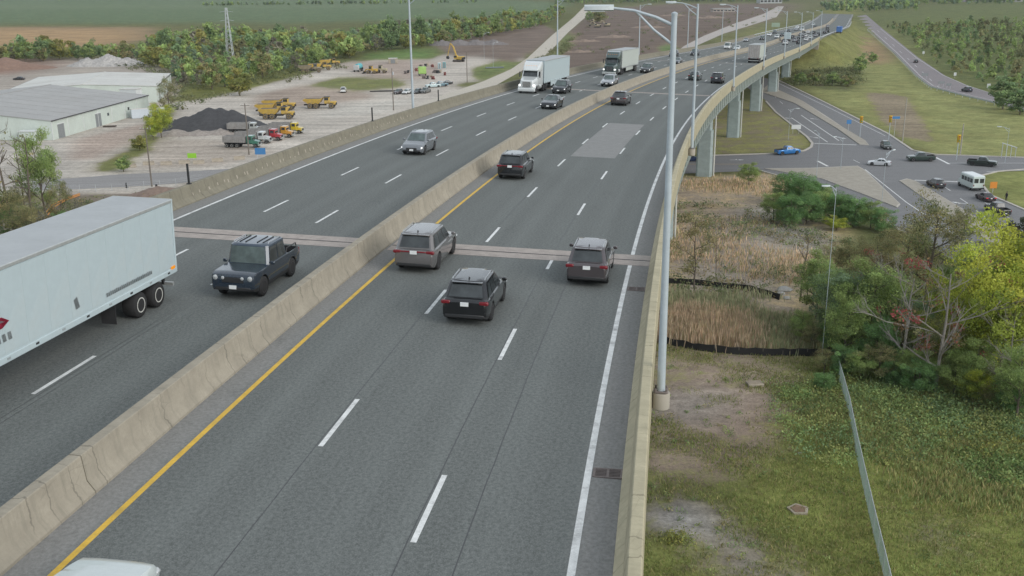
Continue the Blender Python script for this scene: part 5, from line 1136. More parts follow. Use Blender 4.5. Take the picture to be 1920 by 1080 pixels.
heap('gravel_heap', 'big black gravel heap with sharp ridges in the yard', at(398, 244), ((-1, 2, 12.5, 6.0), (5.5, 1, 11, 5.4), (-7, 0, 9, 4.0), (9, -1, 7.5, 3.4), (2, 2, 12, 5.9)), mat('black_gravel', (.062, .062, .066), .95, 0, .2, 1.2, bump=.5), 3)
heap('rock_heap', 'pale grey heap of broken rock behind the warehouses', at(205, 122), ((0, 0, 13, 5.), (-9, -3, 9, 3.8), (9, 0, 9, 3.6)), mat('pale_rubble', (.44, .42, .40), .95, 0, .28, .8, bump=.6), 4, 50, 20, 1.3)
heap('soil_heap', 'reddish brown soil heap at the far left edge', at(12, 128), ((0, 0, 17, 5.2), (12, -2, 12, 2.6), (-10, 0, 14, 4)), mat('red_soil', (.25, .16, .12), .95, 0, .15, .6, bump=.4), 5, 44, 24, .4)
heap('rubble_heap', 'low grey dirt heap in front of the black gravel', at(330, 252), ((0, 0, 6, 1.4), (6, 0, 5, 1.1), (12, 1, 5, 1.3)), mat('dirt_rubble', (.33, .29, .26), .95, 0, .25, 1.2, bump=.5), 6, 40, 18, .5)
heap('spoil_heap', 'brown spoil bank beside the left parapet and the yard road', at(300, 366), ((0, 0, 6, 1.8), (6, 2, 6, 1.6), (11, 4, 5, 1.4)), mat('brown_spoil', (.24, .175, .14), .95, 0, .2, 1.2, bump=.5), 8, 40, 17, .4)
heap('spoil_heap', 'long dark spoil ridge at the edge of the brown field', at(880, 84), ((-16, 0, 9, 3.), (-6, 0, 9, 3.4), (4, 1, 9, 3.2), (14, 1, 9, 3.)), mat('dark_spoil', (.20, .18, .175), .95, 0, .2, .8, bump=.5), 9, 50, 24, .9)

for k, (u, v, sc_) in enumerate(((1150, 70, 7), (1095, 78, 6), (1215, 52, 8), (1330, 34, 9), (1260, 30, 8), (1085, 98, 5))):
    heap('earth_mound', 'brown earth mound in the stripped field, %s' % ['just behind the dark green semi', 'above the white semi trailer', 'in the middle', 'far right near the ramp', 'behind the middle one', 'lowest one beside the gravel track'][k], at(u, v), ((0, 0, sc_, sc_ * .28), (sc_ * .9, 1, sc_ * .8, sc_ * .2), (-sc_, 0, sc_ * .7, sc_ * .16)), mat('brown_earth', (.25, .19, .15), .95, 0, .2, .5, bump=.4), 20 + k, 36, sc_ * 2.2, .35)
# ---------------------------------------------------------------- yard machines
CATY = mat('machine_yellow', (.54, .36, .07), .55, 0, .14, .8, dirt=(.34, .27, .18, .7)); DUMPG = mat('dump_box_grey', (.30, .29, .28), .7, 0, .15, .8, dirt=(.2, .16, .13, .4)); MUD = mat('muddy_tyre', (.10, .09, .08), .9, 0, .15, 2)
YG = 'machines parked in the contractor yard'
def dump_truck(px, lab, cabc, boxm, ang=-98, grp=YG):
    p = at(*px); t = thing('dump_truck', lab, 'dump truck', (p.x, p.y, 0), R(ang), grp); pm = paint(cabc, .05); D = lambda mb, nm, mm: mb.build(nm, mm, t, 30)
    D(MB().box((0, -.4, .95), (.95, 8.6, .3)), 'chassis', CHAS)
    bx = MB(); L0, L1 = -4.7, .9
    for sx in (-1, 1): bx.box((sx * 1.2, (L0 + L1) / 2, 2.05), (.1, L1 - L0, 1.5))
    bx.box((0, L1, 2.2), (2.5, .1, 1.8)); bx.box((0, L0, 2.0), (2.5, .1, 1.4)); bx.box((0, (L0 + L1) / 2, 1.32), (2.4, L1 - L0, .12)); D(bx, 'dump_box', boxm)
    for sx in (-1, 1):
        for k in range(6): D(MB().box((sx * 1.28, L0 + .5 + k * .92, 2.0), (.08, .12, 1.4)), 'box_rib', boxm)
    D(MB().bbox((0, 1.95, 1.95), (2.2, 1.5, 1.9), .1), 'cab', pm); D(MB().loft([[(w_ * sx, y, z) for sx, z in ((1, .75), (1, z1), (-1, z1), (-1, .75))] for y, w_, z1 in ((2.6, 1.0, 1.85), (3.9, .85, 1.6), (4.15, .75, 1.4))]), 'hood', pm)
    D(MB().add([(-.95, 2.73, 1.95), (.95, 2.73, 1.95), (.9, 2.68, 2.72), (-.9, 2.68, 2.72)], [(0, 1, 2, 3), (3, 2, 1, 0)]), 'windshield', GLASS); D(MB().box((0, 4.2, .7), (2.3, .25, .35)), 'bumper', ALU); D(MB().box((0, 4.17, 1.15), (1.1, .08, .5)), 'grille', PLAST)
    for sx in (-1, 1):
        D(MB().box((sx * 1.11, 1.95, 2.3), (.03, .9, .65)), 'side_window', GLASS); D(MB().bbox((sx * 1.05, 3.35, 1.15), (.5, 1.3, .12), .05), 'fender', pm); D(MB().bbox((sx * .85, 4.12, 1.15), (.3, .12, .22), .03), 'headlight', HEADOFF)
        wheel_truck(t, sx * 1.0, 3.35, .5, .32)
        for y in (-1.2, -2.5, -3.8): wheel_truck(t, sx * .95, y, .5, .56)
    return t
dump_truck((540, 250), 'yellow dump truck at the right end of the truck row', (.62, .46, .04), DUMPG); dump_truck((521, 257), 'orange and yellow dump truck second from the right in the row', (.58, .30, .05), DUMPG)
dump_truck((500, 263), 'red dump truck in the middle of the row', (.42, .04, .05), DUMPG); dump_truck((478, 268), 'white dump truck between the red and the green ones', (.55, .57, .57), DUMPG); dump_truck((457, 276), 'green dump truck with grey box at the left end of the row', (.04, .17, .12), DUMPG); dump_truck((462, 250), 'grey dump truck behind the green one next to the black heap', (.40, .42, .41), DUMPG, -95)
def hauler(px, lab, ang=-92, col=CATY, sc=1.):
    p = at(*px); t = thing('articulated_hauler', lab, 'hauler', (p.x, p.y, 0), R(ang), YG); t.scale = (sc,) * 3; D = lambda mb, nm, mm: mb.build(nm, mm, t, 30)
    prof = [(-5.2, 2.6), (-4.9, 3.0), (.3, 3.05), (.9, 3.3), (.9, 3.1), (.2, 1.9), (-.5, 1.45), (-3.6, 1.45)]
    D(MB().loft([[(x * (1.0 if 1.4 < z < 1.6 else 1.25), y, z) for y, z in prof] for x in (-1.15, -1.05, 1.05, 1.15)]), 'dump_body', col); D(MB().box((0, -2.0, 3.02), (2.2, 5.0, .12)), 'load', mat('body_inside', (.17, .14, .11), .9))
    D(MB().box((0, -1.6, 1.15), (1.0, 7., .4)), 'rear_frame', CHAS); D(MB().bbox((0, 3.9, 1.7), (2.3, 2.2, 1.0), .15), 'hood', col); D(MB().bbox((0, 2.2, 2.5), (1.9, 1.5, 2.0), .12), 'cab', col)
    D(MB().box((0, 2.2, 2.95), (1.94, 1.3, .8)), 'cab_glass', GLASS); D(MB().box((0, 2.2, 3.55), (2.0, 1.7, .1)), 'cab_roof', PLAST); D(MB().box((0, 5.05, 1.4), (2.0, .12, .7)), 'grille', PLAST)
    for sx in (-1, 1):
        for y in (3.7, -1.2, -3.1): o_ = wheel_truck(t, sx * 1.1, y, .85, .65, CATY); o_.material_slots[0].link = 'OBJECT'; o_.material_slots[0].material = MUD
        D(MB().bbox((sx * 1.15, 3.7, 1.85), (.7, 1.9, .12), .05), 'fender', col)
hauler((601, 203), 'single yellow articulated hauler standing alone in the yard'); hauler((520, 223), 'front yellow hauler of the cluster above the dump trucks'); hauler((512, 214), 'middle yellow hauler of the cluster above the dump trucks'); hauler((524, 206), 'rear yellow hauler of the cluster above the dump trucks')
hauler((582, 136), 'dirty hauler at the end of the group under the trees', -80, mat('dirty_machine', (.26, .22, .15), .8, 0, .2, 1)); hauler((600, 132), 'yellow hauler in the middle of the group under the trees', -75); hauler((617, 124), 'yellow hauler at the right of the group under the trees', -70)
def excavator(px, lab, ang=0, col=CATY, sc=1., lift=.9):
    p = at(*px); t = thing('excavator', lab, 'excavator', (p.x, p.y, 0), R(ang), YG); t.scale = (sc,) * 3; D = lambda mb, nm, mm: mb.build(nm, mm, t, 30)
    for sx in (-1, 1): D(MB().loft([[(x, y, z) for y, z in ((2.1, .45), (1.9, .85), (-1.9, .85), (-2.1, .45), (-1.8, 0.02), (1.8, .02))] for x in (sx * 1.0, sx * 1.55)]), 'track', MUD)
    D(MB().bbox((.1, -.7, 1.65), (2.5, 3.2, 1.2), .15), 'house', col); D(MB().bbox((-.75, .75, 1.9), (1.0, 1.5, 1.7), .1), 'cab', col); D(MB().box((-.75, .8, 2.2), (1.04, 1.4, .9)), 'cab_glass', GLASS); D(MB().box((.1, -2.25, 1.5), (2.4, .5, 1.0)), 'counterweight', PLAST)
    b0 = (.25, .9, 1.7); b1 = (.25, 2.6, 1.7 + 3.4 * lift); b2 = (.25, 4.0, 2.0 + 4.4 * lift); s2 = (.25, 5.6, 2.2)
    D(MB().tube([b0, b1, b2], [.32, .34, .2], 6), 'boom', col); D(MB().tube([b2, s2], [.24, .16], 6), 'stick', col); D(MB().loft([[(x, y, z) for y, z in ((5.4, 2.3), (6.0, 2.0), (5.9, 1.2), (5.2, 1.0), (5.0, 1.6))] for x in (-.3, .8)]), 'bucket', CHAS); D(MB().tube([(.25, 1.6, 1.7), (.25, 2.7, 3.9 * lift + .6)], .09, 6), 'ram', ALU)
excavator((860, 116), 'excavator with raised boom at the far end of the yard', 60, CATY, 1.15, 1.25)
for px, lab, an_ in (((1120, 52), 'yellow excavator nearest in the brown field group', 70), ((1138, 50), 'excavator right in the brown field group', 100), ((1115, 42), 'excavator at the back of the brown field group', -60)): excavator(px, lab, an_, mat('dusty_machine', (.42, .36, .24), .8, 0, .15, 1), 1.1, .6)
def loader(px, lab, ang, col):
    p = at(*px); t = thing('wheel_loader', lab, 'loader', (p.x, p.y, 0), R(ang), YG); D = lambda mb, nm, mm: mb.build(nm, mm, t, 30)
    D(MB().bbox((0, -1.4, 1.5), (1.9, 2.4, 1.1), .15), 'engine_hood', col); D(MB().bbox((0, .3, 2.3), (1.5, 1.4, 1.8), .1), 'cab', col); D(MB().box((0, .3, 2.5), (1.54, 1.2, 1.0)), 'cab_glass', GLASS); D(MB().box((0, .3, 3.25), (1.6, 1.6, .1)), 'cab_roof', PLAST)
    for sx in (-1, 1):
        D(MB().tube([(sx * .6, .8, 1.7), (sx * .6, 2.2, 1.9), (sx * .6, 3.2, .7)], .14, 6), 'lift_arm', col)
        for y in (1.4, -1.5): o_ = wheel_truck(t, sx * .95, y, .72, .5, CATY); o_.material_slots[0].link = 'OBJECT'; o_.material_slots[0].material = MUD
    D(MB().loft([[(x, y, z) for y, z in ((3.0, .2), (3.0, 1.1), (3.2, 1.2), (3.5, .5), (4.1, .15), (3.9, .08))] for x in (-1.35, 1.35)]), 'bucket', CHAS)
loader((697, 138), 'yellow wheel loader beside the teal tank truck', 80, CATY); loader((715, 137), 'pale wheel loader to the right of the yellow loader', 80, mat('pale_machine', (.42, .38, .26), .7, 0, .15, 1))
def tank_truck(px, lab):
    p = at(*px); t = thing('tank_truck', lab, 'tank truck', (p.x, p.y, 0), R(170), YG); D = lambda mb, nm, mm: mb.build(nm, mm, t, 40); TE = mat('teal_tank', (.10, .42, .46), .5, 0, .1, .8)
    D(MB().lathe([(.2, -3.2), (1.05, -3.0), (1.2, -2.8), (1.2, 1.4), (1.05, 1.6), (.2, 1.7)], 'Y', (0, 0, 2.2), 16), 'tank', TE); D(MB().bbox((0, 2.6, 1.9), (2.2, 1.7, 2.2), .12), 'cab', paint((.5, .52, .52), .05)); D(MB().box((0, -.2, .9), (1.0, 7, .35)), 'chassis', CHAS); D(MB().box((0, -3.3, 1.1), (2.3, .3, .9)), 'rear_panel', CHAS)
    for sx in (-1, 1):
        for y in (2.6, -1.4, -2.6): wheel_truck(t, sx * .95, y, .5, .5)
tank_truck((672, 134), 'teal water tank truck at the far side of the yard')
t = thing('site_cabin', 'lime green site generator cabin on a trailer in the yard', 'cabin', at(792, 142), R(8), YG); MB().bbox((0, 0, 2.3), (3.2, 2.6, 2.8), .1).build('housing', mat('lime_paint', (.35, .55, .16), .6, 0, .1, 1), t); MB().box((0, 0, .75), (3.4, 2.2, .2)).build('frame', CHAS, t)
for sx in (-1, 1): wheel_truck(t, sx * 1.3, 0, .4, .3)
for px, lab, m_, sz in (((824, 129), 'pale blue toilet cabin in the yard clutter', mat('pale_blue_plastic', (.40, .55, .58), .5), (1.4, 1.4, 2.6)), ((833, 127), 'teal toilet cabin right of the pale blue one', mat('teal_plastic', (.10, .33, .36), .5), (1.3, 1.3, 2.5)), ((737, 119), 'pale grey crate box behind the loaders', SLAB, (4.2, 2.4, 2.4))):
    t = thing('site_box', lab, 'cabin', at(*px), R(6), YG); MB().bbox((0, 0, sz[2] / 2), sz, .08).build('housing', m_, t); MB().box((0, 0, sz[2] + .06), (sz[0] + .15, sz[1] + .15, .12)).build('roof', SWH, t); MB().box((0, -sz[1] / 2 - .02, sz[2] * .45), (sz[0] * .5, .05, sz[2] * .8)).build('door', SBACK, t)
for k in range(16):
    side = k // 4; du, dv = ((-26, 0), (28, 2), (4, -11), (8, 10))[side]; u, v = 796 + du + (k % 4 - 1.5) * 6 + RND.uniform(-2, 2), 136 + dv + RND.uniform(-3, 3); p = at(u, v)
    t = thing('material_stack', 'small %s stack of material %s the lime green cabin' % (('rusty', 'black', 'tan', 'dark red')[k % 4], ('to the left of', 'to the right of', 'behind', 'in front of')[side]), 'material', p, RND.uniform(0, 3), 'scattered material stacks in the yard')
    for j in range(3): MB().box((RND.uniform(-.3, .3), RND.uniform(-.2, .2), .25 + j * .4), (RND.uniform(.8, 2.0), RND.uniform(.5, 1.2), .4), RND.uniform(-.2, .2)).build('bundle', [RUST, PLAST, SLAB, mat('red_bundle', (.2, .06, .05), .8)][k % 4], t, 0)
for k, px in enumerate(((245, 314), (279, 309), (312, 309), (346, 307), (373, 307), (408, 303), (449, 299))):
    p = at(*px); t = thing('jersey_barrier', 'pale concrete block, %s from the left in the row by the yard road' % ['first', 'second', 'third', 'fourth', 'fifth', 'sixth', 'last'][k], 'barrier block', p, R(4 + k * 2), 'row of concrete blocks')
    MB().loft([[(x, y, z) for y, z in ((-.3, 0), (-.28, .2), (-.12, .45), (-.1, .8), (.1, .8), (.12, .45), (.28, .2), (.3, 0))] for x in (-1.2, 1.2)]).build('block', SLAB, t, 0); MB().tube([(.9, 0, .8), (.9, 0, .95), (.6, 0, .95), (.6, 0, .8)], .03, 5).build('lifting_loop', RUST, t)
def park(kind, px, ang, col, lab): p = at(*px); car(kind, lab, {'pickup': 'pickup truck', 'suv': 'SUV', 'sedan': 'car', 'van': 'van'}[kind], (p.x, p.y, 0), R(ang), col, 'vehicles parked in the yard', metal=.15)
park('pickup', (644, 173), 5, WHT, 'white pickup alone on the bare yard'); park('suv', (747, 176), 160, (.07, .05, .05), 'dark maroon SUV at the left of the parked row'); park('suv', (763, 176), 160, WHT, 'white SUV second in the parked row'); park('suv', (783, 175), 160, DKG, 'dark green SUV behind the left lamp post'); park('pickup', (798, 174), 160, (.16, .17, .17), 'grey pickup at the right of the parked row')
park('pickup', (812, 164), 115, (.5, .62, .64), 'pale teal pickup in the upper parked pair'); park('pickup', (826, 162), 115, (.14, .24, .29), 'blue grey pickup in the upper parked pair'); park('sedan', (837, 158), 110, (.03, .04, .045), 'dark car at the right end of the upper parked cars')
park('sedan', (36, 150), 80, BLK, 'black car parked behind the grey roof at the far left'); park('pickup', (2, 182), 60, (.25, .25, .26), 'grey truck at the very left edge behind the roof')
t = thing('pipe_bundle', 'dark pipes lying on the bare yard near the parked cars', 'pipes', at(720, 172), R(2))
for k in range(3): MB().tube([(-5 + k * 1.5, k * .5, .2), (4 + k * .8, k * .5 + .3, .2)], .2, 8).build('pipe', CHAS, t)
t = thing('pipe_bundle', 'grey pipes lying on the grass below the gravel track', 'pipes', at(928, 128), R(8))
for k in range(5): MB().tube([(-4, k * .5, .25), (4, k * .5, .25)], .24, 8).build('pipe', mat('grey_pipe', (.16, .18, .20), .5), t)
t = thing('orange_hose', 'pair of orange hoses running down the bank at the left', 'hose')
for k in range(2): MB().tube([at(74 + k * 6, 416 + k * 3) + Vector((0, 0, .3)), at(100 + k * 3, 392 + k * 4) + Vector((0, 0, .8)), at(125, 380 + k * 3) + Vector((0, 0, .8)), at(150, 368 + k * 3) + Vector((0, 0, .5))], .10, 6).build('hose', mat('orange_hose', (.62, .25, .04), .6), t)
# ---------------------------------------------------------------- pylon
p = at(433, 119); hN = 26.; t = thing('lattice_pylon', 'slim grey lattice pylon above the scrub at the left', 'pylon', p)
wid = lambda z: 1.3 * (1 - z / hN) + .35
cs = [(-1, -1), (1, -1), (1, 1), (-1, 1)]
for a_, b_ in cs: MB().tube([(a_ * wid(0), b_ * wid(0), 0), (a_ * wid(hN), b_ * wid(hN), hN)], .14, 5).build('leg', GALV, t)
for k in range(13):
    z0, z1 = k * 2., k * 2. + 2
    for j in range(4):
        (a_, b_), (c_, d_) = cs[j], cs[(j + 1) % 4]
        MB().tube([(a_ * wid(z0), b_ * wid(z0), z0), (c_ * wid(z1), d_ * wid(z1), z1)], .08, 4).build('brace', GALV, t)
for z in (20., 24.): MB().tube([(-3.2, 0, z), (0, 0, z + .5), (3.2, 0, z)], .09, 5).build('crossarm', GALV, t)
# far town at the top edge
for k, (u, v, w_, d_, h, c) in enumerate(((1442, 6, 30, 20, 6, (.45, .47, .46)), (1640, 3, 28, 20, 7, (.5, .52, .54)), (1700, 2, 40, 20, 7, (.16, .22, .32)), (1800, 3, 46, 20, 7, (.26, .24, .30)), (1900, 3, 40, 20, 7, (.4, .4, .41)), (1355, 22, 24, 10, 3, (.42, .37, .33)))):
    p = at(u, v); t = thing('far_building', ['grey flat building far off left of the highway end', 'white flat building far off above the ramp', 'blue roofed building far off above the right wood', 'purple grey hall far off at the top right', 'grey hall farthest right at the top edge', 'low tan building beyond the brown field'][k], 'building', p, R(RND.uniform(-8, 8)), 'far buildings at the top edge'); m_ = mat('far_wall_%d' % k, c, .8, 0, .1, .1)
    MB().box((0, 0, h / 2), (w_, d_, h)).build('wall', m_, t, 0); MB().box((0, 0, h + .3), (w_ + 1, d_ + 1, .6)).build('roof', ROOFG, t, 0)
    for j in range(6): MB().box((-w_ / 2 + w_ * (j + .5) / 6, -d_ / 2 - .05, h * .5), (w_ / 9, .2, h * .4)).build('window', GLASS, t, 0)
HAZE = 7.5e-5
# ---------------------------------------------------------------- vegetation
RS = np.random.RandomState(11)
a = N('foliage'); q = a.n('Attribute'); q.attribute_name = 'lc'
nz = a.noise(a.vec('World'), .7, 3); cm = a.mix(1., q.outputs['Color'], a.mix(a.maprange(nz, .3, .7), (.8, .8, .8), (1.3, 1.3, 1.3)), 'MULTIPLY')
a.val(a.b.inputs['Base Color'], cm); a.b.inputs['Roughness'].default_value = .75; a.b.inputs['Specular IOR Level'].default_value = .2
tr = a.n('BsdfTranslucent'); a.l(cm, tr.inputs[0]); ms = a.n('MixShader'); ms.inputs[0].default_value = .45; a.l(a.b.outputs[0], ms.inputs[1]); a.l(tr.outputs[0], ms.inputs[2]); a.l(ms.outputs[0], a.out.inputs[0])
LEAF = a.m
BARK = mat('grey_brown_bark', (.15, .125, .10), .95, 0, .25, 3, bump=.4); BARKW = mat('pale_dead_bark', (.30, .275, .25), .95, 0, .2, 3, bump=.3)
def leaves(C, size, cols, up=.35, asp=1.5, rs=RS, N0=None):
    """quads around centres C (n,3); cols (n,3)"""
    n = len(C); d1 = rs.normal(size=(n, 3)); d1 /= np.linalg.norm(d1, axis=1)[:, None]
    nn = rs.normal(size=(n, 3)) * (1 if N0 is None else .5); nn = nn + ([0, 0, up * 3] if N0 is None else N0[::4]); nn -= (nn * d1).sum(1)[:, None] * d1; nn /= np.linalg.norm(nn, axis=1)[:, None] + 1e-9
    d2 = np.cross(nn, d1); s = (size * rs.uniform(.6, 1.35, n))[:, None]
    V = np.stack([C - d1 * s * .5 * asp, C + d2 * s * .38, C + d1 * s * .5 * asp, C - d2 * s * .38], 1).reshape(-1, 3)
    return V, np.arange(4 * n).reshape(n, 4), np.repeat(cols, 4, 0)
def outward(C, ctr, up=.35):
    d = (C - ctr) * [1, 1, .85]; d /= np.linalg.norm(d, axis=1)[:, None] + 1e-6; d[:, 2] += up; return np.repeat(d / (np.linalg.norm(d, axis=1)[:, None] + 1e-6), 4, 0)
def pal(cols, n, rs=RS, jit=.22):
    cols = np.array(cols); c = cols[rs.randint(0, len(cols), n)] * rs.uniform(1 - jit, 1 + jit, (n, 1)); return c
def crown_points(rs, clumps, per, rad):
    C = []
    for c in clumps:
        r_ = rad * rs.uniform(.6, 1.3); p = rs.normal(size=(per, 3)); p /= np.linalg.norm(p, axis=1)[:, None]; p *= (r_ * rs.uniform(.35, 1, per) ** .6)[:, None]; p[:, 2] *= .72; C.append(np.array(c) + p)
    return np.concatenate(C)
def limb_tree(seed, h, cr, base, nl=9, lean=.06, depth=1, thick=.02):
    """trunk with limbs; returns MB and the tips where leaves sit"""
    rr = random.Random(seed); mb = MB(); tips = []; lx, ly = rr.uniform(-lean, lean) * h, rr.uniform(-lean, lean) * h
    P = [Vector((lx * t * t + rr.uniform(-.1, .1) * (t > 0), ly * t * t + rr.uniform(-.1, .1) * (t > 0), h * .93 * t - .2)) for t in (0, .2, .4, .6, .8, 1)]
    mb.tube(P, [h * thick * (1 - .85 * t) + .02 for t in (0, .2, .4, .6, .8, 1)], 7)
    def grow(p, d, L, r_, dep):
        q1 = p + d * L * .5 + Vector((rr.uniform(-.1, .1), rr.uniform(-.1, .1), rr.uniform(0, .12))) * L; q2 = q1 + (d + Vector((rr.uniform(-.4, .4), rr.uniform(-.4, .4), rr.uniform(-.05, .45)))).normalized() * L * .5
        mb.tube([p, q1, q2], [r_, r_ * .7, r_ * .3], 5); tips.append(q2); tips.append(q1.lerp(q2, .4))
        if dep > 0:
            for _ in range(3 if dep > 1 else 2):
                s_ = rr.uniform(.3, 1); b = p.lerp(q1, s_) if s_ < .6 else q1.lerp(q2, rr.uniform(0, .8)); grow(b, (d + Vector((rr.uniform(-.9, .9), rr.uniform(-.9, .9), rr.uniform(-.2, .7)))).normalized(), L * rr.uniform(.45, .65), r_ * .55, dep - 1)
    for k in range(nl):
        t = base + (1 - base) * (k + rr.random() * .6) / nl; i = min(4, int(t * 5)); p = P[i].lerp(P[i + 1], t * 5 - i); an_ = k * 2.4 + rr.uniform(-.4, .4)
        L = cr * (1.05 - .55 * abs((t - base) / (1 - base) - .35)) * rr.uniform(.75, 1.15); grow(p, Vector((math.cos(an_), math.sin(an_), rr.uniform(.15, .75))).normalized(), L, h * thick * (1 - t) * .55 + .025, depth)
    tips.append(P[-1]); return mb, tips
def proto(name, seed, h, cr, base, per, rad, size, cols, nl=10, depth=1, bark=None, extra=0, thick=.018, keep=1.):
    rs = np.random.RandomState(seed); mb, tips = limb_tree(seed, h, cr, base, nl, depth=depth, thick=thick)
    if keep < 1: tips = [t for t in tips if rs.rand() < keep]
    cl = [tuple(t) for t in tips]
    for _ in range(extra):
        p = rs.normal(size=3); p /= np.linalg.norm(p); p *= rs.uniform(.3, 1) ** .5; cl.append((p[0] * cr * .85, p[1] * cr * .85, h * (base + 1) / 2 + p[2] * h * (1 - base) * .48))
    C = crown_points(rs, cl, per, rad); cc = np.repeat(pal(cols, len(cl), rs, .25), per, 0) * rs.uniform(.75, 1.25, (len(C), 1))
    NO = outward(C, np.array([0, 0, h * (.42 + base * .5)])); V, F, K = leaves(C, size, cc, rs=rs, N0=NO)
    return dict(trunk=mb.mesh(name + '_trunk', bark or BARK, 60), crown=npmesh(name + '_crown', V, F, LEAF, {'lc': K}), h=h, name=name)
GRN, DGR, YEL, OLV, RED, TEA = [(.32, .41, .15), (.35, .43, .155), (.29, .385, .15)], [(.225, .315, .145), (.25, .335, .15), (.20, .285, .14)], [(.46, .50, .085), (.40, .47, .095), (.52, .53, .095)], [(.32, .305, .155), (.29, .29, .14), (.36, .31, .155)], [(.42, .11, .11), (.36, .13, .105)], [(.235, .31, .195), (.21, .285, .18)]
PR = dict(green=proto('green', 1, 9, 3.4, .2, 150, .92, .128, GRN, 12, 1, extra=46), dark=proto('dark', 2, 9, 3.2, .1, 150, .92, .128, DGR + TEA, 12, 1, extra=54), yellow=proto('yellow', 3, 9, 3.8, .16, 210, 1.05, .125, YEL + [(.30, .37, .09)], 12, 1, extra=54),
          olive=proto('olive', 4, 9, 3.3, .2, 95, .9, .115, OLV + [(.155, .18, .08)], 13, 1, extra=30), thin=proto('thin', 5, 9, 2.0, .25, 34, .6, .14, OLV, 9, 1, extra=4, thick=.010), bare=proto('bare', 6, 9, 4.0, .22, 26, .45, .12, RED + OLV, 10, 3, BARKW, 0, .0145, .03), bareb=proto('bareb', 16, 9, 3.4, .2, 26, .5, .12, RED + [(.22, .15, .08)], 9, 3, BARKW, 0, .013, .05), snag=proto('snag', 7, 9, 2.0, .35, 5, .3, .16, OLV, 7, 2, BARK, 0, .010, .1),
          lush=proto('lush', 9, 9, 4.4, .05, 190, 1.15, .155, [(.20, .34, .13), (.23, .365, .14), (.175, .305, .13)], 12, 0, extra=70),
          sumac=proto('sumac', 8, 5, 2.2, .3, 70, .8, .2, [(.09, .11, .07), (.12, .10, .075)], 8, 0, extra=10), fgreen=proto('fgreen', 21, 10, 3.6, .12, 40, 1.25, .52, GRN + DGR, 8, 0, extra=28), fdark=proto('fdark', 22, 10, 3.3, .1, 40, 1.25, .52, DGR, 8, 0, extra=28), folive=proto('folive', 23, 9, 3.3, .12, 36, 1.2, .5, OLV + GRN, 8, 0, extra=26), fyel=proto('fyel', 24, 8, 3.4, .1, 36, 1.2, .5, [(.33, .34, .10), (.36, .34, .11), (.265, .29, .10)], 8, 0, extra=26), fgrey=proto('fgrey', 25, 8, 2.6, .15, 18, .9, .36, [(.25, .235, .18), (.21, .20, .15)], 9, 1, extra=4))
def tree(kind, label, px, vtop=None, h=None, wide=1., group='trees right of the viaduct', name='tree', cat='tree', rz=None, pos=None):
    p = pos if pos is not None else at(*px); P = PR[kind]; h = h or vheight(px, vtop); s = h / P['h']
    t = thing(name, label, cat, p, RND.uniform(0, 6.28) if rz is None else rz, group); t.scale = (s * wide, s * wide, s)
    link('trunk', P['trunk'], t); link('crown', P['crown'], t); return t
RT = 'trees right of the viaduct'
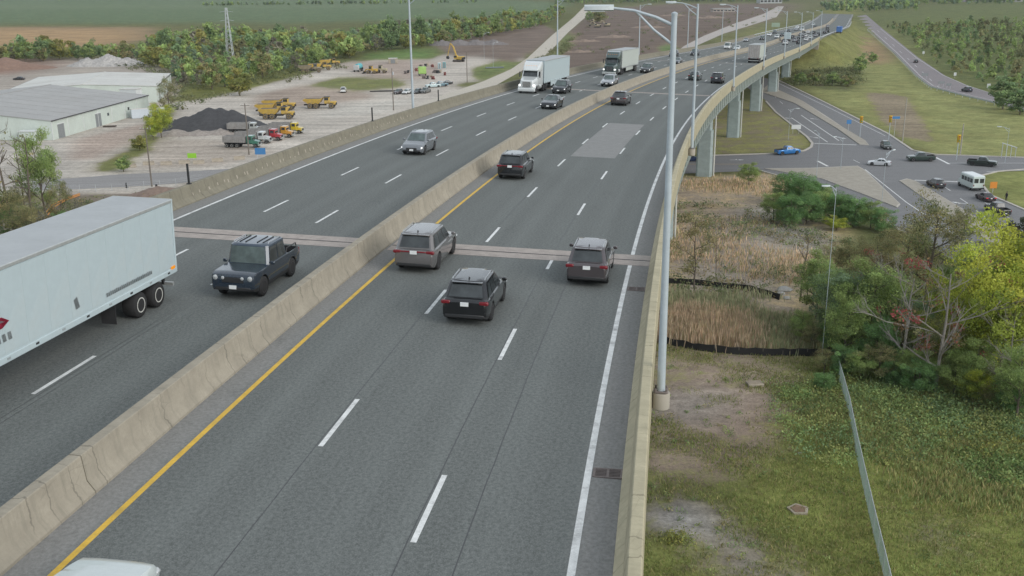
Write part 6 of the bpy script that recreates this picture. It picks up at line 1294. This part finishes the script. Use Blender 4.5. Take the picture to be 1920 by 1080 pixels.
for kind, px, vt, wd, lab in (
 ('yellow', (1868, 722), 480, 1.0, 'large bright yellow green tree at the right edge'), ('yellow', (1805, 690), 560, .95, 'yellow green tree left of the brightest one'), ('yellow', (1925, 690), 430, 1.0, 'yellow green tree cut by the right edge of the picture'), ('yellow', (1765, 640), 520, .9, 'small yellow green tree behind the bare white branches'),
 ('green', (1905, 790), 655, .9, 'green tree at the right edge below the yellow one'), ('green', (1625, 655), 500, 1.1, 'full green tree left of the bare white tree'), ('dark', (1570, 640), 505, 1.1, 'dark green tree where the silt fence meets the wood'), ('dark', (1660, 640), 540, 1.0, 'dark green tree just behind the bare white tree'), ('green', (1530, 600), 480, 1.0, 'green tree at the left edge of the right wood'),
 ('olive', (1735, 570), 385, 1.1, 'tall olive brown tree standing before the street'), ('olive', (1690, 545), 420, 1.15, 'wide olive tree left of the tall olive one'), ('olive', (1640, 560), 450, 1.1, 'olive tree above the full green tree'), ('green', (1790, 590), 480, 1.0, 'green tree in front of the waiting cars road'), ('olive', (1590, 560), 462, 1.0, 'olive tree behind the dark green ones'), ('dark', (1710, 650), 560, 1.0, 'dark tree under the bare white branches'), ('green', (1845, 620), 500, 1.0, 'green tree behind the large yellow one'), ('dark', (1895, 600), 450, .9, 'dark tree behind the right hand yellow trees'),
 ('bare', (1690, 714), 505, .95, 'bare tree with pale grey branches above the fence end'), ('bareb', (1752, 738), 490, 1.05, 'dead tree with red creeper on its pale branches'), ('bare', (1885, 765), 590, .9, 'pale bare tree in front of the yellow trees'), ('bareb', (1640, 610), 470, .8, 'slim dead tree with red leaves before the olive trees'),
 ('lush', (1640, 690), 600, 1.0, 'leafy green bush left of the bare tree foot'), ('green', (1580, 680), 560, .9, 'young green tree beside the fence end'), ('olive', (1760, 715), 600, 1.1, 'olive bush to the right of the dead red tree'), ('green', (1820, 745), 640, 1.1, 'green bush below the yellow trees'), ('lush', (1720, 740), 680, 1.2, 'low leafy bush right of the bare tree foot'), ('lush', (1545, 730), 700, 1.6, 'low green bush at the upper end of the fence'), ('olive', (1560, 560), 470, 1.0, 'olive tree behind the silt fence end'), ('green', (1500, 640), 585, 1.1, 'small green tree at the right end of the sedge'), ('green', (1890, 560), 470, 1.1, 'green tree before the sumacs'), ('olive', (1830, 540), 460, 1.1, 'olive tree in front of the black pickup'),
 ('thin', (1302, 550), 400, 1.0, 'slender olive tree alone in the reed bed'), ('snag', (1500, 565), 430, 1.2, 'leafless dark snag leaning in the reed bed'), ('snag', (1512, 572), 480, 1.0, 'short leafless snag next to the taller one'), ('snag', (1342, 520), 430, .7, 'thin bare stem behind the slender olive tree'), ('sumac', (1893, 492), 420, 1.0, 'dark purple green sumac at the right edge by the road'), ('sumac', (1915, 470), 405, 1.0, 'dark sumac cut by the right edge beside the road'), ('olive', (1790, 470), 395, .9, 'olive tree close to the slip road')):
    tree(kind, lab, px, vt, wide=wd, group=RT)
for k, (u, v, vt) in enumerate(((1404, 346, 316), (1478, 378, 332), (1505, 384, 340), (1450, 412, 372), (1480, 418, 376), (1512, 416, 372), (1545, 410, 366), (1575, 416, 372), (1602, 420, 380), (1632, 424, 388), (1540, 384, 352), (1655, 430, 400))):
    tree('lush' if k % 3 else 'green', 'leafy green bush, %s from the left in the clump by the slip road' % ['first', 'second', 'third', 'fourth', 'fifth', 'sixth', 'seventh', 'eighth', 'ninth', 'tenth', 'eleventh', 'twelfth'][k], (u, v + 4), vt - 8, wide=1.35, group='bushes by the slip road', name='bush', cat='bush')
for k, (u, v, vt, kind, wd, lab) in enumerate(((1545, 700, 655, 'olive', 1.5, 'olive bush just behind the silt fence end'), (1580, 706, 650, 'lush', 1.1, 'leafy bush right of the fence top'), (1612, 712, 660, 'green', 1.5, 'round green bush behind the fence top'), (1648, 716, 650, 'olive', 1.4, 'olive bush left of the bare tree trunk'), (1672, 724, 676, 'lush', 1.1, 'small leafy bush at the bare tree trunk'), (1715, 726, 660, 'green', 1.5, 'green bush between the two bare trees'), (1788, 742, 668, 'green', 1.4, 'green bush right of the red creeper tree'), (1825, 752, 690, 'yellow', 1.4, 'yellow green bush in the second row at the wood edge'), (1858, 760, 690, 'olive', 1.5, 'olive bush at the wood edge below the yellow trees'), (1900, 775, 700, 'lush', 1.2, 'leafy bush in the right corner of the wood edge'), (1600, 668, 590, 'green', 1.2, 'pale green sapling among the dark trees'), (1690, 660, 575, 'olive', 1.2, 'olive sapling behind the bare tree'), (1555, 655, 600, 'lush', 1.0, 'leafy sapling above the silt fence'), (1740, 690, 600, 'yellow', .9, 'yellow green sapling behind the red creeper tree'), (1520, 652, 610, 'olive', 1.3, 'olive sapling at the right end of the sedge'))):
    tree(kind, lab, (u, v), vt, wide=wd, group='bushes along the edge of the right wood', name='bush', cat='bush')
tree('yellow', 'low yellow bush at the foot of the green clump', (1568, 432), 410, wide=2.2, group='bushes by the slip road', name='bush', cat='bush'); tree('yellow', 'small golden bush at the edge of the reed bed', (1572, 590), 548, wide=.9, group='bushes by the slip road', name='bush', cat='bush')
for k, (kind, u, v, vt, wd, lab) in enumerate((('lush', 22, 446, 388, 1.0, 'leafy bush above the trailer at the left edge'), ('olive', 70, 448, 392, 1.3, 'olive bush under the tall green tree'), ('lush', 118, 442, 398, .9, 'leafy bush left of the orange hoses'), ('green', -5, 425, 360, 1.0, 'green bush at the far left below the warehouse'), ('olive', 48, 425, 352, 1.0, 'olive tree between the bare stems'), ('green', 88, 420, 255, .62, 'tall green tree in front of the warehouse'), ('olive', 28, 450, 365, 1.1, 'olive tree at the left edge'), ('olive', 118, 430, 345, .8, 'olive brown tree beside the yard road'), ('olive', 60, 470, 385, 1.1, 'olive tree at the bottom of the left clump'), ('snag', 22, 430, 225, 1.2, 'tall bare tree with forked top at the left edge'), ('snag', 48, 400, 245, 1., 'second bare tree in front of the warehouse wall'), ('olive', -20, 460, 345, 1.1, 'olive tree cut by the left edge'), ('fgrey', 100, 480, 405, 1.1, 'low grey thicket above the middle of the trailer roof'), ('fgrey', 20, 520, 430, 1.4, 'grey leafless thicket above the trailer roof'), ('fgrey', 160, 440, 385, 1.4, 'grey thicket next to the orange hoses'), ('snag', 62, 430, 240, 1.1, 'leaning bare stem beside the tall green tree'))): tree(kind, lab, (u, v), vt, wide=wd, group='trees by the yard road')
for kind, u, v, vt, wd, lab in (('yellow', 303, 258, 200, 1.0, 'bright yellow green shrub left of the black heap'), ('yellow', 288, 262, 222, 1.0, 'lower yellow green shrub beside the container'), ('olive', 318, 214, 150, .9, 'gappy tree behind the pale roofed hall'), ('fgreen', 232, 322, 296, 1.6, 'round green shrub on the corner of the yard road'), ('fyel', 262, 282, 255, 1.4, 'olive shrub in the yard ditch'), ('fyel', 450, 180, 128, 1.2, 'yellow green tree under the pylon'), ('folive', 400, 246, 238, 2.5, 'weed tuft at the foot of the black heap'), ('fgreen', 1636, 118, 100, 1.5, 'dark round shrub on the slope left of the ramp'), ('fgreen', 1612, 138, 104, 1.2, 'shrub on the brown patch left of the ramp'), ('fdark', 1760, 100, 80, 1.3, 'dark round bush standing clear of the right wood'), ('fdark', 1880, 205, 150, 1.4, 'dark bush at the bend of the ramp'), ('fdark', 1912, 215, 165, 1.4, 'dark bush at the right edge by the ramp'), ('folive', 1125, 44, 18, 1.6, 'lone tree on the brown field'), ('fgreen', 1105, 40, 22, 1.4, 'small tree left of the lone one on the brown field'), ('fgreen', 1500, 158, 138, 1.8, 'bush beside the viaduct piers'), ('folive', 1525, 156, 136, 1.8, 'olive bush right of the one by the piers'), ('fgreen', 1560, 160, 138, 1.8, 'green bush in the hollow by the piers'), ('folive', 1590, 162, 142, 1.8, 'rightmost bush in the hollow by the piers')):
    tree(kind, lab, (u, v), vt, wide=wd, group='shrubs and single trees farther off')

def patch(x, y, f, ph): return .5 + .25 * (np.sin(x * f + ph) * np.cos(y * f * 1.3 - ph * 2) + np.sin((x + y) * f * .6 + ph * 3))
# woods: the trees along the near edge are things of their own, the mass behind is one object
def scatter(P, n, rs): # n random points in polygon
    P = np.array(P); lo, hi = P.min(0), P.max(0); out = np.zeros((0, 2))
    while len(out) < n:
        q = rs.uniform(lo, hi, (n * 3, 2)); out = np.concatenate([out, q[inpoly(q[:, 0], q[:, 1], [tuple(p) for p in P])]])
    return out[:n]
def thin(P, d, rs, near=1e9):
    """Poisson-like thinning on a grid"""
    seen = set(); out = []
    for p in P:
        k = (int(p[0] // d), int(p[1] // d))
        if k in seen: continue
        seen.add(k); out.append(p)
    return np.array(out)
FARK = {}
def far_crown(seed, cols, n=70, size=1.5):
    rs = np.random.RandomState(seed); cl = [(rs.uniform(-1.6, 1.6), rs.uniform(-1.6, 1.6), rs.uniform(2.2, 7.2)) for _ in range(9)]
    cl = [(c[0] * (1.25 - c[2] / 9), c[1] * (1.25 - c[2] / 9), c[2]) for c in cl]; C = crown_points(rs, cl, n // 9 + 1, 1.35); return C, size, pal(cols, 9, rs, .3).repeat(n // 9 + 1, 0)
def mass(name, pts, hts, palettes, label, size=1.1, n=126, zfun=None):
    rs = np.random.RandomState(len(pts)); VV, FF, KK, NN = [], [], [], []; off = 0
    base = [far_crown(50 + k, palettes[k % len(palettes)], n, size) for k in range(12)]
    for i, (p, h) in enumerate(zip(pts, hts)):
        C, s, c = base[rs.randint(12)]; a_ = rs.uniform(0, 6.28); k = h / 8.2; w_ = k * rs.uniform(.9, 1.35)
        D = np.stack([(C[:, 0] * math.cos(a_) - C[:, 1] * math.sin(a_)) * w_ + p[0], (C[:, 0] * math.sin(a_) + C[:, 1] * math.cos(a_)) * w_ + p[1], C[:, 2] * k], 1)
        NN.append(outward(D, np.array([p[0], p[1], 3.6 * k]))); VV.append(D); KK.append(c * rs.uniform(.72, 1.3)); FF.append(np.full(len(C), k * s))
    C = np.concatenate(VV); K = np.concatenate(KK); Sz = np.concatenate(FF)
    V, F, L = leaves(C, Sz, K, rs=rs, N0=np.concatenate(NN))
    return link(name, npmesh(name, V, F, LEAF, {'lc': L}), None, kind='stuff', label=label, category='wood')
WOOD_A = poly([(-260, 122), (-60, 112), (60, 104), (130, 106), (262, 100), (300, 82), (430, 80), (560, 72), (700, 66), (860, 54), (1000, 36), (1046, 26), (1058, 30), (1010, 52), (900, 74), (800, 88), (690, 99), (640, 114), (560, 133), (470, 152), (400, 168), (340, 164), (325, 142), (262, 118), (130, 112), (40, 118), (-60, 124), (-260, 146)])
ptsA = thin(scatter(WOOD_A, 14000, RS), 6.8, RS); dA = ptsA[:, 1]
HT = lambda n: RS.uniform(5.2, 9.8, n) * np.where(RS.rand(n) < .12, 1.3, 1.)
# front edge: nothing nearer within 14 m towards the camera
edge = np.array([not np.any((np.abs(ptsA[:, 0] - p[0] * (1 - 10 / p[1])) < 5) & (ptsA[:, 1] < p[1] - 4) & (ptsA[:, 1] > p[1] - 20)) for p in ptsA])
ei = np.where(edge & (dA < 900))[0][:260]; rest = np.setdiff1d(np.arange(len(ptsA)), ei)
kinds = ['fgreen', 'fdark', 'folive', 'fyel', 'fgrey']; KL = dict(fgreen='mid green tree on the near edge of the wood belt', fdark='dark green tree on the near edge of the wood belt', folive='olive tree on the near edge of the wood belt', fyel='yellowish tree on the near edge of the wood belt', fgrey='grey half bare tree on the near edge of the wood belt')
ORD = 'first second third fourth fifth sixth seventh eighth ninth tenth eleventh twelfth thirteenth fourteenth fifteenth sixteenth seventeenth eighteenth nineteenth twentieth'.split(); cnt = {}
for i in sorted(ei, key=lambda i: ptsA[i][0] / ptsA[i][1]):
    k = kinds[int(np.searchsorted([.28, .46, .68, .86], RS.rand()))]; c_ = cnt[k] = cnt.get(k, -1) + 1
    tree(k, KL[k].replace(' tree on', ' tree, %s from left, on' % (ORD[c_] if c_ < 20 else 'last')), None, h=float(RS.uniform(6, 11)), wide=RS.uniform(.95, 1.35), group='wood belt edge, ' + k[1:] + ' trees', pos=Vector((*ptsA[i], 0)))
mass('wood_belt', ptsA[rest], HT(len(rest)) * (.55 + .8 * patch(ptsA[rest][:, 0], ptsA[rest][:, 1], .045, .6)), [GRN, DGR, GRN, OLV, GRN, DGR, [(.34, .335, .10), (.28, .295, .095)], TEA, OLV, [(.36, .33, .11), (.30, .295, .10)], [(.30, .28, .21)], GRN, DGR], 'mixed wood belt between the yard and the green fields')
for u, v, h, k in ((735, 92, 17, 'fdark'), (790, 84, 16, 'fdark'), (690, 92, 13, 'fgreen'), (905, 62, 14, 'fdark'), (845, 74, 11, 'fgreen'), (930, 54, 12, 'fgreen'), (530, 96, 12, 'fdark'), (310, 102, 13, 'fdark'), (560, 118, 11, 'fdark'), (760, 80, 12, 'fgreen')):
    tree(k, 'tall %s tree standing above the wood belt, %s' % ('dark' if k == 'fdark' else 'green', {735: 'highest of the pair by the lamp post', 790: 'right of the left lamp post', 690: 'left of the highest dark tree', 905: 'dark one above the brown soil', 845: 'between the lamp post and the brown soil', 930: 'farthest right', 530: 'left of the parked haulers', 310: 'beside the brown field', 560: 'behind the haulers', 760: 'between the two tall dark trees'}[u]), (u, v), h=h, wide=.95, group='tall trees above the wood belt')
WOOD_B = poly([(1668, 52), (1800, 44), (2150, 40), (2150, 235), (1925, 205), (1905, 178), (1830, 150), (1770, 128), (1730, 88)])
ptsB = thin(scatter(WOOD_B, 7000, RS), 5.2, RS); hB = RS.uniform(1.4, 4.2, len(ptsB)) * np.where(RS.rand(len(ptsB)) < .15, 1.9, 1); dl = RS.rand(len(ptsB)) < .9; ptsB = ptsB + RS.normal(size=ptsB.shape) * 2
mass('right_wood', ptsB[dl], hB[dl], [GRN, [(.17, .19, .09)], DGR, OLV, GRN, [(.20, .215, .10)]], 'dense low wood on the far side of the ramp road', 1.0, 108)
rows = np.concatenate([scatter(poly([(-300, 3), (500, 1), (1000, -2), (1000, -6), (-300, -3)]), 600, RS), scatter(poly([(1540, 24), (1720, 22), (1720, 9), (1540, 10)]), 150, RS), scatter(poly([(380, 12), (900, 6), (900, 5.6), (380, 11.5)]), 110, RS), scatter(poly([(1040, 8), (1480, 4), (1480, -4), (1040, -2)]), 700, RS), scatter(poly([(1580, 10), (2000, 8), (2000, -6), (1580, -4)]), 700, RS)])
mass('far_hedgerows', rows, RS.uniform(3.5, 8, len(rows)), [DGR, GRN, TEA], 'dark hedgerow trees across the far fields', 2.4, 45)

# ---------------------------------------------------------------- reeds, grass and weeds (stuff)
def blades(name, P, hgt, wd, cols, label, cat, lean=.25, dens=None):
    rs = np.random.RandomState(len(P)); n = len(P); B = np.stack([P[:, 0], P[:, 1], np.zeros(n) - .03], 1); h = hgt * rs.uniform(.55, 1.2, n); an = rs.uniform(0, 6.28, n); d_ = np.stack([np.cos(an), np.sin(an), 0 * an], 1) * (wd * rs.uniform(.6, 1.4, n))[:, None]
    T = B + np.stack([rs.normal(size=n) * lean * h, rs.normal(size=n) * lean * h, h], 1); M = B * .45 + T * .55 + np.stack([0 * h, 0 * h, .06 * h], 1)
    V = np.stack([B - d_ * .5, B + d_ * .5, M + d_ * .55, T, M - d_ * .55], 1).reshape(-1, 3); i = np.arange(n)[:, None] * 5
    F = np.concatenate([i + [[0, 1, 2, 4]], i + [[4, 2, 3, 3]]]); c = np.repeat(pal(cols, n, rs, .3), 5, 0)
    Vt = V; F4 = i + np.array([[0, 1, 2, 4]]); F3 = i + np.array([[4, 2, 3]])
    me = npmesh(name, Vt, np.concatenate([F4[:, [0, 1, 2]], F4[:, [0, 2, 3]], F3]), LEAF, {'lc': c})
    return link(name, me, None, kind='stuff', label=label, category=cat)
REED = poly([(1238, 340), (1470, 332), (1545, 430), (1530, 500), (1500, 530), (1290, 526), (1240, 520)]); REED2 = poly([(1238, 580), (1330, 585), (1400, 600), (1430, 635), (1420, 655), (1240, 638)]); REED3 = poly([(1238, 545), (1420, 552), (1500, 580), (1535, 625), (1500, 658), (1425, 655), (1400, 600), (1320, 582), (1238, 578)])
def picky(P, n, f, ph, thr): q = scatter(P, n, RS); q = q + RS.normal(size=q.shape) * 1.1; k = patch(q[:, 0], q[:, 1], f, ph) + RS.uniform(-.18, .18, len(q)) > thr; return q[k]
REEDC = [(.74, .55, .37), (.68, .49, .33), (.76, .60, .43), (.58, .45, .31), (.46, .43, .24)]
blades('reed_bed', picky(REED, 15000, .16, 1.2, .54), .75, .09, REEDC + [(.34, .33, .16)], 'tan dry reeds and weeds beside the viaduct', 'reeds')
blades('green_sedge', picky(REED3, 9000, .3, .9, .3), 1.1, .075, [(.40, .43, .25), (.46, .46, .29), (.35, .39, .22), (.54, .46, .31)], 'grey green sedge between the two silt fences', 'sedge', .2)
blades('tall_reeds', picky(REED2, 5600, .2, .3, .2), 1.5, .085, [(.62, .47, .34), (.58, .45, .31), (.68, .55, .40), (.48, .42, .26)], 'tall brown reeds between the two silt fences', 'reeds', .12)
LAWN = poly([(1195, 640), (1560, 680), (1640, 700), (1960, 720), (2050, 1200), (1190, 1200)])
GC = [(.25, .29, .095), (.28, .31, .11), (.215, .265, .09), (.39, .34, .16)]
qa = scatter(LAWN, 105000, RS); qa = qa + RS.normal(size=qa.shape) * .9; wgt = patch(qa[:, 0], qa[:, 1], .33, .7) * .6 + patch(qa[:, 0], qa[:, 1], .9, 2.1) * .4 + np.where(inpoly(qa[:, 0] + RS.normal(size=len(qa)) * 1.6, qa[:, 1] + RS.normal(size=len(qa)) * 1.6, poly([(1190, 650), (1400, 660), (1540, 680), (1500, 740), (1420, 820), (1440, 900), (1330, 1000), (1190, 1010)])), -.14, .12) - np.where(inpoly(qa[:, 0], qa[:, 1], poly([(1195, 950), (1250, 936), (1325, 942), (1355, 975), (1325, 1012), (1195, 990)])), 1, 0)
blades('rough_grass', qa[wgt + RS.uniform(-.15, .15, len(qa)) > .45], .30, .042, GC, 'rough tufted grass on the near right ground', 'grass', .45)
blades('verge_grass', picky(poly([(1480, 735), (1640, 700), (1960, 740), (2050, 1000), (1960, 980), (1700, 930), (1640, 860), (1560, 830)]), 34000, .3, 2.2, .40), .62, .06, [(.28, .355, .135), (.31, .37, .15), (.39, .38, .16), (.48, .41, .20)], 'long green grass on both sides of the chain link fence', 'grass', .35)
def weeds(name, P, n, r_, hz, size, cols, label, cat='weeds'):
    rs = np.random.RandomState(n + len(P)); C = []; K = []; NN = []
    for p in P:
        k = rs.uniform(.5, 1.4); q = rs.normal(size=(n, 3)) * [r_ * k * .5, r_ * k * .5, hz * .3]; q[:, 2] = np.abs(q[:, 2]) + rs.uniform(0, hz * k * .5, n); C.append(q + [p[0], p[1], 0]); NN.append(outward(q, np.array([0, 0, -.2 * hz]), .5)); K.append(pal(cols, 1, rs, .3).repeat(n, 0) * rs.uniform(.7, 1.3, (n, 1)))
    V, F, L = leaves(np.concatenate(C), size, np.concatenate(K), .5, 1.5, rs, np.concatenate(NN))
    return link(name, npmesh(name, V, F, LEAF, {'lc': L}), None, kind='stuff', label=label, category=cat)
weeds('broadleaf_weeds', np.concatenate([picky(poly([(1440, 740), (1580, 720), (1960, 740), (1960, 930), (1700, 900), (1600, 850), (1500, 830)]), 900, .35, .4, .5), scatter(poly([(1590, 660), (1960, 640), (1960, 760), (1600, 740)]), 420, RS)]), 34, .9, .75, .17, [(.28, .37, .15), (.31, .39, .155), (.24, .335, .16), (.36, .39, .14)], 'broad leaved green weeds around the fence and under the trees')
weeds('tall_weeds', np.concatenate([picky(poly([(1470, 720), (1590, 715), (1620, 900), (1560, 860), (1500, 800)]), 70, .4, .2, .42), picky(poly([(1610, 730), (1960, 760), (1960, 900), (1720, 900), (1640, 860)]), 190, .3, 1.2, .45)]), 110, 1.7, 1.15, .16, [(.26, .36, .14), (.31, .39, .15), (.23, .33, .16), (.36, .38, .15)], 'tall green weed clumps around the upper part of the chain link fence')
weeds('rosette_weeds', np.concatenate([picky(poly([(1215, 680), (1480, 700), (1560, 860), (1640, 1060), (1230, 1060)]), 260, .5, .9, .5), picky(poly([(1660, 900), (1960, 930), (1960, 1080), (1700, 1080)]), 160, .5, .3, .45)]), 22, .5, .28, .12, [(.24, .33, .14), (.30, .36, .14), (.36, .33, .17)], 'small leafy weed rosettes dotted over the near ground')
weeds('goldenrod', np.concatenate([scatter(poly([(1770, 820), (1900, 800), (1930, 860), (1800, 870)]), 60, RS), scatter(poly([(1250, 1010), (1290, 1005), (1300, 1020), (1255, 1030)]), 12, RS)]), 40, .8, .8, .14, [(.36, .35, .10), (.30, .31, .10), (.23, .27, .10)], 'yellow goldenrod patches on the right')
weeds('fern_patch', scatter(poly([(1790, 850), (1960, 860), (1960, 920), (1830, 900)]), 150, RS), 40, 1.0, .6, .2, [(.18, .27, .095), (.21, .29, .10)], 'dark green fern patch at the right edge')
weeds('low_scrub', np.concatenate([picky(poly([(1250, 380), (1560, 400), (1620, 480), (1520, 560), (1260, 560)]), 520, .22, .2, .56), scatter(poly([(1560, 520), (1960, 480), (1960, 650), (1560, 660)]), 500, RS), scatter(poly([(-60, 400), (130, 380), (340, 372), (200, 440), (-60, 520)]), 260, RS)]), 30, 1.2, 1.0, .24, [(.22, .27, .13), (.27, .28, .145), (.19, .24, .125), (.34, .29, .16)], 'low green scrub in the reed bed and under the woods')
weeds('far_scrub', np.concatenate([picky(poly([(1062, 100), (1110, 30), (1480, 14), (1440, 40), (1300, 72), (1200, 100)]), 240, .05, .6, .5), picky(poly([(330, 150), (640, 115), (640, 135), (470, 168), (330, 210), (300, 262), (255, 258)]), 260, .1, .2, .4), scatter(poly([(1460, 140), (1610, 125), (1620, 160), (1480, 162)]), 160, RS), scatter(poly([(985, 125), (1030, 98), (1090, 62), (1060, 100)]), 80, RS), scatter(poly([(-60, 110), (130, 104), (330, 150), (260, 108)]), 120, RS)]), 30, 2.2, 1.6, .5, [(.185, .205, .10), (.22, .22, .11), (.16, .185, .09)], 'low scrub patches round the yard and the far slopes')

# ---------------------------------------------------------------- haze: one even box of air over the whole place
a = bpy.data.materials.new('air'); a.use_nodes = True; nt = a.node_tree; nt.nodes.clear(); pv = nt.nodes.new('ShaderNodeVolumePrincipled'); mo = nt.nodes.new('ShaderNodeOutputMaterial')
pv.inputs['Color'].default_value = (.86, .91, .94, 1); pv.inputs['Density'].default_value = HAZE; pv.inputs['Anisotropy'].default_value = .2; nt.links.new(pv.outputs[0], mo.inputs['Volume'])
MB().box((0, 1500, 22), (12000, 12000, 48)).build('haze', a, None, 0, kind='stuff')
